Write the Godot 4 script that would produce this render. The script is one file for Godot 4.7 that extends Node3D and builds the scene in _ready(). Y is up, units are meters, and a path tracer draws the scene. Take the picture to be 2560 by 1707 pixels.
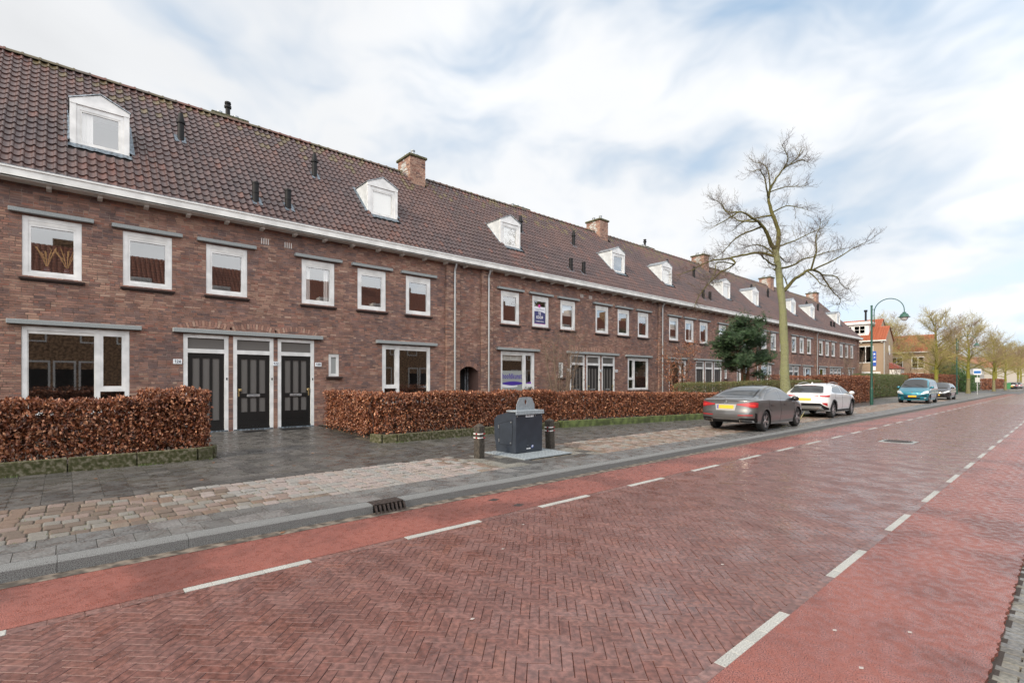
extends Node3D
# A Dutch brick street: terrace of houses with a tiled roof, beech hedges, wet brick road with red cycle lanes, parked cars.
# x runs along the street (to the right), y is up, z towards the viewer's side; the facades stand at z = -17, the camera at the origin.

const CAM_H := 1.72
const YAW := 41.709
const FD := 17.0            # distance of the facade plane
var rng := RandomNumberGenerator.new()
var noise_a := FastNoiseLite.new()
var noise_b := FastNoiseLite.new()
var taken := {}
var M := {}                 # materials
var T := {}                 # textures


# ------------------------------------------------------------------ mesh building
class Shape:
	var v := PackedVector3Array()
	var n := PackedVector3Array()
	var c := PackedColorArray()
	var t := PackedVector2Array()
	var col := Color(1, 1, 1)

	func tri(a: Vector3, b: Vector3, d: Vector3) -> void:
		var nn := (d - a).cross(b - a).normalized()
		v.append(a); v.append(b); v.append(d)
		for i in 3:
			n.append(nn); c.append(col); t.append(Vector2())

	func quad(a: Vector3, b: Vector3, d: Vector3, e: Vector3) -> void:   # clockwise seen from outside
		var nn := (d - a).cross(b - a)
		if nn.length_squared() < 1e-14:
			nn = (e - a).cross(d - a)
		nn = nn.normalized()
		for p in [a, b, d, a, d, e]:
			v.append(p); n.append(nn); c.append(col); t.append(Vector2())

	func quadn(a: Vector3, b: Vector3, d: Vector3, e: Vector3, na: Vector3, nb: Vector3, nd: Vector3, ne: Vector3) -> void:
		if (d - a).cross(b - e).dot(na + nb + nd + ne) < 0:      # wound the wrong way for these normals
			var k := b
			b = e
			e = k
			k = nb
			nb = ne
			ne = k
		v.append(a); v.append(b); v.append(d); v.append(a); v.append(d); v.append(e)
		n.append(na); n.append(nb); n.append(nd); n.append(na); n.append(nd); n.append(ne)
		for i in 6:
			c.append(col); t.append(Vector2())

	func box(p: Vector3, s: Vector3, basis := Basis(), skip := "") -> void:
		var h := s * 0.5
		var k: Array[Vector3] = []
		for i in 8:
			k.append(p + basis * Vector3(h.x if i & 1 else -h.x, h.y if i & 2 else -h.y, h.z if i & 4 else -h.z))
		if not skip.contains("f"): quad(k[4], k[6], k[7], k[5])
		if not skip.contains("b"): quad(k[1], k[3], k[2], k[0])
		if not skip.contains("l"): quad(k[0], k[2], k[6], k[4])
		if not skip.contains("r"): quad(k[5], k[7], k[3], k[1])
		if not skip.contains("t"): quad(k[6], k[2], k[3], k[7])
		if not skip.contains("u"): quad(k[0], k[4], k[5], k[1])

	func span(a: Vector3, b: Vector3, skip := "") -> void:
		box((a + b) * 0.5, (b - a).abs(), Basis(), skip)

	func bevel_box(p: Vector3, s: Vector3, r: float, basis := Basis()) -> void:
		# a box whose twelve edges are chamfered by r
		var h := s * 0.5
		var g := Vector3(h.x - r, h.y - r, h.z - r)
		for ax in 3:
			for sg in [-1.0, 1.0]:
				var u := (ax + 1) % 3
				var w := (ax + 2) % 3
				var q: Array[Vector3] = []
				for k in [[-1, -1], [1, -1], [1, 1], [-1, 1]]:
					var o := Vector3()
					o[ax] = h[ax] * sg
					o[u] = g[u] * k[0]
					o[w] = g[w] * k[1]
					q.append(p + basis * o)
				out4(q, p)
		for ax in 3:
			var u := (ax + 1) % 3
			var w := (ax + 2) % 3
			for su in [-1.0, 1.0]:
				for sw in [-1.0, 1.0]:
					var q: Array[Vector3] = []
					for k in 4:
						var o := Vector3()
						o[ax] = g[ax] * (-1 if k == 0 or k == 3 else 1)
						o[u] = (h[u] if k < 2 else g[u]) * su
						o[w] = (g[w] if k < 2 else h[w]) * sw
						q.append(p + basis * o)
					out4(q, p)
		for i in 8:
			var sx := 1.0 if i & 1 else -1.0
			var sy := 1.0 if i & 2 else -1.0
			var sz := 1.0 if i & 4 else -1.0
			var a := p + basis * Vector3(h.x * sx, g.y * sy, g.z * sz)
			var b := p + basis * Vector3(g.x * sx, h.y * sy, g.z * sz)
			var d := p + basis * Vector3(g.x * sx, g.y * sy, h.z * sz)
			if (d - a).cross(b - a).dot(a - p) > 0: tri(a, b, d)
			else: tri(a, d, b)

	func out4(q: Array[Vector3], p: Vector3) -> void:   # a quad that faces away from p
		if (q[2] - q[0]).cross(q[1] - q[0]).dot(q[0] + q[2] - p * 2.0) > 0: quad(q[0], q[1], q[2], q[3])
		else: quad(q[3], q[2], q[1], q[0])

	func tube(path: PackedVector3Array, radii: PackedFloat32Array, sides := 6, close := true) -> void:
		var m := path.size()
		if m < 2:
			return
		var rings: Array[PackedVector3Array] = []
		var norms: Array[PackedVector3Array] = []
		var side := Vector3.RIGHT
		for i in m:
			var d := (path[mini(i + 1, m - 1)] - path[maxi(i - 1, 0)]).normalized()
			if i == 0:
				side = d.cross(Vector3(0.31, 0.17, 0.93)).normalized()
			side = (side - d * side.dot(d)).normalized()
			var up := d.cross(side)
			var ring := PackedVector3Array()
			var nr := PackedVector3Array()
			for k in sides:
				var a := TAU * k / sides
				var o := side * cos(a) + up * sin(a)
				ring.append(path[i] + o * radii[i])
				nr.append(o)
			rings.append(ring); norms.append(nr)
		for i in m - 1:
			for k in sides:
				var l := (k + 1) % sides
				quadn(rings[i][k], rings[i][l], rings[i + 1][l], rings[i + 1][k], norms[i][k], norms[i][l], norms[i + 1][l], norms[i + 1][k])
		if close:
			for k in range(1, sides - 1):
				tri(rings[m - 1][0], rings[m - 1][k], rings[m - 1][k + 1])
				tri(rings[0][0], rings[0][k + 1], rings[0][k])

	func bar(a: Vector3, b: Vector3, r: float, sides := 8) -> void:
		tube(PackedVector3Array([a, b]), PackedFloat32Array([r, r]), sides)

	func lathe(prof: PackedVector2Array, sides := 20, at := Vector3(), basis := Basis(), smooth := false) -> void:   # profile (radius, height), upwards
		for i in prof.size() - 1:
			var dn := Vector2(prof[i + 1].y - prof[i].y, prof[i].x - prof[i + 1].x).normalized()
			var n0 := dn
			var n1 := dn
			if smooth:
				if i > 0: n0 = (dn + Vector2(prof[i].y - prof[i - 1].y, prof[i - 1].x - prof[i].x).normalized()).normalized()
				if i < prof.size() - 2: n1 = (dn + Vector2(prof[i + 2].y - prof[i + 1].y, prof[i + 1].x - prof[i + 2].x).normalized()).normalized()
			for k in sides:
				var a0 := TAU * k / sides
				var a1 := TAU * (k + 1) / sides
				var d0 := Vector3(cos(a0), 0, sin(a0))
				var d1 := Vector3(cos(a1), 0, sin(a1))
				var y0 := Vector3(0, prof[i].y, 0)
				var y1 := Vector3(0, prof[i + 1].y, 0)
				quadn(at + basis * (d0 * prof[i].x + y0), at + basis * (d1 * prof[i].x + y0), at + basis * (d1 * prof[i + 1].x + y1), at + basis * (d0 * prof[i + 1].x + y1),
					basis * (d0 * n0.x + Vector3(0, n0.y, 0)), basis * (d1 * n0.x + Vector3(0, n0.y, 0)), basis * (d1 * n1.x + Vector3(0, n1.y, 0)), basis * (d0 * n1.x + Vector3(0, n1.y, 0)))

	func prism(poly: PackedVector2Array, z0: float, z1: float, xf := Transform3D()) -> void:   # polygon in x/y pushed from z0 to z1 (z1 > z0)
		var idx := Geometry2D.triangulate_polygon(poly)
		var ccw := not Geometry2D.is_polygon_clockwise(poly)
		for i in range(0, idx.size(), 3):
			var a := poly[idx[i]]
			var b := poly[idx[i + 1]]
			var d := poly[idx[i + 2]]
			if (b - a).cross(d - a) > 0:
				var s := b
				b = d
				d = s
			tri(xf * Vector3(a.x, a.y, z1), xf * Vector3(b.x, b.y, z1), xf * Vector3(d.x, d.y, z1))
			tri(xf * Vector3(a.x, a.y, z0), xf * Vector3(d.x, d.y, z0), xf * Vector3(b.x, b.y, z0))
		for i in poly.size():
			var a := poly[i]
			var b := poly[(i + 1) % poly.size()]
			if not ccw:
				var s := a
				a = b
				b = s
			quad(xf * Vector3(a.x, a.y, z0), xf * Vector3(a.x, a.y, z1), xf * Vector3(b.x, b.y, z1), xf * Vector3(b.x, b.y, z0))

	func add(o: Shape, xf := Transform3D()) -> void:
		var nb := xf.basis.inverse().transposed()
		for i in o.v.size():
			v.append(xf * o.v[i]); n.append((nb * o.n[i]).normalized()); c.append(o.c[i]); t.append(o.t[i])

	func mesh(colored := false, uv := false) -> ArrayMesh:
		var a := []
		a.resize(Mesh.ARRAY_MAX)
		a[Mesh.ARRAY_VERTEX] = v
		a[Mesh.ARRAY_NORMAL] = n
		if colored: a[Mesh.ARRAY_COLOR] = c
		if uv: a[Mesh.ARRAY_TEX_UV] = t
		var m := ArrayMesh.new()
		if v.size() > 0:
			m.add_surface_from_arrays(Mesh.PRIMITIVE_TRIANGLES, a)
		return m


# ------------------------------------------------------------------ scene helpers
func numbered(called: String) -> String:
	if not taken.has(called):
		taken[called] = 0
		return called
	taken[called] += 1
	return "%s_%03d" % [called, taken[called]]


func tag(o: Node, label := "", category := "", group := "", kind := "") -> void:
	if label: o.set_meta("label", label)
	if category: o.set_meta("category", category)
	if group: o.set_meta("group", group)
	if kind: o.set_meta("kind", kind)


func thing(called: String, at: Vector3, label: String, category: String, group := "", turn := 0.0) -> Node3D:
	var o := Node3D.new()
	o.name = numbered(called)
	add_child(o)
	o.position = at
	o.rotation.y = turn
	tag(o, label, category, group)
	return o


func part(parent: Node, called: String, sh: Shape, m: Material, colored := false) -> MeshInstance3D:
	return put(parent, called, sh.mesh(colored), m)


func put(parent: Node, called: String, mesh: Mesh, m: Material, xf := Transform3D()) -> MeshInstance3D:
	var o := MeshInstance3D.new()
	o.name = numbered(called) if parent == self else called
	o.mesh = mesh
	o.material_override = m
	o.transform = xf
	parent.add_child(o, true)
	return o


func struct(called: String, sh: Shape, m: Material, colored := false) -> MeshInstance3D:
	var o := part(self, called, sh, m, colored)
	tag(o, "", "", "", "structure")
	return o


func many(parent: Node, called: String, mesh: Mesh, m: Material, xfs: Array, cols: Array) -> MultiMeshInstance3D:
	var mm := MultiMesh.new()
	mm.transform_format = MultiMesh.TRANSFORM_3D
	mm.use_colors = true
	mm.mesh = mesh
	mm.instance_count = xfs.size()
	for i in xfs.size():
		mm.set_instance_transform(i, xfs[i])
		mm.set_instance_color(i, cols[i])
	var o := MultiMeshInstance3D.new()
	o.name = numbered(called) if parent == self else called
	o.multimesh = mm
	o.material_override = m
	parent.add_child(o, true)
	tag(o, "", "", "", "stuff")
	return o


func lens_dist(p: Vector3) -> float:
	# distance from the viewpoint for what lies in the view, else very far; only used to choose which pieces become parts of their own
	var f := Vector3(sin(deg_to_rad(YAW)), 0, -cos(deg_to_rad(YAW)))
	var r := Vector3(cos(deg_to_rad(YAW)), 0, sin(deg_to_rad(YAW)))
	var d := p - Vector3(0, CAM_H, 0)
	var z := d.dot(f)
	if z < 0.5: return 1e6
	var u := d.dot(r) / z
	var w := d.y / z
	if absf(u) > 1.03 or w > 0.77 or w < -0.62: return 1e6 + z
	return z


func pieces(parent: Node3D, called: String, tones: Array, mat: Material, xfs: Array, tone: Array, limit := 300, jitter := 0.12, rest_name := "") -> void:
	# tones: [[mesh, Color], ...]. The `limit` nearest in view become parts, the others one part of kind stuff per mesh shape.
	var order := []
	var keep := {}
	if limit > 0:
		for i in xfs.size():
			var d := lens_dist(parent.global_transform * xfs[i].origin)
			if d < 1e5: order.append([d, i])
		order.sort_custom(func(a, b): return a[0] < b[0] or (a[0] == b[0] and a[1] < b[1]))
		var made := []
		for k in tones.size():
			made.append(painted(tones[k][0], tones[k][1]))
		for k in mini(limit, order.size()):
			var i: int = order[k][1]
			keep[i] = true
			put(parent, called, made[tone[i]], mat, xfs[i])
	var rest := []
	var cols := []
	for i in xfs.size():
		if keep.has(i): continue
		rest.append(xfs[i])
		var j := 1.0 + rng.randf_range(-jitter, jitter)
		var k: Color = tones[tone[i]][1]
		cols.append(Color(k.r * j, k.g * j, k.b * j))
	if rest.size():
		many(parent, rest_name if rest_name else called + "s", tones[0][0], mat, rest, cols)


func painted(mesh: ArrayMesh, k: Color) -> ArrayMesh:
	var a := mesh.surface_get_arrays(0)
	var c := PackedColorArray()
	c.resize(a[Mesh.ARRAY_VERTEX].size())
	c.fill(k)
	a[Mesh.ARRAY_COLOR] = c
	var m := ArrayMesh.new()
	m.add_surface_from_arrays(Mesh.PRIMITIVE_TRIANGLES, a)
	return m


func noise_tex(key: String, size: int, freq: float, oct: int, ramp: Array, kind := FastNoiseLite.TYPE_SIMPLEX_SMOOTH, normal := false, seed_ := 1) -> Texture2D:
	if T.has(key): return T[key]
	var f := FastNoiseLite.new()
	f.noise_type = kind
	f.seed = seed_
	f.frequency = freq
	f.fractal_type = FastNoiseLite.FRACTAL_FBM if oct > 1 else FastNoiseLite.FRACTAL_NONE
	f.fractal_octaves = oct
	var im := f.get_seamless_image(size, size, false, false, 0.12, true)
	im.convert(Image.FORMAT_RGBA8)
	if ramp.size():
		# ramp: [[position, Color], ...] over the noise value
		var lut: Array[Color] = []
		for i in 256:
			var x := i / 255.0
			var k: Color = ramp[0][1]
			for j in ramp.size() - 1:
				var p0: float = ramp[j][0]
				var p1: float = ramp[j + 1][0]
				if x >= p0:
					k = (ramp[j][1] as Color).lerp(ramp[j + 1][1], clampf((x - p0) / maxf(p1 - p0, 1e-4), 0, 1))
			lut.append(k)
		var data := im.get_data()
		for i in range(0, data.size(), 4):
			var k := lut[data[i]]
			data[i] = int(k.r * 255.0); data[i + 1] = int(k.g * 255.0); data[i + 2] = int(k.b * 255.0)
		im = Image.create_from_data(size, size, false, Image.FORMAT_RGBA8, data)
	T[key] = ImageTexture.create_from_image(im)
	return T[key]


func grey(a: float) -> Color:
	return Color(a, a, a)


func mat(key: String, k: Color, rough := 0.8, metal := 0.0, tex: Texture2D = null, scale := 1.0, vcol := false) -> StandardMaterial3D:
	# k is a linear, real-world base colour
	if M.has(key): return M[key]
	var m := StandardMaterial3D.new()
	m.resource_name = key
	m.albedo_color = k.linear_to_srgb()
	m.roughness = rough
	m.metallic = metal
	m.vertex_color_use_as_albedo = vcol
	if tex:
		m.albedo_texture = tex
		m.uv1_triplanar = true
		m.uv1_world_triplanar = true
		m.uv1_scale = Vector3.ONE * scale
	M[key] = m
	return m


func worn(m: StandardMaterial3D, tex: Texture2D, scale: float) -> StandardMaterial3D:
	# a second, much larger pattern over the first one: stains, wear and damp
	m.detail_enabled = true
	m.detail_albedo = tex
	m.detail_blend_mode = BaseMaterial3D.BLEND_MODE_MUL
	m.detail_uv_layer = BaseMaterial3D.DETAIL_UV_2
	m.uv2_triplanar = true
	m.uv2_world_triplanar = true
	m.uv2_scale = Vector3.ONE * scale
	return m


func relief(m: StandardMaterial3D, tex: Texture2D, cm: float) -> StandardMaterial3D:
	m.heightmap_enabled = true
	m.heightmap_texture = tex
	m.heightmap_scale = cm
	return m


func rough_map(m: StandardMaterial3D, tex: Texture2D) -> StandardMaterial3D:
	m.roughness = 1.0
	m.roughness_texture = tex
	m.roughness_texture_channel = BaseMaterial3D.TEXTURE_CHANNEL_RED
	return m


func words(parent: Node, called: String, text: String, height: float, m: Material, xf: Transform3D, font := "Droid Sans", bold := false, thick := 0.004) -> MeshInstance3D:
	var tm := TextMesh.new()
	tm.text = text
	var f := SystemFont.new()
	f.font_names = PackedStringArray([font])
	if bold: f.font_weight = 700
	tm.font = f
	tm.font_size = 48
	tm.pixel_size = height / 34.0
	tm.depth = thick
	tm.curve_step = 4.0
	return put(parent, called, tm, m, xf)


func P(x: float, y: float, dep: float) -> Vector3:
	return Vector3(x, y, -dep)


# ------------------------------------------------------------------ the script's main list
func _ready() -> void:
	rng.seed = 20240212
	noise_a.seed = 7
	noise_a.frequency = 0.35
	noise_a.fractal_octaves = 3
	noise_b.seed = 19
	noise_b.frequency = 1.6
	noise_b.fractal_octaves = 2
	# camera: level, the lens shifted up so that uprights stay upright
	var cam := Camera3D.new()
	cam.name = "camera"
	add_child(cam)
	cam.position = Vector3(0, CAM_H, 0)
	cam.rotation_degrees = Vector3(0, -YAW, 0)
	cam.projection = Camera3D.PROJECTION_FRUSTUM
	cam.near = 0.1
	cam.far = 900.0
	cam.size = 2.0 * 0.1 * 853.5 / 1256.66
	cam.frustum_offset = Vector2(0, 0.1 * (952.0 - 853.5) / 1256.66)
	cam.current = true
	# sky and sun
	var env := Environment.new()
	env.background_mode = Environment.BG_SKY
	env.tonemap_mode = Environment.TONE_MAPPER_LINEAR
	env.tonemap_exposure = EXPOSURE
	env.sdfgi_enabled = true
	env.ssao_enabled = true
	env.ssil_enabled = true
	var sky := Sky.new()
	var pan := PanoramaSkyMaterial.new()
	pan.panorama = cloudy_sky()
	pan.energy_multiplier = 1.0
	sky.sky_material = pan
	env.sky = sky
	var we := WorldEnvironment.new()
	we.name = "sky"
	we.environment = env
	add_child(we)
	var sun := DirectionalLight3D.new()
	sun.name = "sun"
	add_child(sun)
	sun.light_color = Color(1.0, 0.93, 0.82)
	sun.light_energy = SUN_ENERGY
	sun.light_angular_distance = 10.0
	sun.shadow_enabled = true
	sun.look_at_from_position(SUN_DIR * 100.0, Vector3.ZERO)
	materials()
	# the setting
	ground()
	road()
	pavement()
	# the large structure
	terrace()
	far_houses()
	opposite_side()
	# hedges, trees
	gardens()
	street_trees()
	# things in the street
	waste_container()
	bollards()
	lamps_and_signs()
	vehicles()
	small_things()


const EXPOSURE := 1.48
const SUN_ENERGY := 0.7
const SUN_DIR := Vector3(-0.86, 0.50, 0.06)


func cloudy_sky() -> ImageTexture:
	# air and clouds for every direction; the first column looks along -z, columns run to the right
	var w := 2048
	var h := 1024
	var f := FastNoiseLite.new()
	f.noise_type = FastNoiseLite.TYPE_SIMPLEX_SMOOTH
	f.seed = 41
	f.frequency = 1.0
	f.fractal_octaves = 6
	f.fractal_gain = 0.56
	var g := FastNoiseLite.new()
	g.noise_type = FastNoiseLite.TYPE_SIMPLEX_SMOOTH
	g.seed = 5
	g.frequency = 0.8
	g.fractal_octaves = 4
	var sun := SUN_DIR.normalized()
	var im := Image.create_empty(w, h, false, Image.FORMAT_RGBF)
	im.fill(Color(0.30, 0.27, 0.26))
	var horizon := Color(0.47, 0.57, 0.66)
	var zenith := Color(0.19, 0.32, 0.49)
	for y in h / 2 + 2:
		var el := PI * (0.5 - (y + 0.5) / h)
		var ce := cos(el)
		var se := sin(el)
		var air := horizon.lerp(zenith, 1.0 - pow(1.0 - clampf(se, 0, 1), 2.2))
		# a layer at some height over a curved earth, so that clouds flatten towards the horizon
		var reach := 1.0 / (maxf(se, 0.0) + 0.22)
		for x in w:
			var az := TAU * (x + 0.5) / w
			if az > PI: az -= TAU
			var d := Vector3(sin(az) * ce, se, -cos(az) * ce)
			var q := Vector3(d.x * reach * 1.15 + 3.1, d.z * reach * 1.15 + 0.7, 0.3)
			var warp := g.get_noise_3dv(q * 0.9)
			var n := f.get_noise_3dv(q + Vector3(warp, -warp, warp) * 0.45) * 0.5 + 0.5
			# thicker towards the sun's side, open to the right and over the far end of the street
			var cover := 0.68 - 0.24 * d.x + 0.08 * (1.0 - se) + warp * 0.20
			cover -= 0.20 * exp(-pow((az - 1.30) / 0.34, 2) - pow((el - 0.52) / 0.20, 2))
			cover -= 0.15 * exp(-pow((az - 0.66) / 0.20, 2) - pow((el - 0.50) / 0.14, 2))
			cover -= 0.26 * exp(-pow((el - 0.06) / 0.10, 2)) * smoothstep(0.7, 1.25, az)
			var dens := smoothstep(0.0, 0.52, n - 0.58 + cover)
			var inner := smoothstep(0.30, 1.0, n - 0.62 + cover)
			var glow := pow(maxf(d.dot(sun), 0.0), 2.0)
			var lit := 0.68 - 0.24 * inner * (1.0 - 0.6 * glow) + 0.30 * (n - 0.5)
			var white := Color(lit * 0.985, lit * 0.995, lit * 1.01)
			white = white * (1.0 + 1.2 * glow)
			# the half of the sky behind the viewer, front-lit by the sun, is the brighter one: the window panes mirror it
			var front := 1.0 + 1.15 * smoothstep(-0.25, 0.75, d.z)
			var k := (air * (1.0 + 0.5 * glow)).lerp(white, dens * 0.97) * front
			im.set_pixel(x, y, k)
	return ImageTexture.create_from_image(im)


func materials() -> void:
	var grain := noise_tex("grain", 512, 0.09, 4, [[0.2, grey(0.72)], [0.8, grey(1.0)]])
	var patch := noise_tex("patch", 512, 0.012, 5, [[0.25, grey(0.62)], [0.5, grey(0.86)], [0.75, grey(1.0)]])
	var fine := noise_tex("fine", 512, 0.25, 3, [], FastNoiseLite.TYPE_SIMPLEX_SMOOTH, false, 3)
	var speck := noise_tex("speck", 1024, 0.060, 3, [[0.2, Color(0.42, 0.36, 0.36)], [0.42, Color(0.78, 0.74, 0.73)], [0.58, Color(0.97, 0.90, 0.88)], [0.74, Color(1, 1, 1)]], FastNoiseLite.TYPE_SIMPLEX_SMOOTH, false, 9)
	var wet := noise_tex("wet", 512, 0.010, 5, [[0.28, grey(0.16)], [0.5, grey(0.30)], [0.75, grey(0.44)]], FastNoiseLite.TYPE_SIMPLEX_SMOOTH, false, 12)
	var damp := noise_tex("damp", 512, 0.012, 5, [[0.28, grey(0.20)], [0.5, grey(0.40)], [0.75, grey(0.62)]], FastNoiseLite.TYPE_SIMPLEX_SMOOTH, false, 15)
	relief(rough_map(mat("road_brick", Color(1, 1, 1), 0.5, 0.0, grain, 2.5, true), wet), fine, 0.10)
	M["road_brick"].uv1_scale = Vector3.ONE * 0.35
	worn(M.road_brick, noise_tex("mild", 512, 0.012, 6, [[0.25, Color(0.90, 0.89, 0.89)], [0.5, grey(0.96)], [0.75, grey(1.0)]], FastNoiseLite.TYPE_SIMPLEX_SMOOTH, false, 85), 0.22)
	mat("joint", Color(0.05, 0.038, 0.034), 0.95, 0.0, grain, 1.5)
	relief(rough_map(mat("red_lane", Color(0.33, 0.125, 0.098), 0.6, 0.0, speck, 1.5), damp), T["speck"], 0.10)
	worn(M.red_lane, noise_tex("wear", 512, 0.010, 6, [[0.26, Color(0.80, 0.81, 0.82)], [0.5, Color(0.94, 0.94, 0.95)], [0.75, Color(1, 1, 1)]], FastNoiseLite.TYPE_SIMPLEX_SMOOTH, false, 81), 0.16)
	mat("white_paint", Color(0.72, 0.72, 0.70), 0.6, 0.0, grain, 1.6, true)
	relief(rough_map(mat("paver", Color(1, 1, 1), 0.6, 0.0, grain, 0.6, true), damp), fine, 0.08)
	worn(M.paver, T["mild"], 0.20)
	relief(mat("kerb_rough", Color(0.235, 0.24, 0.24), 0.85, 0.0, noise_tex("stone", 512, 0.12, 3, [[0.25, grey(0.45)], [0.5, grey(0.85)], [0.7, grey(1.0)]], FastNoiseLite.TYPE_SIMPLEX_SMOOTH, false, 87), 1.6), T["fine"], 0.3)
	relief(mat("cobble", Color(1, 1, 1), 0.7, 0.0, grain, 3.0, true), fine, 0.8)
	mat("cobble_joint", Color(0.16, 0.135, 0.10), 0.95, 0.0, patch, 1.2)
	mat("gutter_dirt", Color(0.19, 0.155, 0.125), 0.75, 0.0, noise_tex("dirt", 512, 0.02, 5, [[0.3, grey(0.55)], [0.5, grey(0.82)], [0.7, grey(1.0)]], FastNoiseLite.TYPE_SIMPLEX_SMOOTH, false, 22), 0.6)
	mat("soil", Color(0.055, 0.042, 0.030), 0.95, 0.0, patch, 0.7)
	mat("shells", Color(0.62, 0.58, 0.56), 0.8, 0.0, speck, 2.0)
	mat("far_ground", Color(0.13, 0.13, 0.125), 0.8, 0.0, patch, 0.08)
	relief(mat("brick", Color(1, 1, 1), 0.88, 0.0, grain, 2.2, true), fine, 0.5)
	worn(M.brick, noise_tex("stain", 512, 0.012, 6, [[0.25, Color(0.89, 0.88, 0.88)], [0.5, Color(0.96, 0.96, 0.96)], [0.75, Color(1, 1, 1)]], FastNoiseLite.TYPE_SIMPLEX_SMOOTH, false, 83), 0.28)
	mat("mortar", Color(0.30, 0.235, 0.195), 0.95, 0.0, patch, 0.5)
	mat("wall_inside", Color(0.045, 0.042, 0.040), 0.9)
	mat("tile", Color(1, 1, 1), 0.42, 0.0, grain, 2.5, true)
	rough_map(M["tile"], noise_tex("tilewet", 512, 0.03, 4, [[0.25, grey(0.26)], [0.75, grey(0.46)]], FastNoiseLite.TYPE_SIMPLEX_SMOOTH, false, 31))
	mat("roof_under", Color(0.03, 0.022, 0.02), 0.95)
	mat("white_wood", Color(0.76, 0.755, 0.74), 0.42, 0.0, noise_tex("soft", 256, 0.02, 4, [[0.2, grey(0.90)], [0.8, grey(1.0)]]), 0.4)
	mat("white_gutter", Color(0.76, 0.75, 0.72), 0.5, 0.0, T["soft"], 0.4)
	mat("concrete", Color(0.36, 0.385, 0.385), 0.85, 0.0, grain, 1.2)
	mat("brown_sill", Color(0.050, 0.030, 0.026), 0.35, 0.0, grain, 2.0)
	mat("black_door", Color(0.012, 0.012, 0.012), 0.28)
	mat("obscure_glass", Color(0.13, 0.122, 0.115), 0.22)
	mat("brass", Color(0.62, 0.48, 0.24), 0.3, 0.9)
	mat("steel", Color(0.55, 0.56, 0.57), 0.35, 0.9)
	mat("zinc", Color(0.40, 0.43, 0.46), 0.45, 0.6, patch, 1.0)
	mat("lead", Color(0.23, 0.28, 0.33), 0.5, 0.3, T["dirt"], 1.0)
	mat("black_plastic", Color(0.012, 0.012, 0.013), 0.55)
	M.black_plastic.metallic_specular = 0.3
	mat("curtain", Color(0.60, 0.58, 0.55), 0.9)
	mat("blind", Color(0.55, 0.54, 0.50), 0.8)
	mat("straw", Color(0.42, 0.26, 0.10), 0.9)
	var glass := mat("glass", Color(1, 1, 1, 0.0), 0.01)
	glass.albedo_color = Color(1, 1, 1, 0.03)
	glass.transparency = BaseMaterial3D.TRANSPARENCY_ALPHA
	var film := StandardMaterial3D.new()      # coated outer pane: mirrors about a quarter of the light, lets the rest through
	film.resource_name = "coated_glass"
	film.albedo_color = Color(1, 1, 1, 0.27)
	film.albedo_texture = noise_tex("plain", 8, 0.01, 1, [[0.0, grey(1.0)], [1.0, grey(1.0)]])
	film.metallic = 1.0
	film.roughness = 0.015
	film.transparency = BaseMaterial3D.TRANSPARENCY_ALPHA
	M["film"] = film
	mat("leaf", Color(1, 1, 1), 0.42, 0.0, null, 1.0, true)
	M["leaf"].backlight_enabled = true
	M["leaf"].backlight = Color(0.30, 0.26, 0.22)
	mat("needle", Color(1, 1, 1), 0.6, 0.0, null, 1.0, true)
	var bark := noise_tex("bark", 512, 0.05, 5, [[0.25, Color(0.28, 0.26, 0.24)], [0.42, Color(0.62, 0.58, 0.52)], [0.55, Color(0.86, 0.92, 0.60)], [0.66, Color(0.92, 0.92, 0.84)], [0.85, Color(1, 1, 1)]], FastNoiseLite.TYPE_SIMPLEX_SMOOTH, false, 44)
	relief(mat("bark", Color(1, 1, 1), 0.9, 0.0, bark, 1.0, true), bark, 2.5)
	M.bark.uv1_scale = Vector3(1.6, 0.7, 1.6)
	mat("twig", Color(0.075, 0.052, 0.042), 0.9)
	var moss := noise_tex("mossy", 512, 0.030, 5, [[0.15, Color(0.42, 0.46, 0.22)], [0.45, Color(0.62, 0.62, 0.46)], [0.62, Color(0.80, 0.78, 0.70)], [0.85, Color(1, 0.98, 0.94)]], FastNoiseLite.TYPE_SIMPLEX_SMOOTH, false, 51)
	relief(mat("mossy_concrete", Color(0.17, 0.165, 0.13), 0.95, 0.0, moss, 0.7), fine, 0.5)
	relief(mat("green_concrete", Color(0.115, 0.150, 0.048), 0.95, 0.0, patch, 0.5), fine, 0.3)


# ------------------------------------------------------------------ the setting: ground, road, pavement
func walk_y(dep: float) -> float:      # the pavement rises gently towards the houses
	return 0.12 + 0.0080 * maxf(0.0, dep - 6.2)


func sheet(x0: float, x1: float, d0: float, d1: float, y0: float, y1 := INF) -> Shape:
	var s := Shape.new()
	if y1 == INF: y1 = y0
	s.quad(P(x0, y0, d0), P(x0, y1, d1), P(x1, y1, d1), P(x1, y0, d0))
	return s


func ground() -> void:
	var s := sheet(-400, 700, -400, 500, -0.06)
	struct("ground", s, M.far_ground)


func tones_of(mesh: ArrayMesh, list: Array) -> Array:
	var r := []
	for k in list: r.append([mesh, k])
	return r


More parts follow.
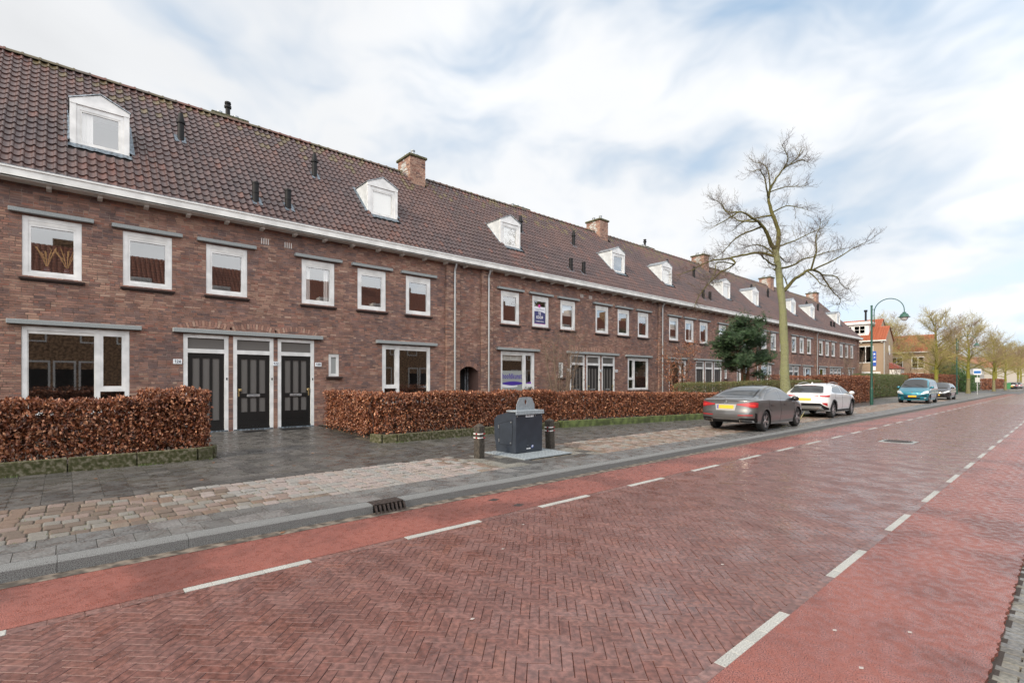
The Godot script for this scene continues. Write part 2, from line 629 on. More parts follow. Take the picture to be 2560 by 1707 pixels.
func road() -> void:
	var base := thing("road", Vector3.ZERO, "", "")
	base.name = "road"
	tag(base, "", "", "", "structure")
	part(base, "sand_bed", sheet(-14, 52, 0.3, 6.05, -0.016), M.joint)
	var far := Shape.new()
	far.add(sheet(52, 420, 1.47, 4.82, -0.002)); far.add(sheet(-90, -14, 1.47, 4.82, -0.002))
	var fm := mat("road_far", Color(0.20, 0.10, 0.088), 0.42, 0.0, T["grain"], 0.5)
	rough_map(fm, T["wet"])
	part(base, "brick_surface", far, fm)
	# herringbone of long bricks at 45 degrees
	var unit := Shape.new()
	unit.bevel_box(Vector3(0, -0.03, 0), Vector3(0.2080, 0.06, 0.0675), 0.0026)
	var um := unit.mesh()
	var tones := tones_of(um, [Color(0.215, 0.098, 0.080), Color(0.226, 0.105, 0.086), Color(0.203, 0.091, 0.076), Color(0.220, 0.107, 0.092), Color(0.194, 0.085, 0.070), Color(0.232, 0.102, 0.080)])
	var xfs := []
	var tone := []
	var p := 0.0700
	var c := cos(PI / 4)
	for m in range(-180, 180):
		for i in range(-520, 520):
			for kind in 2:
				var a: float
				var b: float
				if kind == 0: a = (i + 1.5) * p; b = (i + 6 * m + 0.5) * p
				else: a = (i + 0.5) * p; b = (i + 6 * m + 2.5) * p
				var x := (a - b) * c + 18.0
				var d := (a + b) * c
				if x < -6.5 or x > 52.0 or d < 1.39 or d > 4.90: continue
				if absf(x - 17.65) < 0.42 and absf(d - 3.35) < 0.42: continue
				var ang := -PI / 4 if kind == 0 else PI / 4
				# in the plane: +a runs along (c, c) of (x, depth); depth is -z
				var bs := Basis(Vector3.UP, (PI / 4 if kind == 0 else -PI / 4) + rng.randf_range(-0.008, 0.008))
				bs = bs * Basis(Vector3(0, 0, 1), rng.randf_range(-0.004, 0.004)) * Basis(Vector3(1, 0, 0), rng.randf_range(-0.010, 0.010))
				xfs.append(Transform3D(bs, P(x, rng.randf_range(-0.0018, 0.0018), d)))
				tone.append(clampi(int((noise_a.get_noise_2d(x * 2.0, d * 3.0) * 0.6 + 0.5) * 3.0 + rng.randf() * 3.4), 0, 5))
	pieces(base, "brick", tones, M.road_brick, xfs, tone, 300, 0.07)
	# rows of edging bricks, white and dark in turn
	for side in 2:
		var eb := Shape.new()
		eb.bevel_box(Vector3(0, -0.03, 0), Vector3(0.2035, 0.06, 0.092 if side == 0 else 0.076), 0.003)
		var em := eb.mesh()
		var ex := []
		var en := []
		var wx := []
		var wn := []
		var x0 := 0.73 if side == 0 else 2.96
		for k in range(-26, 420):
			var x := x0 + (k + 0.5) * 0.2055
			var t := Transform3D(Basis(Vector3.UP, rng.randf_range(-0.006, 0.006)), P(x, 0.0045 + rng.randf_range(-0.001, 0.001), 4.868 if side == 0 else 1.432))
			if posmod(k, 10) < 5:
				wx.append(t)
				wn.append(rng.randi() % 2)
			else:
				ex.append(t)
				en.append(rng.randi() % 2)
		pieces(base, "edging_brick", tones_of(em, [Color(0.22, 0.115, 0.10), Color(0.24, 0.13, 0.115)]), M.road_brick, ex, en, 150, 0.06)
		pieces(base, "white_block", tones_of(em, [Color(0.68, 0.68, 0.66), Color(0.62, 0.62, 0.60)]), M.white_paint, wx, wn, 150, 0.04)
	# red cycle lanes, a thin layer of coarse asphalt on each side
	var l := Shape.new()
	l.span(P(-90, -0.03, 4.915), P(92, 0.006, 5.90))
	part(base, "cycle_lane", l, M.red_lane)
	var r := Shape.new()
	var edge := PackedVector2Array()
	var y := -8.0
	while y < 60.0:
		edge.append(Vector2(y, 0.335 + rng.randf_range(-0.012, 0.012)))
		y += 0.045 if y > 2.0 and y < 9.0 else 0.6
	edge.append(Vector2(60, 1.392))
	edge.append(Vector2(-8, 1.392))
	r.prism(edge, -0.04, 0.008, Transform3D(Basis(Vector3(1, 0, 0), Vector3(0, 0, -1), Vector3(0, 1, 0)), Vector3.ZERO))
	part(base, "cycle_lane", r, M.red_lane)
	part(base, "cycle_lane", sheet(60, 420, 0.335, 1.392, 0.006), M.red_lane)
	# gutter of dirt along the kerb
	part(base, "gutter", sheet(-90, 92, 5.88, 6.06, 0.0085), M.gutter_dirt)


func pavement() -> void:
	var base := thing("pavement", Vector3.ZERO, "", "")
	tag(base, "", "", "", "structure")
	part(base, "sand_bed", sheet(-60, 92, 6.2, 17.2, walk_y(6.2) - 0.014, walk_y(17.2) - 0.014), M.cobble_joint)
	# kerb stones with a rough exposed face
	var ks := Shape.new()
	var prof := PackedVector2Array([Vector2(-0.105, -0.2), Vector2(-0.085, 0.100), Vector2(-0.065, 0.116), Vector2(0.10, 0.120), Vector2(0.105, -0.2)])
	var turn := Transform3D(Basis(Vector3(0, 0, -1), Vector3(0, 1, 0), Vector3(1, 0, 0)), Vector3.ZERO)
	ks.prism(prof, -0.498, 0.498, turn)
	var km := ks.mesh()
	for i in range(-6, 92):
		if i == 2 or i == 3: continue
		put(base, "kerb_stone", km, M.kerb_rough, Transform3D(Basis(), P(i + 0.45, rng.randf_range(-0.002, 0.002), 6.135)))
	for k in [[2.45 - 0.5, 2.98], [3.42, 4.95 - 0.5 + 0.5 - 0.02]]:      # cut stones beside the gully
		var cs := Shape.new()
		cs.prism(prof, -(k[1] - k[0]) / 2, (k[1] - k[0]) / 2, turn)
		part(base, "kerb_stone", cs, M.kerb_rough).position = P((k[0] + k[1]) / 2, 0, 6.135)
	# two rows of smooth band tiles
	var bt := Shape.new()
	bt.bevel_box(Vector3(0, -0.03, 0), Vector3(0.293, 0.06, 0.334), 0.003)
	var greys := [Color(0.180, 0.178, 0.175), Color(0.198, 0.194, 0.190), Color(0.168, 0.167, 0.166), Color(0.216, 0.211, 0.204), Color(0.150, 0.146, 0.144)]
	var xfs := []
	var tone := []
	for row in 2:
		for k in range(-30, 300):
			var x := -0.06 + k * 0.298 + (0.15 if row == 0 else 0.0)
			var d := 6.42 if row == 0 else 6.762
			if row == 0 and x > 2.9 and x < 3.45 and false: continue
			xfs.append(Transform3D(tilted(0.004), P(x, walk_y(d) + rng.randf_range(-0.0015, 0.0015), d)))
			tone.append(rng.randi() % 5)
	pieces(base, "band_tile", tones_of(bt.mesh(), greys), M.paver, xfs, tone, 220, 0.08)
	# granite setts of the parking strip
	var cb := cobble_shape()
	var ct := [Color(0.283, 0.221, 0.175), Color(0.312, 0.235, 0.203), Color(0.254, 0.175, 0.132), Color(0.292, 0.273, 0.245), Color(0.207, 0.156, 0.122), Color(0.377, 0.321, 0.292), Color(0.415, 0.348, 0.326), Color(0.358, 0.344, 0.326)]
	xfs = []; tone = []
	for row in range(9):
		var x := -6.0 + rng.randf() * 0.1
		while x < 60.0:
			var wd := rng.randf_range(0.135, 0.175)
			var d := 7.02 + row * 0.198
			var cx := x + wd / 2
			x += wd + 0.012
			if cx > 6.02 and cx < 9.05: continue
			if cx > 22.2 and cx < 25.6 and d > 7.9: continue        # planted square round the lime tree
			var b := tilted(0.025)
			b = b * Basis.from_scale(Vector3(wd, 1.0, rng.randf_range(0.172, 0.186)))
			xfs.append(Transform3D(b, P(cx, walk_y(d) + rng.randf_range(-0.008, 0.006), d + rng.randf_range(-0.008, 0.008))))
			var light := smoothstep(1.4, 2.6, cx + (d - 7.8) * 0.5 + rng.randf_range(-0.5, 0.5)) * (1.0 - smoothstep(5.0, 6.2, cx))
			tone.append(5 + rng.randi() % 3 if rng.randf() < light else rng.randi() % 5 + (1 if rng.randf() < 0.12 else 0))
	pieces(base, "granite_sett", tones_of(cb, ct), M.cobble, xfs, tone, 300, 0.12)
	# concrete tiles of the footway and of the path to the doors
	var ft := Shape.new()
	ft.bevel_box(Vector3(0, -0.03, 0), Vector3(0.3165, 0.06, 0.3165), 0.003)
	var fm := ft.mesh()
	xfs = []; tone = []
	for r in range(0, 27):
		for k in range(-20, 170):
			var d := 8.86 + r * 0.3195
			var x := -0.39 + k * 0.3195
			if d > 11.6 and (x < 2.45 + 0.0 * d or x > 5.75 + (d - 11.5) * 0.15): continue
			if x > 22.4 and x < 25.5 and d < 10.1: continue
			xfs.append(Transform3D(tilted(0.004), P(x, walk_y(d) + rng.randf_range(-0.002, 0.002), d)))
			tone.append(clampi(int((noise_a.get_noise_2d(x * 1.3, d * 1.7) * 0.9 + 0.5) * 4.0 + rng.randf_range(-0.6, 1.2)), 0, 4))
	for r in range(0, 6):            # the flags round the underground container
		for k in range(0, 10):
			var d := 7.08 + r * 0.3195
			var x := 6.2 + k * 0.3195
			if x > 9.05 or d > 8.75 or (x > 6.95 and x < 8.25 and d > 7.38 and d < 8.62): continue
			xfs.append(Transform3D(tilted(0.004), P(x, walk_y(d) + rng.randf_range(-0.002, 0.002), d)))
			tone.append(5 if rng.randf() < 0.35 else rng.randi() % 5)
	var ftones := [Color(0.100, 0.095, 0.089), Color(0.118, 0.111, 0.104), Color(0.088, 0.084, 0.079), Color(0.132, 0.125, 0.115), Color(0.108, 0.099, 0.089), Color(0.270, 0.257, 0.226)]
	pieces(base, "paving_tile", tones_of(fm, ftones), M.paver, xfs, tone, 300, 0.08)
	var far := Shape.new()
	far.add(sheet(53.5, 92, 8.7, 12.0, walk_y(8.7) + 0.002, walk_y(12.0) + 0.002))
	far.add(sheet(60, 92, 6.92, 8.7, walk_y(6.92) + 0.002, walk_y(8.7) + 0.002))
	part(base, "far_paving", far, mat("far_paving", Color(0.19, 0.18, 0.165), 0.55, 0.0, T["patch"], 0.6))
	# beyond the side street
	var cross := struct("side_street", sheet(92, 118, 0.3, 80, -0.004, -0.004), mat("asphalt", Color(0.115, 0.115, 0.12), 0.5, 0.0, T["patch"], 0.4))
	var on := Shape.new()
	on.span(P(118, -0.05, 6.1), P(420, 0.12, 12.5))
	struct("far_pavement", on, M.far_paving)
	# grey brick paving on the near side, long bricks laid across
	var nb := Shape.new()
	nb.bevel_box(Vector3(0, -0.03, 0), Vector3(0.0745, 0.06, 0.205), 0.004)
	var gx := []
	var gt := []
	for k in range(-60, 200):
		for r in range(-1, 12):
			gx.append(Transform3D(tilted(0.008), P(0.3 + k * 0.0785, -0.016 + rng.randf_range(-0.002, 0.002), 0.33 - 0.105 - r * 0.2095 + (0.1 if k % 2 else 0.0))))
			gt.append(rng.randi() % 4)
	var near := thing("near_pavement", Vector3.ZERO, "", "")
	tag(near, "", "", "", "structure")
	part(near, "sand_bed", sheet(-60, 200, -9.5, 0.36, -0.035), M.joint)
	pieces(near, "paving_brick", tones_of(nb.mesh(), [Color(0.20, 0.185, 0.15), Color(0.17, 0.16, 0.14), Color(0.23, 0.21, 0.17), Color(0.185, 0.18, 0.165)]), M.paver, gx, gt, 120, 0.12)


func tilted(a: float) -> Basis:
	return Basis.from_euler(Vector3(rng.randf_range(-a, a), rng.randf_range(-a, a), rng.randf_range(-a, a)))


func cobble_shape() -> ArrayMesh:
	# a unit sett with a rounded, slightly domed head
	var s := Shape.new()
	var lv := [[0.50, -0.06], [0.50, -0.009], [0.47, -0.001], [0.36, 0.002]]
	for i in 3:
		var a: Array = lv[i]
		var b: Array = lv[i + 1]
		var ra := ring8(a[0], a[1])
		var rb := ring8(b[0], b[1])
		for k in 8:
			s.quad(ra[k], rb[k], rb[(k + 1) % 8], ra[(k + 1) % 8])
	var top := ring8(0.36, 0.002)
	for k in range(1, 7):
		s.tri(top[0], top[k + 1], top[k])
	# make every face look outwards
	var o := Shape.new()
	for i in range(0, s.v.size(), 3):
		var m := (s.v[i] + s.v[i + 1] + s.v[i + 2]) / 3.0
		if s.n[i].dot(m + Vector3(0, 0.03, 0)) > 0: o.tri(s.v[i], s.v[i + 1], s.v[i + 2])
		else: o.tri(s.v[i], s.v[i + 2], s.v[i + 1])
	return o.mesh()


func ring8(r: float, y: float) -> Array[Vector3]:
	var k := r * 0.86
	return [Vector3(r, y, k), Vector3(k, y, r), Vector3(-k, y, r), Vector3(-r, y, k), Vector3(-r, y, -k), Vector3(-k, y, -r), Vector3(k, y, -r), Vector3(r, y, -k)]


# ------------------------------------------------------------------ the terrace
# roof plane: from the eave (depth 16.8, y 6.80) up to the ridge (21.30, 11.55)
const EAVE_D := 16.80
const EAVE_Y := 6.80
const RIDGE_D := 21.30
const RIDGE_Y := 11.55


func roof_y(dep: float) -> float:
	return EAVE_Y + (RIDGE_Y - EAVE_Y) / (RIDGE_D - EAVE_D) * (dep - EAVE_D)


func terrace() -> void:
	brick_unit = brick_mesh()
	tile_unit = tile_mesh()
	var names := [
		"leftmost brick terraced house with doors 120, 122 and 124",
		"second brick terraced house, sale poster upstairs and purple window lettering below",
		"brick terraced house half hidden by the green pine tree",
		"brick terraced house directly behind the tall bare lime tree trunk",
		"brick terraced house at the far end of the row, beside the tan house",
	]
	house(0, -1.72, 13.33, 5.03, false, names[0])
	house(1, 13.33, 27.22, 20.30, true, names[1])
	house(2, 27.22, 41.10, 34.20, false, names[2])
	house(3, 41.10, 55.00, 48.12, true, names[3])
	house(4, 55.00, 69.75, 62.00, false, names[4])


var brick_unit: ArrayMesh
var tile_unit: ArrayMesh
var win_proto := {}


func brick_mesh() -> ArrayMesh:
	var s := Shape.new()
	s.box(Vector3(0, 0, -0.5), Vector3.ONE, Basis(), "b")
	return s.mesh()


func tile_mesh() -> ArrayMesh:
	# an interlocking S-shaped roof tile; x across (0.2 m), z down the slope, y out of the roof; origin at its upper end
	var s := Shape.new()
	var pr := []
	for i in 11:
		var u := i / 10.0
		var y: float
		if u < 0.62: y = 0.012 - 0.018 * sin(PI * u / 0.62)
		else: y = 0.012 + 0.036 * sin(PI * (u - 0.62) / 0.38)
		pr.append(Vector2((u - 0.5) * 0.207, y))
	var l := 0.345
	var lift := 0.032
	for i in 10:
		var a: Vector2 = pr[i]
		var b: Vector2 = pr[i + 1]
		var na := Vector3(0, 1, 0)
		var t0: Vector2 = (pr[mini(i + 1, 10)] - pr[maxi(i - 1, 0)]).normalized()
		var t1: Vector2 = (pr[mini(i + 2, 10)] - pr[i]).normalized()
		na = Vector3(-t0.y, t0.x, -0.05).normalized()
		var nb := Vector3(-t1.y, t1.x, -0.05).normalized()
		var p0 := Vector3(a.x, a.y, 0)
		var p1 := Vector3(b.x, b.y, 0)
		var q0 := Vector3(a.x, a.y + lift, l)
		var q1 := Vector3(b.x, b.y + lift, l)
		s.quadn(q0, p0, p1, q1, na, na, nb, nb)
		s.quad(q0 + Vector3(0, -0.026, 0.002), q0, q1, q1 + Vector3(0, -0.026, 0.002))
	s.quad(Vector3(0.1035, 0.012, 0), Vector3(0.1035, -0.02, 0), Vector3(0.1035, 0.0, l), Vector3(0.1035, 0.012 + lift, l))
	return s.mesh()


const BRICK_TONES := [Color(0.379, 0.202, 0.151), Color(0.439, 0.240, 0.183), Color(0.326, 0.182, 0.145), Color(0.273, 0.163, 0.141), Color(0.492, 0.293, 0.214), Color(0.399, 0.182, 0.132), Color(0.219, 0.140, 0.129), Color(0.545, 0.358, 0.271)]
const TILE_TONES := [Color(0.098, 0.056, 0.052), Color(0.086, 0.051, 0.049), Color(0.110, 0.060, 0.052), Color(0.074, 0.047, 0.047), Color(0.135, 0.062, 0.048), Color(0.125, 0.092, 0.046)]


func fill_bricks(x0: float, x1: float, y0: float, y1: float, z: float, depth: float, holes: Array, xfs: Array, tone: Array, off := Vector2(), reddish := 0.0) -> void:
	var h := 0.0605
	var rows := int(round((y1 - y0) / h))
	for r in rows:
		var y := y0 + (r + 0.5) * h
		var cuts := [[x0, x1]]
		for q in holes:
			if y > q.position.y - 0.01 and y < q.end.y + 0.01:
				var nc := []
				for c in cuts:
					if q.end.x <= c[0] or q.position.x >= c[1]: nc.append(c); continue
					if q.position.x > c[0] + 0.03: nc.append([c[0], q.position.x])
					if q.end.x < c[1] - 0.03: nc.append([q.end.x, c[1]])
				cuts = nc
		for c in cuts:
			var x: float = c[0]
			var first := true
			while x < c[1] - 0.02:
				var l := 0.212 if rng.randf() < 0.68 else 0.100
				if first and r % 2 == 0 and c[1] - c[0] > 0.4: l = 0.100 if rng.randf() < 0.6 else 0.155
				first = false
				if x + l > c[1] - 0.05: l = c[1] - x
				var cx := x + l / 2
				var wx := cx + off.x
				var b := Basis.from_scale(Vector3(l - 0.011 + rng.randf_range(-0.002, 0.002), 0.0490 + rng.randf_range(-0.0025, 0.002), depth))
				b = Basis.from_euler(Vector3(0, rng.randf_range(-0.008, 0.008), rng.randf_range(-0.007, 0.007))) * b
				xfs.append(Transform3D(b, Vector3(cx, y + rng.randf_range(-0.002, 0.002), z + rng.randf_range(-0.004, 0.003))))
				var g := noise_a.get_noise_2d(wx * 0.9, y * 1.1) * 0.55 + noise_b.get_noise_2d(wx, y) * 0.25 + rng.randf_range(-0.45, 0.45)
				var t := 0
				if g < -0.45: t = 6
				elif g < -0.2: t = 3
				elif g < 0.0: t = 2
				elif g < 0.2: t = 0
				elif g < 0.38: t = 1 if rng.randf() < 0.6 else 5
				else: t = 4
				if rng.randf() < 0.03: t = 7
				if rng.randf() < reddish: t = 4 if rng.randf() < 0.6 else 7
				tone.append(t)
				x += l


func flat_minus(s: Shape, x0: float, x1: float, y0: float, y1: float, z: float, holes: Array) -> void:
	var xs := [x0, x1]
	for q in holes:
		for x in [q.position.x, q.end.x]:
			if x > x0 and x < x1: xs.append(x)
	xs.sort()
	for i in xs.size() - 1:
		if xs[i + 1] - xs[i] < 1e-4: continue
		var m: float = (xs[i] + xs[i + 1]) / 2
		var cuts := [[y0, y1]]
		for q in holes:
			if m > q.position.x and m < q.end.x:
				var nc := []
				for c in cuts:
					if q.end.y <= c[0] or q.position.y >= c[1]: nc.append(c); continue
					if q.position.y > c[0]: nc.append([c[0], q.position.y])
					if q.end.y < c[1]: nc.append([q.end.y, c[1]])
				cuts = nc
		for c in cuts:
			s.quad(Vector3(xs[i], c[0], z), Vector3(xs[i], c[1], z), Vector3(xs[i + 1], c[1], z), Vector3(xs[i + 1], c[0], z))


func frame_rect(s: Shape, x0: float, x1: float, y0: float, y1: float, w: float, z0: float, z1: float, top := -1.0, bottom := -1.0) -> void:
	if top < 0: top = w
	if bottom < 0: bottom = w
	s.span(Vector3(x0, y0, z0), Vector3(x0 + w, y1, z1))
	s.span(Vector3(x1 - w, y0, z0), Vector3(x1, y1, z1))
	s.span(Vector3(x0 + w, y1 - top, z0), Vector3(x1 - w, y1, z1), "lr")
	s.span(Vector3(x0 + w, y0, z0), Vector3(x1 - w, y0 + bottom, z1), "lr")


func pane(parent: Node, x0: float, x1: float, y0: float, y1: float, z: float) -> MeshInstance3D:
	var s := Shape.new()
	s.quad(Vector3(x0, y0, z), Vector3(x0, y1, z), Vector3(x1, y1, z), Vector3(x1, y0, z))
	return part(parent, "pane", s, M.film)


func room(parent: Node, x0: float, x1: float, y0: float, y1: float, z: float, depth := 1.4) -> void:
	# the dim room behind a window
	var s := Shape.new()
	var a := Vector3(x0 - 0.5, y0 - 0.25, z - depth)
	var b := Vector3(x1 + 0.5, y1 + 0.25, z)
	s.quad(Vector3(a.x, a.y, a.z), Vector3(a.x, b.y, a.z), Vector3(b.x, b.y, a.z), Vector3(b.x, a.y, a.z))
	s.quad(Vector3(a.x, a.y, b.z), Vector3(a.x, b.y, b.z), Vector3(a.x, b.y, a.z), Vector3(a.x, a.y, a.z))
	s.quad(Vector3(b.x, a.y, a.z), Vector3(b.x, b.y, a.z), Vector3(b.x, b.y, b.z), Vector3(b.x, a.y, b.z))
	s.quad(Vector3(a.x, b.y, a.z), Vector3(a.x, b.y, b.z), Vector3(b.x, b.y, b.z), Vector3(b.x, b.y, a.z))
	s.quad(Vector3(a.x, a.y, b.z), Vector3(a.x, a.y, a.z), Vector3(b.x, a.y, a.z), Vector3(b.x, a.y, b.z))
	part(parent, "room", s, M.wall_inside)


func upper_window(parent: Node3D, x: float, y0: float, y1: float, w: float, decor := 0) -> void:
	var s := Shape.new()
	var x0 := x - w / 2
	var x1 := x + w / 2
	frame_rect(s, x0, x1, y0, y1, 0.105, -0.14, -0.022)
	var win := part(parent, "window", s, M.white_wood)
	s = Shape.new()
	frame_rect(s, x0 + 0.105, x1 - 0.105, y0 + 0.105, y1 - 0.185, 0.052, -0.12, -0.036)
	part(win, "sash", s, M.white_wood)
	s = Shape.new()       # ventilation strip above the sash
	s.span(Vector3(x0 + 0.105, y1 - 0.185, -0.12), Vector3(x1 - 0.105, y1 - 0.105, -0.030))
	s.span(Vector3(x0 + 0.30, y1 - 0.155, -0.030), Vector3(x1 - 0.30, y1 - 0.145, -0.0275))
	part(win, "ventilation_strip", s, M.white_gutter)
	pane(win, x0 + 0.157, x1 - 0.157, y0 + 0.157, y1 - 0.237, -0.075)
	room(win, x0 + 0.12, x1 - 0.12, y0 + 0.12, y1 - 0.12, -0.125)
	if decor == 1:      # curtains drawn aside
		s = Shape.new()
		for e in [[x0 + 0.12, x0 + 0.33], [x1 - 0.30, x1 - 0.12]]:
			folds(s, e[0], e[1], y0 + 0.12, y1 - 0.2, -0.20)
		part(win, "curtain", s, M.curtain)
	elif decor == 2:    # roller blind part of the way down
		s = Shape.new()
		s.span(Vector3(x0 + 0.12, y1 - 0.75, -0.19), Vector3(x1 - 0.12, y1 - 0.2, -0.185))
		part(win, "roller_blind", s, M.blind)
	elif decor == 3:    # net curtain over the whole pane
		s = Shape.new()
		folds(s, x0 + 0.12, x1 - 0.12, y0 + 0.12, y1 - 0.2, -0.22)
		part(win, "curtain", s, M.curtain)
	s = Shape.new()
	s.bevel_box(Vector3(x, y1 + 0.092, 0.02), Vector3(w + 0.48, 0.098, 0.20), 0.008)
	part(parent, "lintel", s, M.concrete)
	s = Shape.new()       # sill of dark glazed bricks, sloping outwards
	s.bevel_box(Vector3(x, y0 - 0.050, 0.0), Vector3(w + 0.13, 0.060, 0.17), 0.010, Basis(Vector3(1, 0, 0), 0.12))
	s.span(Vector3(x - w / 2 - 0.03, y0 - 0.118, -0.02), Vector3(x + w / 2 + 0.03, y0 - 0.075, 0.028))
	part(parent, "sill", s, M.brown_sill)


func folds(s: Shape, x0: float, x1: float, y0: float, y1: float, z: float) -> void:
	var k := int((x1 - x0) / 0.035) + 1
	for i in k:
		var a := x0 + (x1 - x0) * i / k
		var b := x0 + (x1 - x0) * (i + 1) / k
		var za := z + 0.018 * sin(i * 1.9)
		var zb := z + 0.018 * sin((i + 1) * 1.9)
		s.quad(Vector3(a, y0, za), Vector3(a, y1, za), Vector3(b, y1, zb), Vector3(b, y0, zb))


func big_window(parent: Node3D, x0: float, x1: float, y0: float, y1: float, left_big: bool, mull := 0.66, wide := true) -> MeshInstance3D:
	# a large fixed pane and a narrow sash above a small fixed pane
	var s := Shape.new()
	var w := 0.10
	frame_rect(s, x0, x1, y0, y1, w, -0.14, -0.022)
	var mx := x1 - mull if left_big else x0 + mull
	s.span(Vector3(mx - 0.05, y0 + w, -0.14), Vector3(mx + 0.05, y1 - w, -0.024))
	var n0 := mx + 0.05 if left_big else x0 + w
	var n1 := x1 - w if left_big else mx - 0.05
	var b0 := x0 + w if left_big else mx + 0.05
	var b1 := mx - 0.05 if left_big else x1 - w
	var ty := y0 + 0.62
	s.span(Vector3(n0, ty - 0.04, -0.14), Vector3(n1, ty + 0.04, -0.024))
	var win := part(parent, "window", s, M.white_wood)
	s = Shape.new()
	frame_rect(s, n0, n1, ty + 0.04, y1 - w, 0.062, -0.12, -0.030)
	part(win, "sash", s, M.white_wood)
	s = Shape.new()
	frame_rect(s, b0, b1, y0 + w, y1 - w, 0.022, -0.10, -0.045, 0.075)
	part(win, "glazing_bead", s, M.white_gutter)
	pane(win, n0 + 0.062, n1 - 0.062, ty + 0.102, y1 - w - 0.062, -0.075)
	pane(win, n0, n1, y0 + w, ty - 0.04, -0.075)
	pane(win, b0 + 0.022, b1 - 0.022, y0 + w + 0.022, y1 - w - 0.075, -0.075)
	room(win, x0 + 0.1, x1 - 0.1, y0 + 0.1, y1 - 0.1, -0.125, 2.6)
	s = Shape.new()
	s.bevel_box(Vector3((x0 + x1) / 2, y1 + 0.092, 0.025), Vector3(x1 - x0 + 0.52, 0.112, 0.21), 0.008)
	part(parent, "lintel", s, M.concrete)
	s = Shape.new()
	s.bevel_box(Vector3((x0 + x1) / 2, y0 - 0.050, 0.0), Vector3(x1 - x0 + 0.13, 0.060, 0.17), 0.010, Basis(Vector3(1, 0, 0), 0.12))
	part(parent, "sill", s, M.brown_sill)
	return win


func front_door(parent: Node3D, x0: float, x1: float, handle_left: bool, two_rows: bool, mailbox: bool, y0 := 0.205, y1 := 3.075) -> void:
	var s := Shape.new()
	var w := 0.108
	s.span(Vector3(x0, y0, -0.15), Vector3(x0 + w, y1, -0.012))
	s.span(Vector3(x1 - w, y0, -0.15), Vector3(x1, y1, -0.012))
	s.span(Vector3(x0 + w, y1 - 0.10, -0.15), Vector3(x1 - w, y1, -0.012), "lr")
	s.span(Vector3(x0 + w, 2.535, -0.15), Vector3(x1 - w, 2.655, -0.014), "lr")
	var fr := part(parent, "door_frame", s, M.white_wood)
	s = Shape.new()
	s.span(Vector3(x0 + w, 2.655, -0.075), Vector3(x1 - w, y1 - 0.10, -0.068))
	part(fr, "fanlight", s, M.obscure_glass)
	s = Shape.new()      # doorstep and bell
	s.span(Vector3(x0 + 0.02, y0 - 0.06, -0.15), Vector3(x1 - 0.02, y0 + 0.035, 0.03))
	part(fr, "doorstep", s, M.lead)
	s = Shape.new()
	s.bevel_box(Vector3(x1 - 0.045, 1.78, -0.008), Vector3(0.035, 0.075, 0.02), 0.004)
	part(fr, "doorbell", s, M.black_plastic)
	# the leaf: stiles, rails and bars round recessed panes
	var a := x0 + w
	var b := x1 - w
	var leaf := Shape.new()
	var rail: Array = [[0.26, 0.76], [1.20, 1.33], [2.39, 2.535]] if two_rows else [[0.26, 0.55], [2.39, 2.535]]
	leaf.span(Vector3(a, 0.245, -0.11), Vector3(a + 0.125, 2.535, -0.052))
	leaf.span(Vector3(b - 0.125, 0.245, -0.11), Vector3(b, 2.535, -0.052))
	for r in rail:
		leaf.span(Vector3(a + 0.125, r[0], -0.11), Vector3(b - 0.125, r[1], -0.054))
	leaf.span(Vector3(a + 0.10, 0.30, -0.054), Vector3(b - 0.10, 0.335, -0.044))
	leaf.span(Vector3(a + 0.10, 0.52, -0.054), Vector3(b - 0.10, 0.53, -0.047))
	leaf.span(Vector3(a, 0.245, -0.052), Vector3(b, 0.30, -0.020))
	var inner := (b - a - 0.25)
	var bar := 0.075
	var pw := (inner - 2 * bar) / 3.0
	for k in 2:
		var bx := a + 0.125 + pw * (k + 1) + bar * k
		leaf.span(Vector3(bx, rail[0][1], -0.11), Vector3(bx + bar, 2.39, -0.055))
	var lf := part(parent, "door", leaf, M.black_door)
	for k in 3:
		var px := a + 0.125 + (pw + bar) * k
		for r in rail.size() - 1:
			var g := Shape.new()
			g.span(Vector3(px, rail[r][1], -0.086), Vector3(px + pw, rail[r + 1][0], -0.080))
			part(lf, "pane", g, M.obscure_glass)
	var hx := a + 0.055 if handle_left else b - 0.055
	var hs := Shape.new()
	hs.bevel_box(Vector3(hx, 1.36, -0.047), Vector3(0.04, 0.24, 0.012), 0.004)
	hs.bevel_box(Vector3(hx + (0.035 if handle_left else -0.035), 1.44, -0.005), Vector3(0.075, 0.075, 0.055), 0.012)
	part(lf, "handle", hs, M.brass)
	if mailbox:
		var ms := Shape.new()
		ms.bevel_box(Vector3((a + b) / 2, 1.265, -0.048), Vector3(0.37, 0.075, 0.016), 0.004)
		part(lf, "letterbox", ms, M.steel)
		ms = Shape.new()
		ms.span(Vector3((a + b) / 2 - 0.12, 1.250, -0.0405), Vector3((a + b) / 2 + 0.12, 1.278, -0.0385))
		part(lf, "letter_flap", ms, M.zinc)


func house_number(parent: Node3D, text: String, x: float, y: float) -> void:
	var s := Shape.new()
	s.bevel_box(Vector3(x, y, 0.022), Vector3(0.215, 0.135, 0.012), 0.003)
	var plate := part(parent, "house_number", s, mat("enamel", Color(0.74, 0.76, 0.78), 0.25))
	words(plate, "numerals", text, 0.082, mat("ink_blue", Color(0.012, 0.02, 0.045), 0.4), Transform3D(Basis.from_scale(Vector3(0.8, 1, 1)), Vector3(x, y, 0.029)), "Droid Sans", true)


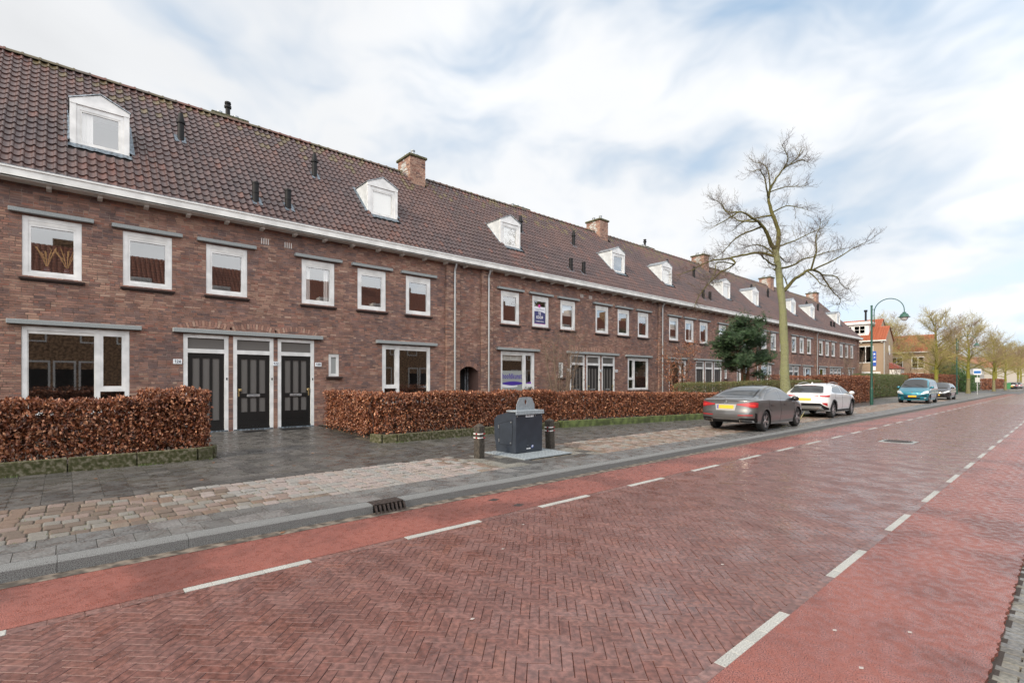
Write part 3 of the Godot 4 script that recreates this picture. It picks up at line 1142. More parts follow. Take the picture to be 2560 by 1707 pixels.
func dormer(parent: Node3D, x: float, mx: float, blind: bool, mossy := false) -> void:
	# front at depth 18.1; local z = 17 - depth
	var z := FD - 18.10
	var w := 1.28
	var y0 := 8.16
	var y1 := 9.36
	var yp := 9.66
	var x0 := x - w / 2
	var x1 := x + w / 2
	var zb := FD - 19.22
	var zp := FD - 19.50
	var s := Shape.new()
	s.span(Vector3(x0, y1 - 0.14, z - 0.75), Vector3(x1, y1 - 0.11, z - 0.03))
	var d := part(parent, "dormer", s, M.white_wood)
	for e in [x0 + 0.006, x1 - 0.006]:
		s = Shape.new()
		s.prism(PackedVector2Array([Vector2(z - 0.02, y0), Vector2(z - 0.02, y1), Vector2(zb, y1)]), -0.012, 0.012, Transform3D(Basis(Vector3(0, 0, 1), Vector3(0, 1, 0), Vector3(-1, 0, 0)), Vector3(e, 0, 0)))
		part(d, "cheek", s, mat("cheek_board", Color(0.56, 0.59, 0.61), 0.5, 0.0, T["soft"], 0.5))
	s = Shape.new()
	for e in [[x0 - 0.004, x0 + 0.125], [x1 - 0.125, x1 + 0.004]]:
		s.span(Vector3(e[0], y0 - 0.03, z - 0.05), Vector3(e[1], y1 - 0.10, z + 0.012))
	part(d, "corner_board", s, M.white_wood)
	s = Shape.new()      # gable board
	s.prism(PackedVector2Array([Vector2(x0 - 0.012, y1 - 0.10), Vector2(x1 + 0.012, y1 - 0.10), Vector2(x1 + 0.012, y1 + 0.01), Vector2(x, yp), Vector2(x0 - 0.012, y1 + 0.01)]), z - 0.05, z + 0.024)
	part(d, "gable_board", s, M.white_wood)
	s = Shape.new()      # zinc roof with a thin edge
	for sg in [-1.0, 1.0]:
		var ex: float = x + sg * (w / 2 + 0.035)
		var t := Vector3(0, 0.028, 0)
		var q: Array[Vector3] = [Vector3(ex, y1 + 0.004, z + 0.05), Vector3(ex, y1 + 0.004, zb - 0.02), Vector3(x, yp + 0.016, zp), Vector3(x, yp + 0.016, z + 0.05)]
		var cc := Vector3(x, y1 - 3, z - 0.5)
		s.out4([q[0] + t, q[1] + t, q[2] + t, q[3] + t] as Array[Vector3], cc)
		s.out4([q[0], q[3], q[3] + t, q[0] + t] as Array[Vector3], Vector3(x, y1, z - 1))
		s.out4([q[0], q[1], q[1] + t, q[0] + t] as Array[Vector3], Vector3(x, y1, z - 0.5))
	part(d, "dormer_roof", s, M.zinc)
	# window of the dormer
	var a := x0 + 0.125
	var b := x1 - 0.125
	s = Shape.new()
	frame_rect(s, a, b, y0 - 0.01, y1 - 0.10, 0.075, z - 0.06, z - 0.012, 0.13)
	part(d, "window_frame", s, M.white_wood)
	s = Shape.new()
	frame_rect(s, a + 0.075, b - 0.075, y0 + 0.065, y1 - 0.23, 0.045, z - 0.055, z - 0.022)
	part(d, "sash", s, M.white_gutter)
	pane(d, a + 0.12, b - 0.12, y0 + 0.11, y1 - 0.275, z - 0.045)
	s = Shape.new()
	s.span(Vector3(a + 0.02, y0, z - 0.95), Vector3(b - 0.02, y1 - 0.12, z - 0.90))
	if blind: s.span(Vector3(a + 0.09, y0 + 0.07, z - 0.085), Vector3(b - 0.09, y1 - 0.24, z - 0.080))
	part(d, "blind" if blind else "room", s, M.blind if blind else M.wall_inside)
	if mossy:
		s = Shape.new()
		folds(s, a + 0.10, a + 0.36, y0 + 0.08, y1 - 0.25, z - 0.12)
		part(d, "curtain", s, M.curtain)
	s = Shape.new()      # lead dressed over the tiles round the foot and up the sides
	var n := 14
	for k in n:
		var xa := x0 - 0.10 + (w + 0.20) * k / n
		var xb := x0 - 0.10 + (w + 0.20) * (k + 1) / n
		var ya := 0.012 * sin(k * 2.2)
		var yb := 0.012 * sin((k + 1) * 2.2)
		var dl := 17.87
		s.quad(Vector3(xa, roof_y(dl) + 0.075 + ya, FD - dl), Vector3(xa, y0 + 0.01, z + 0.02), Vector3(xb, y0 + 0.01, z + 0.02), Vector3(xb, roof_y(dl) + 0.075 + yb, FD - dl))
	for sg in [-1.0, 1.0]:
		var e: float = x + sg * w / 2
		for k in 5:
			var da := 18.05 + k * 0.235
			var db := da + 0.235
			var q: Array[Vector3] = [Vector3(e + sg * 0.13, roof_y(da) + 0.085 + 0.01 * (k % 2), FD - da), Vector3(e, roof_y(da) + 0.12, FD - da), Vector3(e, roof_y(db) + 0.12, FD - db), Vector3(e + sg * 0.13, roof_y(db) + 0.085 + 0.01 * ((k + 1) % 2), FD - db)]
			s.out4(q, Vector3(e, roof_y(da) - 2, FD - da - 1.5))
	part(d, "lead_flashing", s, M.lead)


func roof_pipe(parent: Node3D, x: float, dep: float, kind: int) -> void:
	var y := roof_y(dep)
	var at := Vector3(x, y, FD - dep)
	var s := Shape.new()
	var h := 0.92 if kind == 0 else 0.66
	var r := 0.095 if kind == 0 else 0.100
	if kind == 0:
		s.lathe(PackedVector2Array([Vector2(r, -0.05), Vector2(r, h * 0.62), Vector2(r * 1.35, h * 0.64), Vector2(r * 1.35, h * 0.70), Vector2(r * 1.05, h * 0.72), Vector2(r * 1.0, h * 0.78), Vector2(r * 0.62, h), Vector2(0, h)]), 12, at)
	else:
		s.lathe(PackedVector2Array([Vector2(r, -0.05), Vector2(r, h * 0.45), Vector2(r * 1.08, h * 0.47), Vector2(r * 1.08, h * 0.55), Vector2(r, h * 0.57), Vector2(r, h * 0.9), Vector2(r * 1.12, h * 0.92), Vector2(r * 1.05, h), Vector2(0, h * 1.02)]), 12, at)
	var p := part(parent, "vent_pipe", s, M.black_plastic)
	s = Shape.new()
	s.box(at + Vector3(0, 0.085, 0.0), Vector3(0.36, 0.02, 0.44), Basis(Vector3(1, 0, 0), atan2(RIDGE_Y - EAVE_Y, RIDGE_D - EAVE_D)))
	part(p, "flashing_plate", s, M.lead)


func chimney(parent: Node3D, x0: float, x1: float, d0: float, d1: float, y0: float, y1: float, pots: int, lime: bool, flue := false) -> void:
	var s := Shape.new()
	s.span(Vector3(x0 + 0.012, y0, FD - d1 + 0.012), Vector3(x1 - 0.012, y1, FD - d0 - 0.012))
	var ch := part(parent, "chimney", s, M.mortar)
	var xfs := []
	var tn := []
	var rows := int((y1 - y0) / 0.0605)
	for f in 3:
		var len_ := (x1 - x0) if f == 0 else (d1 - d0)
		var bx := []
		var bt := []
		fill_bricks(-len_ / 2, len_ / 2, y0, y1, 0, 0.06, [], bx, bt, Vector2(x0, 0), 0.7)
		var tr := Transform3D(Basis(), Vector3((x0 + x1) / 2, 0, FD - d0))
		if f == 1: tr = Transform3D(Basis(Vector3.UP, -PI / 2), Vector3(x0, 0, FD - (d0 + d1) / 2))
		if f == 2: tr = Transform3D(Basis(Vector3.UP, PI / 2), Vector3(x1, 0, FD - (d0 + d1) / 2))
		for i in bx.size():
			xfs.append(tr * bx[i])
			var l: Vector3 = bx[i].origin
			if lime and f == 1 and absf(l.x + 0.05) < 0.40 - 0.3 * absf(l.y - y0 - 0.75) and rng.randf() < 0.8: tn.append(8)
			else: tn.append(bt[i])
	var tones := tones_of(brick_unit, BRICK_TONES)
	tones.append([brick_unit, Color(0.66, 0.64, 0.60)])
	pieces(ch, "brick", tones, M.brick, xfs, tn, 0, 0.12)
	s = Shape.new()
	s.bevel_box(Vector3((x0 + x1) / 2, y1 + 0.05, FD - (d0 + d1) / 2), Vector3(x1 - x0 + 0.14, 0.11, d1 - d0 + 0.14), 0.015)
	part(ch, "cap", s, M.mossy_concrete)
	for k in pots:
		s = Shape.new()
		var t := (k + 0.5) / pots
		var at := Vector3(lerpf(x0, x1, 0.5 + 0.22 * (1 if k % 2 else -1)), y1 + 0.10, FD - lerpf(d0, d1, t))
		if x1 - x0 > d1 - d0: at = Vector3(lerpf(x0, x1, t), y1 + 0.10, FD - (d0 + d1) / 2)
		s.lathe(PackedVector2Array([Vector2(0.085, -0.02), Vector2(0.085, 0.16), Vector2(0.105, 0.17), Vector2(0.105, 0.23), Vector2(0.06, 0.235), Vector2(0, 0.2)]), 10, at)
		part(ch, "flue_pot", s, M.zinc)
	if flue:
		s = Shape.new()
		s.lathe(PackedVector2Array([Vector2(0.085, 0), Vector2(0.085, 0.45), Vector2(0.13, 0.47), Vector2(0.13, 0.55), Vector2(0.08, 0.57), Vector2(0.08, 0.62), Vector2(0.12, 0.63), Vector2(0.11, 0.70), Vector2(0, 0.71)]), 12, Vector3((x0 + x1) / 2, y1 + 0.1, FD - (d0 + d1) / 2))
		part(ch, "flue_pipe", s, M.black_plastic)


func house(n: int, xa: float, xb: float, mid: float, mirror: bool, label: String) -> void:
	var o := thing("terraced_house", Vector3(mid, 0, -FD), label, "house", "houses of the brick terrace")
	var x0 := xa - mid
	var x1 := xb - mid
	var f := -1.0 if mirror else 1.0
	var near := n < 2
	# openings, in the house's own axes (facade at z = 0)
	var holes := []
	var ux := [-5.25, -3.31, -1.37, 1.37, 3.31, 5.25]
	for x in ux: holes.append(Rect2(x - 0.55, 4.275, 1.10, 1.475))
	var doors := []
	for k in 3:
		var a := -2.49 + k * 1.28
		doors.append([a, a + 1.155] if f > 0 else [-a - 1.155, -a])
		holes.append(Rect2(doors[k][0], 0.0, 1.155, 3.075))
	var bw := Rect2(-5.81, 0.86, 2.09, 2.20)
	holes.append(bw)
	var rw := Rect2(3.71, 0.86, 2.08, 2.20) if n != 1 else Rect2(3.71, 1.20, 2.08, 1.86)
	holes.append(rw)
	var sw := Rect2(1.72 if f > 0 else -2.08, 1.88, 0.36, 0.75)
	holes.append(sw)
	# passage between houses 1 and 2
	if n == 0: holes.append(Rect2(7.17, 0.0, 1.02, 2.42))
	var wall := Shape.new()
	flat_minus(wall, x0, x1, 0.05, 6.55, -0.008, holes)
	var back := 8.6
	var bw_ := Shape.new()
	bw_.span(Vector3(x0 + 0.01, 0.05, -back), Vector3(x1 - 0.01, 6.7, -back + 0.1), "")
	part(o, "back_wall", bw_, M.mortar)
	var wl := part(o, "wall", wall, M.mortar)
	var xfs := []
	var tn := []
	var arches := []
	for k in 3: arches.append(Vector2((doors[k][0] + doors[k][1]) / 2, 3.22))
	fill_bricks(x0, x1, 0.06, 6.53, 0.0, 0.05, holes, xfs, tn, Vector2(mid, 0))
	# piers with the downpipes
	var piers := [[6.49, 7.16], [8.31, 8.30]] if n == 0 else ([[-6.96, -6.34], [6.80, 6.92]] if n == 1 else [[-6.97, -6.62], [6.80, 6.90]])
	if n == 4: piers = [[-6.99, -6.62], [7.40, 7.75]]
	for p in piers:
		if p[1] - p[0] < 0.05: continue
		var ps := Shape.new()
		ps.span(Vector3(p[0] + 0.008, 0.05, 0.0), Vector3(p[1] - 0.008, 6.5, 0.097), "b")
		part(o, "pier", ps, M.mortar)
		fill_bricks(p[0], p[1], 0.06, 6.50, 0.105, 0.10, [], xfs, tn, Vector2(mid, 0), 0.35)
	pieces(wl, "brick", tones_of(brick_unit, BRICK_TONES), M.brick, xfs, tn, 300 if n == 0 else 0, 0.14)
	# relieving arches of bricks on edge over the doors and open joints under the eaves
	if near:
		for k in 3:
			var cx: float = (doors[k][0] + doors[k][1]) / 2
			for i in range(-8, 9):
				var an := i * 0.052
				var c := Vector3(cx + sin(an) * 1.55, 3.42 - 1.55 + cos(an) * 1.55 - 0.02, 0.006)
				put(wl, "arch_brick", painted(brick_unit, BRICK_TONES[[0, 1, 4, 7, 2][absi(i * 7 + k) % 5]]), M.brick, Transform3D(Basis(Vector3(0, 0, 1), -an) * Basis.from_scale(Vector3(0.058, 0.155, 0.05)), c))
		for gx in [-0.42, 0.28]:
			var vs := Shape.new()
			for i in 4: vs.span(Vector3(gx + i * 0.065, 6.02, 0.0), Vector3(gx + i * 0.065 + 0.022, 6.20, 0.006))
			part(wl, "air_vent", vs, M.white_gutter)
	# end wall and gable
	if n == 4:
		var g := Shape.new()
		g.span(Vector3(x1 - 0.09, 0.05, -back), Vector3(x1 - 0.012, 6.7, -0.01))
		g.prism(PackedVector2Array([Vector2(-0.1, 6.7), Vector2(-RIDGE_D + FD, RIDGE_Y - 0.1), Vector2(-back, 6.7)]), -0.04, 0.04, Transform3D(Basis(Vector3(0, 0, 1), Vector3(0, 1, 0), Vector3(-1, 0, 0)), Vector3(x1 - 0.05, 0, 0)))
		part(o, "gable_wall", g, mat("gable_brick", Color(0.234, 0.122, 0.099), 0.9, 0.0, T["grain"], 3.0))
	if n == 0:
		var g := Shape.new()
		g.span(Vector3(x0 + 0.01, 0.05, -back), Vector3(x0 + 0.09, 6.7, -0.01))
		g.prism(PackedVector2Array([Vector2(-0.1, 6.7), Vector2(-RIDGE_D + FD, RIDGE_Y - 0.1), Vector2(-back, 6.7)]), -0.04, 0.04, Transform3D(Basis(Vector3(0, 0, 1), Vector3(0, 1, 0), Vector3(-1, 0, 0)), Vector3(x0 + 0.05, 0, 0)))
		part(o, "gable_wall", g, mat("gable_brick", Color(0.234, 0.122, 0.099), 0.9, 0.0, T["grain"], 3.0))
	# windows and doors
	for k in 6:
		var dec := 0
		if n == 0: dec = [0, 0, 0, 1, 0, 0][k]
		elif n == 1: dec = [0, 0, 2, 0, 0, 0][k]
		else: dec = (n * 5 + k * 7) % 4
		upper_window(o, ux[k], 4.275, 5.75, 1.10, dec)
	var w1 := big_window(o, bw.position.x, bw.end.x, bw.position.y, bw.end.y, true)
	var w2 := big_window(o, rw.position.x, rw.end.x, rw.position.y, rw.end.y, false)
	if n == 1: window_lettering(w1, bw)
	if n == 1: sale_poster(o, ux[1])
	for k in 3:
		front_door(o, doors[k][0], doors[k][1], (k < 2) if f > 0 else k > 0, n == 0 and k > 0, n == 0 and k > 0 or n == 1)
	var dl := Shape.new()
	var da := minf(doors[0][0], doors[2][0])
	var db := maxf(doors[0][1], doors[2][1])
	dl.bevel_box(Vector3((da + db) / 2, 3.165, 0.025), Vector3(db - da + 0.52, 0.120, 0.21), 0.008)
	part(o, "lintel", dl, M.concrete)
	if n == 0:
		house_number(o, "124", doors[0][0] - 0.14, 2.27)
		house_number(o, "122", (doors[1][1] + doors[2][0]) / 2, 2.27)
		house_number(o, "120", doors[2][1] + 0.13, 2.27)
	elif n == 1:
		house_number(o, "118", doors[2][0] - 0.14, 2.27)
		house_number(o, "116", (doors[1][1] + doors[0][0]) / 2 , 2.27)
		house_number(o, "114", doors[0][1] + 0.14, 2.27)
	# small toilet window
	var ss := Shape.new()
	frame_rect(ss, sw.position.x, sw.end.x, sw.position.y, sw.end.y, 0.05, -0.13, -0.02)
	frame_rect(ss, sw.position.x + 0.05, sw.end.x - 0.05, sw.position.y + 0.05, sw.end.y - 0.05, 0.04, -0.12, -0.03)
	var st := part(o, "window", ss, M.white_wood)
	ss = Shape.new()
	ss.span(Vector3(sw.position.x + 0.09, sw.position.y + 0.09, -0.075), Vector3(sw.end.x - 0.09, sw.end.y - 0.09, -0.07))
	part(st, "pane", ss, mat("frosted", Color(0.30, 0.31, 0.30), 0.2))
	ss = Shape.new()
	ss.bevel_box(Vector3(sw.get_center().x, sw.position.y - 0.05, 0.01), Vector3(0.56, 0.08, 0.16), 0.01, Basis(Vector3(1, 0, 0), 0.1))
	part(o, "sill", ss, M.brown_sill)
	if n == 0: passage_gate(o)
	# gutter, soffit and brackets
	var gt := Shape.new()
	var gx0 := x0 - (0.35 if n == 0 else 0.0)
	var gx1 := x1 + (0.35 if n == 4 else 0.0)
	gt.span(Vector3(gx0, 6.505, 0.0), Vector3(gx1, 6.55, 0.40))
	gt.span(Vector3(gx0, 6.51, 0.36), Vector3(gx1, 6.765, 0.40))
	gt.span(Vector3(gx0, 6.725, 0.40), Vector3(gx1, 6.770, 0.425))
	gt.span(Vector3(gx0, 6.55, 0.0), Vector3(gx1, 6.74, 0.06))
	var gu := part(o, "gutter", gt, M.white_gutter)
	var ge := Shape.new()
	ge.span(Vector3(gx0, 6.77, 0.345), Vector3(gx1, 6.782, 0.428))
	ge.span(Vector3(gx0, 6.60, 0.07), Vector3(gx1, 6.64, 0.35))
	part(gu, "zinc_edge", ge, M.lead)
	var bk := Shape.new()
	bk.prism(PackedVector2Array([Vector2(0.002, 6.50), Vector2(0.002, 6.41), Vector2(0.22, 6.44), Vector2(0.26, 6.50)]), -0.05, 0.05, Transform3D(Basis(Vector3(0, 0, 1), Vector3(0, 1, 0), Vector3(-1, 0, 0)), Vector3.ZERO))
	var bm := bk.mesh()
	var bx := x0 + 0.45
	while bx < x1 - 0.2:
		put(gu, "bracket", bm, M.white_gutter, Transform3D(Basis(), Vector3(bx, 0, 0)))
		bx += 0.98
	var pipes := [6.86, 8.30 + 0.34] if n == 0 else ([7.08] if n == 1 else [7.02])
	if n == 4: pipes = []
	for px in pipes:
		var dp := Shape.new()
		dp.tube(PackedVector3Array([Vector3(px, 6.52, 0.28), Vector3(px, 6.40, 0.26), Vector3(px, 6.24, 0.175), Vector3(px, 6.14, 0.16), Vector3(px, 0.1, 0.16)]), PackedFloat32Array([0.042, 0.042, 0.042, 0.042, 0.042]), 10)
		for yy in [1.2, 2.9, 4.6]: dp.lathe(PackedVector2Array([Vector2(0.05, 0), Vector2(0.05, 0.06)]), 10, Vector3(px, yy, 0.16))
		part(o, "downpipe", dp, mat("pale_zinc", Color(0.55, 0.56, 0.56), 0.4, 0.5, T["grain"], 1.5))
	roof(o, n, x0, x1, mid)


func roof(o: Node3D, n: int, x0: float, x1: float, mid: float) -> void:
	var s := Shape.new()
	var zr := FD - RIDGE_D
	var ze := FD - EAVE_D + 0.12
	var ye := roof_y(EAVE_D - 0.12)
	var bk := -8.9
	s.quad(Vector3(x0, ye, ze), Vector3(x0, RIDGE_Y, zr), Vector3(x1, RIDGE_Y, zr), Vector3(x1, ye, ze))
	s.quad(Vector3(x1, 6.6, bk), Vector3(x1, RIDGE_Y, zr), Vector3(x0, RIDGE_Y, zr), Vector3(x0, 6.6, bk))
	var rf := part(o, "roof", s, M.roof_under)
	var slope := Vector2(RIDGE_D - EAVE_D, RIDGE_Y - EAVE_Y)
	var len_ := slope.length()
	var ang := atan2(slope.y, slope.x)
	var dn := Vector3(0, -sin(ang), cos(ang))      # down the slope, towards the street
	var up := Vector3(0, cos(ang), sin(ang))
	var dx: Array = [-4.28, 4.30]
	var step := 0.3165
	var rows := int(len_ / step) + 1
	var cols := int((x1 - x0) / 0.2) + 1
	var wdt := (x1 - x0) / cols
	var chim: Array = chimneys_of(n)
	var xfs := []
	var tn := []
	for r in rows:
		var t := len_ - 0.02 - r * step           # distance of the tile's upper end from the eave
		t = r * step + 0.20
		if t > len_ + 0.05: break
		for c in cols:
			var x := x0 + (c + 0.5) * wdt
			var top := Vector3(x, RIDGE_Y, zr) + dn * (len_ - t) + up * 0.035
			var dep := FD - top.z
			var skip := false
			for q in dx:
				if absf(x - q) < 0.60 and dep > 17.95 and dep < 19.15 + 0.25 * (1 - absf(x - q) / 0.6) and top.y < 9.6: skip = true
			for q in chim:
				if x > q[0] and x < q[1] and dep > q[2] - 0.1: skip = true
			if skip: continue
			var b := Basis(Vector3(1, 0, 0), up, dn)
			b = b * Basis.from_euler(Vector3(rng.randf_range(-0.010, 0.010), rng.randf_range(-0.008, 0.008), rng.randf_range(-0.012, 0.012)))
			xfs.append(Transform3D(b, top + up * rng.randf_range(-0.003, 0.003)))
			var wx := x + mid
			var g := noise_a.get_noise_2d(wx * 0.6, top.y * 0.9 + 40.0) + rng.randf_range(-0.35, 0.35)
			var k := 0
			if g < -0.3: k = 3
			elif g < 0.0: k = 1
			elif g < 0.3: k = 0
			else: k = 2
			if r >= rows - 2 and rng.randf() < 0.45: k = 4 if rng.randf() < 0.6 else 5
			elif r >= rows - 5 and rng.randf() < 0.14: k = 5
			elif rng.randf() < 0.03: k = 4
			for q in dx:
				if absf(x - q - 0.1) < 0.75 and dep < 18.0 and rng.randf() < 0.5: k = 2 if rng.randf() < 0.6 else 4
			tn.append(k)
	pieces(rf, "roof_tile", tones_of(tile_unit, TILE_TONES), M.tile, xfs, tn, 300 if n < 2 else 0, 0.15)
	# ridge tiles
	var rt := Shape.new()
	for k in 8:
		var a0 := PI * k / 8 - 0.0
		var a1 := PI * (k + 1) / 8
		for e in [[-0.21, 0.13, 0.0], [0.16, 0.21, 0.02]]:
			var r0: float = 0.125 + e[2]
			s = rt
			var p0 := Vector3(0, sin(a0) * r0 * 0.9, cos(a0) * r0)
			var p1 := Vector3(0, sin(a1) * r0 * 0.9, cos(a1) * r0)
			var xa := Vector3(e[0], 0, 0)
			var xb := Vector3(e[1] if e[2] > 0 else 0.17, 0, 0)
			s.quadn(p0 + xa, p1 + xa, p1 + xb, p0 + xb, p0.normalized(), p1.normalized(), p1.normalized(), p0.normalized())
			if e[2] > 0: s.quad(p0 + xa, Vector3(p0.x, p0.y * 0.8, p0.z * 0.8) + xa, Vector3(p1.x, p1.y * 0.8, p1.z * 0.8) + xa, p1 + xa)
	var rm := [painted(rt.mesh(), Color(0.152, 0.084, 0.051)), painted(rt.mesh(), Color(0.124, 0.096, 0.045)), painted(rt.mesh(), Color(0.169, 0.070, 0.047)), painted(rt.mesh(), Color(0.112, 0.084, 0.062))]
	var rx := x0 + 0.2
	while rx < x1 - 0.1:
		var skip := false
		for q in chim:
			if rx > q[0] - 0.1 and rx < q[1] + 0.1 and q[2] < 21.25 and q[3] > 21.3: skip = true
		if not skip: put(rf, "ridge_tile", rm[rng.randi() % 4], M.tile, Transform3D(Basis.from_euler(Vector3(0, rng.randf_range(-0.02, 0.02), rng.randf_range(-0.02, 0.02))), Vector3(rx, RIDGE_Y + 0.02, zr)))
		rx += 0.39
	dormer(o, dx[0], mid, n >= 1, n == 0)
	dormer(o, dx[1], mid, n != 1, false)
	for q in chim: chimney(o, q[0], q[1], q[2], q[3], q[4], q[5], q[6], q[7], q[8])
	# pipes
	var pv: Array = [[2.82, 19.34, 0], [7.12, 19.32, 0], [4.53, 17.33, 1], [5.53, 17.36, 1]]
	if n == 1: pv = [[17.79, 19.28, 0], [22.04, 19.36, 0], [19.56, 17.36, 1], [20.5, 17.3, 1]]
	elif n > 1: pv = [[mid - 2.2, 19.3, 0], [mid + 1.7, 19.4, 0], [mid - 0.7, 17.4, 1], [mid + 0.3, 17.4, 1]]
	for p in pv: roof_pipe(o, p[0] - mid, p[1], p[2])


func chimneys_of(n: int) -> Array:
	# x0, x1 (own axes), near depth, far depth, foot, top, pots, lime stain, flue
	var mids := [5.03, 20.30, 34.20, 48.12, 62.00]
	var m: float = mids[n]
	var r := []
	var front := [[12.12, 12.96], [26.28, 27.15], [40.2, 41.05], [54.05, 54.92], [67.75, 68.6]]
	r.append([front[n][0] - m, front[n][1] - m, 20.80, 21.95, 10.75, 12.32, 4, true, false])
	r.append([-0.75 + (0.35 if n == 1 else 0.0), 0.42 + (0.35 if n == 1 else 0.0), 22.1, 22.9, 10.2, 12.02, 3 if n != 0 else 2, false, n == 0 or n == 2])
	return r


func passage_gate(o: Node3D) -> void:
	# the arched way through to the back gardens, closed by a dark boarded gate
	var s := Shape.new()
	var a := 7.17
	var b := 8.19
	s.quad(Vector3(a, 0.1, 0.0), Vector3(a, 2.42, 0.0), Vector3(a, 2.42, -1.2), Vector3(a, 0.1, -1.2))
	s.quad(Vector3(b, 0.1, -1.2), Vector3(b, 2.42, -1.2), Vector3(b, 2.42, 0.0), Vector3(b, 0.1, 0.0))
	s.quad(Vector3(a, 2.42, -1.2), Vector3(a, 2.42, 0.0), Vector3(b, 2.42, 0.0), Vector3(b, 2.42, -1.2))
	s.quad(Vector3(a, 0.1, -1.2), Vector3(a, 2.42, -1.2), Vector3(b, 2.42, -1.2), Vector3(b, 0.1, -1.2))
	var pg := part(o, "passage", s, mat("passage_brick", Color(0.180, 0.101, 0.083), 0.9, 0.0, T["grain"], 3.0))
	var ar := Shape.new()
	for i in range(-7, 8):      # segmental arch of bricks on edge, filling the corners above the opening
		var an := i * 0.105
		var c := Vector3((a + b) / 2 + sin(an) * 0.74, 2.33 - 0.64 + cos(an) * 0.74, 0.0)
		put(pg, "arch_brick", painted(brick_unit, BRICK_TONES[absi(i * 5) % 4]), M.brick, Transform3D(Basis(Vector3(0, 0, 1), -an) * Basis.from_scale(Vector3(0.066, 0.21, 0.16)), c + Vector3(0, 0, 0.008)))
	var g := Shape.new()
	g.span(Vector3(a + 0.02, 0.15, -0.62), Vector3(b - 0.30, 2.22, -0.58))
	var gm := part(pg, "gate", g, M.black_plastic)
	g = Shape.new()
	frame_rect(g, a + 0.01, b - 0.26, 0.15, 2.27, 0.05, -0.60, -0.54)
	g.span(Vector3(b - 0.19, 0.15, -0.60), Vector3(b - 0.13, 2.30, -0.54))
	part(pg, "gate_frame", g, M.zinc)


func sale_poster(o: Node3D, x: float) -> void:
	# estate agent's poster behind the second upper window: white head with a line of script, dark blue panel, pink foot
	var s := Shape.new()
	var z := -0.060
	var x0 := x - 0.40
	var x1 := x + 0.37
	s.span(Vector3(x0, 4.50, z - 0.004), Vector3(x1, 5.26, z))
	var w := part(o, "sale_poster", s, mat("paper", Color(0.72, 0.72, 0.76), 0.5))
	s = Shape.new()
	var pts := PackedVector2Array([Vector2(x0 + 0.02, 4.44), Vector2(x1 - 0.005, 4.44), Vector2(x1 - 0.005, 4.97), Vector2(x + 0.15, 5.02), Vector2(x - 0.1, 5.045), Vector2(x0 + 0.02, 5.03)])
	s.prism(pts, z, z + 0.004)
	part(w, "blue_panel", s, mat("poster_blue", Color(0.035, 0.035, 0.13), 0.5))
	s = Shape.new()
	s.span(Vector3(x0 + 0.02, 4.33, z), Vector3(x1 - 0.005, 4.45, z + 0.005))
	part(w, "pink_band", s, mat("poster_pink", Color(0.55, 0.06, 0.30), 0.5))
	s = Shape.new()
	s.span(Vector3(x0 + 0.10, 4.365, z + 0.005), Vector3(x1 - 0.03, 4.385, z + 0.007))
	part(w, "pale_line", s, mat("poster_white", Color(0.75, 0.72, 0.74), 0.5))
	words(w, "lettering", "TE", 0.14, M.poster_white, Transform3D(Basis.from_scale(Vector3(0.85, 1, 1)), Vector3(x - 0.015, 4.925, z + 0.006)), "Droid Sans", true)
	words(w, "lettering", "KOOP", 0.14, M.poster_white, Transform3D(Basis.from_scale(Vector3(0.85, 1, 1)), Vector3(x - 0.015, 4.75, z + 0.006)), "Droid Sans", true)
	words(w, "lettering", "T 0348 531 791 4", 0.050, M.poster_white, Transform3D(Basis(), Vector3(x - 0.015, 4.56, z + 0.006)), "Droid Sans", true)
	words(w, "lettering", "Coppelmans", 0.080, mat("poster_grey", Color(0.22, 0.22, 0.30), 0.5), Transform3D(Basis(), Vector3(x - 0.015, 5.13, z + 0.002)), "Droid Sans", false)
	s = Shape.new()
	var heart := PackedVector2Array()
	for k in 14:
		var a := TAU * k / 14
		heart.append(Vector2(x - 0.04 + 0.075 * cos(a) * (1.0 - 0.25 * maxf(0, -sin(a))), 5.29 + 0.085 * sin(a)))
	s.prism(heart, z, z + 0.006)
	part(w, "pink_emblem", s, M.poster_pink)


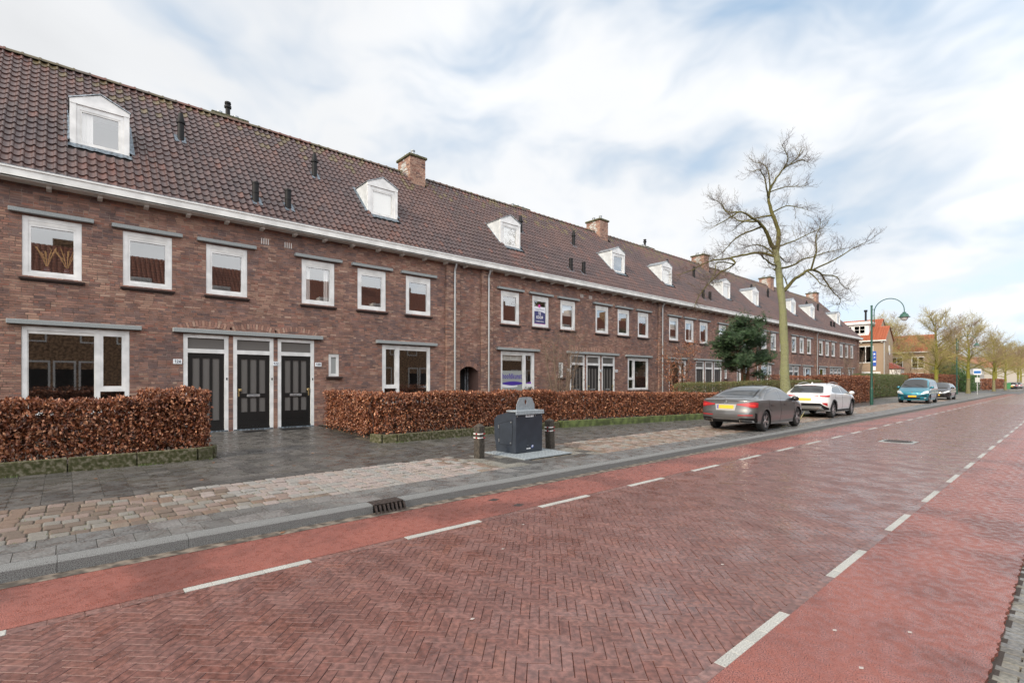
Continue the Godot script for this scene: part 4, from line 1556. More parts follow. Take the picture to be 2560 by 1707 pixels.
func window_lettering(win: Node3D, r: Rect2) -> void:
	# frosted film with purple lettering and a wave on the ground floor window
	var z := -0.066
	var x0 := r.position.x + 0.13
	var x1 := r.position.x + 1.36
	var film := Shape.new()
	film.span(Vector3(x0, 0.98, z - 0.004), Vector3(x1, 2.18, z - 0.002))
	var fm := mat("frosted_film", Color(0.30, 0.315, 0.30), 0.35)
	part(win, "frosted_film", film, fm)
	var bl := Shape.new()
	bl.span(Vector3(x0, 2.66, -0.14), Vector3(x1, 2.94, -0.135))
	bl.span(Vector3(x0, 2.64, -0.145), Vector3(x1, 2.66, -0.13))
	part(win, "roller_blind", bl, M.blind)
	var purple := mat("purple_vinyl", Color(0.055, 0.025, 0.27), 0.4)
	words(win, "lettering", "hoofdkunst", 0.22, purple, Transform3D(Basis.from_scale(Vector3(0.70, 1.0, 1)), Vector3((x0 + x1) / 2 - 0.02, 1.92, z)), "Droid Sans", true)
	var up := PackedVector2Array()
	var lo := PackedVector2Array()
	var wl := PackedVector2Array()
	for k in 13:
		var t := k / 12.0
		var x := lerpf(x0, x1, t)
		up.append(Vector2(x, 1.635 + 0.065 * sin(t * PI * 0.95)))
		lo.append(Vector2(x, 1.575 - 0.075 * sin(t * PI * 0.95) + 0.02 * t))
		if t < 0.8: wl.append(Vector2(x, 1.44 - 0.075 * sin(t * PI * 0.6) + 0.16 * t * t))
	var s := Shape.new()
	var poly := PackedVector2Array(lo)
	var ru := PackedVector2Array(up)
	ru.reverse()
	poly.append_array(ru)
	s.prism(poly, z, z + 0.003)
	part(win, "purple_wave", s, purple)
	s = Shape.new()
	poly = PackedVector2Array(wl)
	var rl := PackedVector2Array()
	for k in wl.size(): rl.append(lo[k] + Vector2(0, 0.0))
	rl.reverse()
	poly.append_array(rl)
	s.prism(poly, z - 0.001, z + 0.002)
	part(win, "white_wave", s, mat("white_vinyl", Color(0.72, 0.71, 0.74), 0.4))
	s = Shape.new()
	s.prism(PackedVector2Array([Vector2(r.end.x - 0.50, 1.60), Vector2(r.end.x - 0.17, 1.52), Vector2(r.end.x - 0.17, 1.69), Vector2(r.end.x - 0.50, 1.625)]), z, z + 0.003)
	part(win, "purple_wave", s, mat("purple_light", Color(0.17, 0.06, 0.33), 0.4))


# ------------------------------------------------------------------ houses beyond the terrace and across the street
func simple_window(parent: Node3D, c: Vector3, w: float, h: float, facing: Basis, panes := 1, rows := 1) -> void:
	var s := Shape.new()
	frame_rect(s, -w / 2, w / 2, -h / 2, h / 2, 0.09, -0.10, 0.03)
	for k in range(1, panes): s.span(Vector3(-w / 2 + w * k / panes - 0.04, -h / 2 + 0.09, -0.08), Vector3(-w / 2 + w * k / panes + 0.04, h / 2 - 0.09, 0.025))
	for k in range(1, rows): s.span(Vector3(-w / 2 + 0.09, -h / 2 + h * k / rows - 0.02, -0.08), Vector3(w / 2 - 0.09, -h / 2 + h * k / rows + 0.02, 0.02))
	var o := part(parent, "window", s, M.white_wood)
	o.transform = Transform3D(facing, c)
	s = Shape.new()
	s.span(Vector3(-w / 2 + 0.08, -h / 2 + 0.08, -0.03), Vector3(w / 2 - 0.08, h / 2 - 0.08, -0.02))
	part(o, "pane", s, mat("dark_pane", Color(0.07, 0.075, 0.078), 0.03))


func pan_roof(parent: Node3D, called: String, a: Vector3, along: Vector3, up: Vector3, m: Material, pitch := 0.24) -> void:
	# a slope of pantiles as rolls running up it, with stepped courses; a is the lower left corner seen from outside
	var s := Shape.new()
	var nrm := along.cross(up).normalized()
	var cols := maxi(1, int(along.length() / pitch))
	var rows := maxi(1, int(up.length() / 0.34))
	for r in rows:
		var u0 := up * (float(r) / rows)
		var u1 := up * (float(r + 1) / rows)
		for c in cols:
			for k in 4:
				var t0 := (c + k / 4.0) / cols
				var t1 := (c + (k + 1) / 4.0) / cols
				var h0 := 0.045 * sin(PI * k / 4.0)
				var h1 := 0.045 * sin(PI * (k + 1) / 4.0)
				var q: Array[Vector3] = [a + along * t0 + u0 + nrm * (h0 + 0.03), a + along * t0 + u1 + nrm * h0, a + along * t1 + u1 + nrm * h1, a + along * t1 + u0 + nrm * (h1 + 0.03)]
				s.out4(q, q[0] - nrm * 3.0)
	part(parent, called, s, m)


func far_houses() -> void:
	var tan_brick := mat("tan_brick", Color(0.42, 0.31, 0.215), 0.9, 0.0, noise_tex("courses", 256, 0.06, 3, [[0.2, grey(0.75)], [0.8, grey(1.0)]], FastNoiseLite.TYPE_SIMPLEX_SMOOTH, false, 61), 1.5)
	var orange := mat("orange_tile", Color(0.42, 0.115, 0.05), 0.7, 0.0, noise_tex("tiletone", 256, 0.05, 4, [[0.25, Color(0.62, 0.55, 0.5)], [0.7, Color(1, 1, 1)]], FastNoiseLite.TYPE_SIMPLEX_SMOOTH, false, 62), 0.9)
	var west := Basis(Vector3(0, 0, 1), Vector3(0, 1, 0), Vector3(-1, 0, 0))      # local z points to -x
	# the tan house: its lit wall looks down the street, a narrow gable faces the street
	var o := thing("brick_house", P(78, 0, 16.1), "tan brick house with orange roof and white flat dormer, just past the terrace", "house", "houses beyond the terrace")
	var e := 7.15
	var s := Shape.new()
	s.span(Vector3(0, 0, -12), Vector3(7, e, -1.0))
	s.span(Vector3(0, 0, -1.0), Vector3(3.9, e, 0))
	s.prism(PackedVector2Array([Vector2(0, e), Vector2(3.9, e), Vector2(1.95, e + 1.63)]), -1.0, 0.0)
	s.prism(PackedVector2Array([Vector2(0, e), Vector2(7, e), Vector2(3.5, e + 2.75)]), -12, -1.0)
	part(o, "wall", s, tan_brick)
	pan_roof(o, "roof", Vector3(-0.3, e - 0.20, -1.0), Vector3(0, 0, 1.12), Vector3(2.25, 1.90, 0), orange)
	pan_roof(o, "roof", Vector3(4.2, e - 0.20, 0.12), Vector3(0, 0, -1.12), Vector3(-2.25, 1.90, 0), orange)
	pan_roof(o, "roof", Vector3(-0.3, e - 0.20, -12.1), Vector3(0, 0, 11.2), Vector3(3.8, 3.02, 0), orange)
	pan_roof(o, "roof", Vector3(7.3, e - 0.20, -0.9), Vector3(0, 0, -11.2), Vector3(-3.8, 3.02, 0), orange)
	s = Shape.new()
	s.span(Vector3(-0.42, e - 0.34, -12), Vector3(-0.28, e - 0.20, 0.15))
	s.span(Vector3(-0.28, e - 0.36, -12), Vector3(0, e - 0.30, 0.15))
	for k in 6: s.span(Vector3(-0.30, e - 0.50, -0.4 - k * 1.1), Vector3(-0.02, e - 0.36, -0.25 - k * 1.1))
	part(o, "gutter", s, M.white_gutter)
	s = Shape.new()
	s.span(Vector3(-0.14, 0, -0.14), Vector3(-0.03, e - 0.4, -0.03))
	part(o, "downpipe", s, M.pale_zinc)
	s = Shape.new()
	s.span(Vector3(0.6, e + 0.5, -6.9), Vector3(3.2, e + 2.05, -1.9))
	s.span(Vector3(0.3, e + 2.0, -7.2), Vector3(3.3, e + 2.36, -1.65))
	var dm := part(o, "dormer", s, M.white_wood)
	for k in 3: simple_window(dm, Vector3(0.58, e + 1.30, -2.9 - k * 1.5), 1.3, 1.10, west, 2, 2)
	s = Shape.new()
	s.lathe(PackedVector2Array([Vector2(0.12, 0), Vector2(0.12, 1.5), Vector2(0.2, 1.5), Vector2(0.2, 1.75), Vector2(0, 1.75)]), 10, Vector3(2.2, e + 2.3, -2.6))
	part(o, "flue_pipe", s, M.black_plastic)
	simple_window(o, Vector3(-0.02, 5.15, -2.1), 1.7, 2.2, west, 2)
	simple_window(o, Vector3(-0.02, 5.15, -6.4), 1.7, 2.2, west, 2)
	simple_window(o, Vector3(-0.02, 5.15, -10.0), 1.2, 1.6, west, 1)
	s = Shape.new()
	frame_rect(s, -1.0, 1.0, -1.3, 1.3, 0.24, -0.1, 0.05)
	var dr := part(o, "door_frame", s, M.white_wood)
	dr.transform = Transform3D(west, Vector3(-0.02, 1.6, -1.5))
	s = Shape.new()
	for k in 6: s.span(Vector3(-0.75, -1.2 + k * 0.38, -0.05), Vector3(0.75, -0.85 + k * 0.38, -0.02 + 0.006 * (k % 2)))
	part(dr, "door", s, mat("brown_door", Color(0.06, 0.045, 0.04), 0.5))
	s = Shape.new()
	s.lathe(PackedVector2Array([Vector2(0.0, 0.02), Vector2(0.36, 0.02), Vector2(0.46, 0.05), Vector2(0.46, -0.05)]), 18, Vector3(1.95, 5.7, 0.02), Basis(Vector3(1, 0, 0), PI / 2) * Basis.from_scale(Vector3(0.7, 1, 1.4)))
	part(o, "round_window", s, M.white_wood)
	s = Shape.new()       # bay with red roof at the street end
	s.span(Vector3(2.2, 0, 0.0), Vector3(3.9, 3.3, 1.2))
	var by := part(o, "bay", s, M.white_wood)
	for k in 3: simple_window(by, Vector3(2.19, 2.0, 0.25 + k * 0.37), 0.36, 2.2, west, 1, 2)
	s = Shape.new()
	s.quad(Vector3(2.0, 3.3, 1.4), Vector3(2.0, 4.1, 0.0), Vector3(4.1, 4.1, 0.0), Vector3(4.1, 3.3, 1.4))
	s.tri(Vector3(2.0, 3.3, 0.0), Vector3(2.0, 4.1, 0.0), Vector3(2.0, 3.3, 1.4))
	s.quad(Vector3(2.0, 3.28, 1.4), Vector3(4.1, 3.28, 1.4), Vector3(4.1, 3.28, 0.0), Vector3(2.0, 3.28, 0.0))
	part(by, "bay_roof", s, mat("red_tile", Color(0.25, 0.045, 0.03), 0.6))
	# the second one, behind the first street tree
	o = thing("brick_house", P(101, 0, 15.2), "tan brick house with orange roof and skylight, behind the yellow barked trees", "house", "houses beyond the terrace")
	e = 6.5
	s = Shape.new()
	s.span(Vector3(0, 0, -9), Vector3(7, e, 0))
	s.prism(PackedVector2Array([Vector2(0, e), Vector2(7, e), Vector2(3.5, e + 2.6)]), -9, 0)
	part(o, "wall", s, tan_brick)
	pan_roof(o, "roof", Vector3(-0.3, e - 0.2, -9.2), Vector3(0, 0, 9.4), Vector3(3.8, 2.9, 0), orange)
	pan_roof(o, "roof", Vector3(7.3, e - 0.2, 0.2), Vector3(0, 0, -9.4), Vector3(-3.8, 2.9, 0), orange)
	s = Shape.new()
	s.span(Vector3(-0.42, e - 0.30, -9.2), Vector3(-0.28, e - 0.16, 0.2))
	part(o, "gutter", s, M.white_gutter)
	s = Shape.new()
	s.box(Vector3(1.6, e + 1.38, -5.6), Vector3(1.1, 0.1, 1.3), Basis(Vector3(0, 0, 1), 0.65))
	part(o, "skylight", s, M.zinc)
	for k in 3:
		simple_window(o, Vector3(-0.02, 4.6, -1.4 - k * 2.7), 1.6, 1.9, west, 2, 2)
		simple_window(o, Vector3(-0.02, 1.9, -1.4 - k * 2.7), 1.6, 2.1, west, 2, 2)
	# pale houses far down the street
	for k in 4:
		var x := 150.0 + k * 15.0
		o = thing("far_house", P(x, 0, 17.0 + k * 0.5), ["pale rendered house far down the street, nearest of the pale row", "pale house second from the near end of the far row", "pale house third from the near end of the far row", "pale house at the very end of the far row"][k], "house", "pale houses far down the street")
		s = Shape.new()
		s.span(Vector3(0, 0, -9), Vector3(14.5, 6.2, 0))
		part(o, "wall", s, mat("pale_wall", Color(0.36, 0.33, 0.29), 0.9))
		s = Shape.new()
		s.prism(PackedVector2Array([Vector2(0.4, 6.2), Vector2(-9.4, 6.2), Vector2(-4.5, 9.4)]), 0, 14.5, Transform3D(Basis(Vector3(0, 0, 1), Vector3(0, 1, 0), Vector3(-1, 0, 0)), Vector3(14.5, 0, 0)))
		part(o, "roof", s, orange)
		for q in 2:
			for j in 6:
				simple_window(o, Vector3(1.4 + j * 2.3, 1.7 + q * 2.7, 0.02), 1.3, 1.7, Basis(), 2)
		for j in 3: simple_window(o, Vector3(-0.02, 4.4, -1.8 - j * 2.6), 1.3, 1.7, west, 2)
	# a row of houses standing across the far end of the street
	o = thing("far_house", P(235, 0, 5.0), "long low terrace closing the view at the far end of the road", "house")
	s = Shape.new()
	s.span(Vector3(0, 0, -30), Vector3(9, 6.5, 30))
	part(o, "wall", s, M.pale_wall)
	pan_roof(o, "roof", Vector3(-0.3, 6.3, -30), Vector3(0, 0, 60), Vector3(4.8, 3.8, 0), orange, 0.5)


func opposite_side() -> void:
	# the terrace across the street, behind the viewer: what the windows mirror
	var place := ["at the left end of its row", "opposite the numbered doors", "opposite the waste container", "opposite the pine", "opposite the lime tree", "opposite the white car", "opposite the first lamp", "opposite the teal van", "opposite the tan house"]
	var wallm := mat("opposite_brick", Color(0.40, 0.25, 0.15), 0.9, 0.0, T["patch"], 0.7)
	var tile := mat("opposite_tile", Color(0.30, 0.11, 0.07), 0.7, 0.0, T["patch"], 0.8)
	for k in 9:
		var o := thing("terraced_house", P(-13.9 + k * 13.86, 0, -10.6), "brick terraced house across the street behind the viewer, " + place[k], "house", "houses across the street", PI)
		var s := Shape.new()
		s.span(Vector3(-6.9, 0, -8.5), Vector3(6.9, 6.6, 0))
		s.prism(PackedVector2Array([Vector2(0, 6.6), Vector2(-8.5, 6.6), Vector2(-4.25, 11.3)]), -6.88, 6.88, Transform3D(Basis(Vector3(0, 0, 1), Vector3(0, 1, 0), Vector3(-1, 0, 0)), Vector3.ZERO))
		part(o, "wall", s, wallm)
		pan_roof(o, "roof", Vector3(-6.9, 6.55, 0.35), Vector3(13.8, 0, 0), Vector3(0, 4.9, -4.6), tile, 0.3)
		s = Shape.new()
		s.span(Vector3(-6.9, 6.45, 0.0), Vector3(6.9, 6.70, 0.42))
		part(o, "gutter", s, M.white_gutter)
		for x in [-5.25, -3.31, -1.37, 1.37, 3.31, 5.25]: simple_window(o, Vector3(x, 5.0, 0.0), 1.1, 1.47, Basis())
		simple_window(o, Vector3(-4.7, 1.95, 0.0), 2.1, 2.2, Basis(), 2)
		simple_window(o, Vector3(4.7, 1.95, 0.0), 2.1, 2.2, Basis(), 2)
		for j in 3:
			s = Shape.new()
			frame_rect(s, -1.9 + j * 1.28, -0.75 + j * 1.28, 0.1, 3.05, 0.11, -0.05, 0.03)
			var fr := part(o, "door_frame", s, M.white_wood)
			s = Shape.new()
			s.span(Vector3(-1.8 + j * 1.28, 0.1, -0.02), Vector3(-0.85 + j * 1.28, 2.5, 0.01))
			part(fr, "door", s, M.black_door)
		for x in [-4.3, 4.3]:
			s = Shape.new()
			s.span(Vector3(x - 0.64, 8.1, -2.6), Vector3(x + 0.64, 9.4, -1.35))
			var dm := part(o, "dormer", s, M.white_wood)
			simple_window(dm, Vector3(x, 8.75, -1.34), 1.05, 1.1, Basis())
		s = Shape.new()
		s.span(Vector3(6.2, 10.6, -4.4), Vector3(7.3, 12.3, -3.2))
		s.span(Vector3(-1.0, 10.6, -5.3), Vector3(0.6, 12.0, -4.3))
		part(o, "chimney", s, wallm)
	# its clipped hedge
	for k in 2:
		hedge("beech_hedge", [Vector2(-14 + k * 22, -4.6), Vector2(5 + k * 22, -4.6)], 1.25, 0.5, 0.1, 420, 0, ["clipped beech hedge across the street behind the viewer, left part", "clipped beech hedge across the street behind the viewer, right part"][k], "hedges across the street")


# ------------------------------------------------------------------ hedges, shrubs and trees
const BEECH := [Color(0.200, 0.066, 0.028), Color(0.14, 0.042, 0.020), Color(0.29, 0.108, 0.048), Color(0.085, 0.028, 0.016), Color(0.46, 0.22, 0.12), Color(0.22, 0.070, 0.030)]
const PRIVET := [Color(0.101, 0.115, 0.030), Color(0.074, 0.092, 0.024), Color(0.135, 0.115, 0.038), Color(0.149, 0.095, 0.041), Color(0.088, 0.108, 0.034), Color(0.115, 0.128, 0.041)]
const OLIVE := [Color(0.068, 0.115, 0.030), Color(0.054, 0.092, 0.024), Color(0.101, 0.115, 0.038), Color(0.135, 0.081, 0.038), Color(0.081, 0.135, 0.038), Color(0.115, 0.128, 0.041)]
const LAUREL := [Color(0.047, 0.115, 0.024), Color(0.034, 0.081, 0.019), Color(0.074, 0.162, 0.032), Color(0.027, 0.061, 0.016), Color(0.101, 0.189, 0.041), Color(0.054, 0.095, 0.027)]
var leaf_unit: ArrayMesh


func leaf_mesh() -> ArrayMesh:
	# a curled leaf, one unit long
	var s := Shape.new()
	var a := Vector3(0, 0, 0)
	var b := Vector3(0.30, 0.10, 0.42)
	var b2 := Vector3(-0.30, 0.10, 0.42)
	var m := Vector3(0, -0.02, 0.48)
	var c := Vector3(0, 0.14, 1.0)
	s.tri(a, b, m); s.tri(a, m, b2); s.tri(m, b, c); s.tri(m, c, b2)
	return s.mesh()


func random_basis() -> Basis:
	return Basis.from_euler(Vector3(rng.randf_range(-PI, PI), rng.randf_range(-PI, PI), rng.randf_range(-PI, PI)))


func hedge(called: String, line: Array, height: float, width: float, foot: float, per_m: int, palette: int, label: String, group := "", size := 0.075, foot_y := INF, h_end := -1.0) -> Node3D:
	# a clipped hedge along a line of (x, depth) points: stems inside, leaves over its volume, denser at the skin
	if leaf_unit == null: leaf_unit = leaf_mesh()
	var mid := Vector2()
	var total := 0.0
	for i in line.size() - 1: total += (line[i] as Vector2).distance_to(line[i + 1])
	mid = (line[0] + line[line.size() - 1]) / 2.0
	var y0: float = walk_y(mid.y) if foot_y == INF else foot_y
	var o := thing(called, P(mid.x, y0, mid.y), label, "hedge", group)
	var pal: Array = [BEECH, PRIVET, OLIVE, LAUREL][palette]
	var xfs := []
	var cols := []
	var st := Shape.new()
	var n := int(total * per_m)
	var hn := FastNoiseLite.new()
	hn.seed = int(mid.x * 10)
	hn.frequency = 1.3
	for i in n:
		var q := along(line, rng.randf() * total)
		var p: Vector2 = q[0]
		var dir: Vector2 = q[1]
		var nrm := Vector2(-dir.y, dir.x)
		var bump := hn.get_noise_2d(p.x * 1.2, p.y * 1.2)
		var hh := (height if h_end < 0 else lerpf(height, h_end, clampf((p - line[0]).length() / total, 0, 1))) * (1.0 + 0.075 * bump + 0.03 * hn.get_noise_2d(p.x * 5.0, p.y * 5.0))
		var r := rng.randf()
		var w := 0.0
		var y := 0.0
		var inner := 1.0
		if r < 0.46:          # front and back faces
			w = (width / 2 - absf(rng.randfn(0, 0.045))) * (1 if rng.randf() < 0.72 else -1)
			y = foot + (hh - foot) * rng.randf()
			w += 0.09 * hn.get_noise_3d(p.x * 3.0, y * 3.0, p.y * 3.0)
		elif r < 0.66:        # top
			w = rng.randf_range(-width / 2, width / 2)
			y = hh - absf(rng.randfn(0, 0.045))
		else:
			w = rng.randf_range(-width / 2, width / 2) * 0.7
			y = foot + 0.1 + (hh - foot - 0.14) * rng.randf()
			inner = 1.5
		if y < foot + 0.12 and rng.randf() < 0.45: continue
		if hn.get_noise_3d(p.x * 4.0, y * 4.0 + 7, w * 4.0) < -0.42 and y < hh - 0.12 and inner < 1.2: continue
		var at := p + nrm * w
		var sz := size * rng.randf_range(0.6, 1.25) * inner
		xfs.append(Transform3D(random_basis().scaled(Vector3.ONE * sz), Vector3(at.x - mid.x, y, -(at.y - mid.y))))
		var k: Color = pal[rng.randi() % 6]
		var j := rng.randf_range(0.75, 1.2)
		cols.append(Color(k.r * j, k.g * j, k.b * j))
	# end caps get some more
	for e in 2:
		var pe: Vector2 = line[0] if e == 0 else line[line.size() - 1]
		for i in int(per_m * 0.30):
			var at := pe + Vector2(rng.randf_range(-0.05, 0.05), rng.randf_range(-width / 2, width / 2))
			var y := foot + (height - foot) * rng.randf()
			xfs.append(Transform3D(random_basis().scaled(Vector3.ONE * size * rng.randf_range(0.6, 1.2)), Vector3(at.x - mid.x, y, -(at.y - mid.y))))
			var k: Color = pal[rng.randi() % 6]
			cols.append(k)
	many(o, "leaves", leaf_unit, M.leaf, xfs, cols)
	for i in int(total * 6.0):
		var q := along(line, (i + rng.randf()) / 6.0)
		var p: Vector2 = q[0]
		var a := Vector3(p.x - mid.x, -0.02, -(p.y - mid.y + rng.randf_range(-0.12, 0.12)))
		var path := PackedVector3Array([a])
		var rad := PackedFloat32Array([0.013])
		for k in 4:
			a += Vector3(rng.randf_range(-0.09, 0.09), height * 0.235, rng.randf_range(-0.07, 0.07))
			path.append(a); rad.append(0.011 - k * 0.0025)
		st.tube(path, rad, 4, false)
		for k in 5:
			var b := path[1 + k % 3].lerp(path[2 + k % 3], rng.randf())
			var v := Vector3(rng.randf_range(-0.3, 0.3), rng.randf_range(0.0, 0.25), rng.randf_range(-0.2, 0.2))
			st.tube(PackedVector3Array([b, b + v]), PackedFloat32Array([0.005, 0.003]), 3, false)
	part(o, "stems", st, M.twig)
	return o


func along(line: Array, d: float) -> Array:
	for i in line.size() - 1:
		var a: Vector2 = line[i]
		var b: Vector2 = line[i + 1]
		var l := a.distance_to(b)
		if d <= l or i == line.size() - 2:
			return [a.lerp(b, clampf(d / l, 0, 1)), (b - a) / l]
		d -= l
	return [line[0], Vector2(1, 0)]


func edging(called: String, pts: Array, top: float, th: float, m: Material, label: String, piece := 1.0) -> void:
	# a low concrete edging of cast pieces along a line of (x, depth) points
	var o := thing(called, P(pts[0].x, 0, pts[0].y), label, "garden edging")
	for i in pts.size() - 1:
		var a: Vector2 = pts[i]
		var b: Vector2 = pts[i + 1]
		var l := a.distance_to(b)
		var n := maxi(1, int(round(l / piece)))
		for k in n:
			var c := a.lerp(b, (k + 0.5) / n)
			var s := Shape.new()
			var y0 := walk_y(c.y) - 0.1
			s.bevel_box(Vector3(c.x - pts[0].x, (y0 + top) / 2, -(c.y - pts[0].y)), Vector3(l / n - 0.012, top - y0, th), 0.012, Basis(Vector3.UP, atan2(b.y - a.y, b.x - a.x)) * tilted(0.004))
			part(o, "edging_block", s, m)


func gardens() -> void:
	var s := Shape.new()
	s.add(sheet(-8, 2.32, 11.6, 16.98, 0.27, 0.27)); s.add(sheet(6.35, 12.6, 11.6, 16.98, 0.25, 0.25)); s.add(sheet(12.6, 53, 11.6, 16.98, 0.22, 0.22))
	s.add(sheet(53, 92, 11.7, 16.98, 0.19, 0.19)); s.add(sheet(69.9, 92, 16.9, 60, 0.19, 0.19))
	struct("garden_soil", s, M.soil)
	s = Shape.new()
	s.add(sheet(-8, 2.25, 11.62, 12.6, 0.285))
	struct("shell_bed", s, M.shells)
	struct("lime_tree_pit", sheet(22.3, 25.5, 7.9, 10.05, 0.150, 0.152), mat("pit_soil", Color(0.06, 0.07, 0.028), 0.95, 0.0, T["patch"], 1.5))
	grass_tuft()
	edging("garden_edging", [Vector2(-7.6, 11.52), Vector2(1.95, 11.52), Vector2(2.22, 11.62), Vector2(2.32, 11.95)], 0.40, 0.12, M.mossy_concrete, "mossy concrete edging under the leftmost beech hedge", 1.0)
	edging("garden_edging", [Vector2(5.86, 12.0), Vector2(5.98, 11.60), Vector2(6.30, 11.46), Vector2(12.30, 11.46)], 0.37, 0.11, M.mossy_concrete, "mossy concrete edging behind the waste container", 1.0)
	edging("garden_edging", [Vector2(12.42, 11.9), Vector2(12.42, 11.40), Vector2(22.0, 9.75)], 0.385, 0.12, M.green_concrete, "bright green algae covered concrete edging behind the grey car", 4.0)
	hedge("beech_hedge", [Vector2(-7.0, 11.88), Vector2(2.05, 11.88)], 1.15, 0.55, 0.06, 4300, 0, "russet beech hedge at far left in front of the big window", "russet beech hedges", 0.066, 0.24)
	hedge("beech_hedge", [Vector2(1.10, 11.90), Vector2(2.18, 12.0)], 1.29, 0.58, 0.06, 2600, 0, "taller rounded end clump of the left beech hedge beside the doors path", "russet beech hedges", 0.066, 0.24)
	hedge("beech_hedge", [Vector2(6.28, 15.6), Vector2(5.98, 12.05), Vector2(6.4, 11.83), Vector2(12.2, 11.83)], 1.17, 0.52, 0.06, 4000, 0, "russet beech hedge behind the dark waste container", "russet beech hedges", 0.062, 0.22)
	hedge("beech_hedge", [Vector2(12.3, 11.80), Vector2(22.2, 10.15)], 1.13, 0.52, 0.08, 3600, 0, "russet beech hedge on green edging behind the grey parked car", "russet beech hedges", 0.060, 0.22, 0.94)
	hedge("privet_hedge", [Vector2(21.5, 12.3), Vector2(34.2, 10.4)], 1.45, 0.75, 0.03, 3200, 1, "brownish green privet hedge behind the lime tree and white car", "", 0.05, 0.15, 1.62)
	hedge("beech_hedge", [Vector2(34.2, 10.5), Vector2(45.4, 10.45)], 1.88, 0.75, 0.02, 2600, 0, "tall russet beech hedge behind the first green lamp post", "russet beech hedges", 0.075, 0.14)
	hedge("beech_hedge", [Vector2(34.0, 13.2), Vector2(46.0, 13.2)], 1.9, 0.6, 0.1, 700, 0, "russet beech hedge close to the far house fronts, behind the tall one", "russet beech hedges", 0.08, 0.15)
	hedge("privet_hedge", [Vector2(49.8, 12.1), Vector2(66.0, 12.1)], 2.15, 1.0, 0.02, 1800, 2, "dull green clipped hedge behind the blue van", "", 0.07, 0.14)
	hedge("beech_hedge", [Vector2(66.3, 11.9), Vector2(93.5, 11.3)], 2.35, 0.9, 0.02, 1100, 0, "long coppery beech hedge behind the black hatchback", "russet beech hedges", 0.10, 0.12)
	hedge("laurel_hedge", [Vector2(94.5, 10.9), Vector2(110.0, 10.9)], 2.4, 1.4, 0.0, 700, 3, "dark evergreen hedge behind the bus stop sign", "", 0.13, 0.1)
	hedge("beech_hedge", [Vector2(119, 10.6), Vector2(150, 10.4)], 1.9, 1.0, 0.0, 260, 0, "far russet hedge behind the green wheelie bin", "russet beech hedges", 0.16, 0.1)
	evergreen("evergreen_bush", Vector2(96.5, 12.6), 5.0, 3.0, "broad dark evergreen bush behind the second street tree")
	evergreen("evergreen_bush", Vector2(103.5, 12.8), 4.2, 2.6, "smaller dark evergreen bush right of the broad one")
	shrub_stems("bare_shrub", Vector2(15.6, 14.4), 3.7, 9, 1.05, false, "bare many stemmed shrub in front of the middle house doors")
	shrub_stems("beech_sapling", Vector2(23.7, 13.7), 3.45, 4, 0.75, true, "young beech holding brown leaves beside the bicycle")
	shrub_stems("bare_shrub", Vector2(58.5, 14.6), 4.6, 7, 1.6, false, "bare spreading shrub before the last terrace house")
	shrub_stems("bare_shrub", Vector2(76.0, 14.2), 4.4, 7, 1.8, false, "bare reddish shrub in front of the tan house")
	pine()


func grass_tuft() -> void:
	var xfs := []
	var cols := []
	var b := Shape.new()
	b.tri(Vector3(-0.12, 0, 0), Vector3(0.02, 1, 0.25), Vector3(0.12, 0, 0))
	for i in 2600:
		var x := rng.randf_range(22.4, 25.4)
		var d := rng.randf_range(7.95, 9.95)
		if noise_b.get_noise_2d(x, d) < -0.1: continue
		xfs.append(Transform3D(Basis(Vector3.UP, rng.randf() * TAU) * Basis.from_scale(Vector3(0.06, rng.randf_range(0.03, 0.11), 0.08)), P(x, 0.15, d)))
		cols.append(Color(0.08, 0.13, 0.02).lerp(Color(0.16, 0.16, 0.04), rng.randf()))
	# weeds along the edgings and in the sett joints
	for i in 1500:
		var x := rng.randf_range(-1.5, 12.0)
		var d := 11.44 if x < 2.2 else 11.38
		if x > 2.2 and x < 6.2: continue
		if noise_b.get_noise_2d(x * 1.4, 3.0) < 0.12: continue
		xfs.append(Transform3D(Basis(Vector3.UP, rng.randf() * TAU) * Basis.from_scale(Vector3(0.05, rng.randf_range(0.01, 0.05), 0.06)), P(x, walk_y(d), d - rng.randf() * 0.06)))
		cols.append(Color(0.05, 0.10, 0.015).lerp(Color(0.10, 0.13, 0.03), rng.randf()))
	for i in 2200:
		var x := rng.randf_range(-1.5, 6.0)
		var r := rng.randi() % 9
		var d := 6.93 + r * 0.198
		if noise_b.get_noise_2d(x * 1.1, d * 1.1) < 0.05: continue
		xfs.append(Transform3D(Basis(Vector3.UP, rng.randf() * TAU) * Basis.from_scale(Vector3(0.04, rng.randf_range(0.008, 0.03), 0.05)), P(x, walk_y(d) - 0.012, d + rng.randf_range(-0.012, 0.012))))
		cols.append(Color(0.06, 0.09, 0.02).lerp(Color(0.10, 0.12, 0.03), rng.randf()))
	var o := many(self, "grass_and_weeds", b.mesh(), M.needle, xfs, cols)
	tag(o, "short grass round the lime tree and small weeds in the paving joints", "grass")


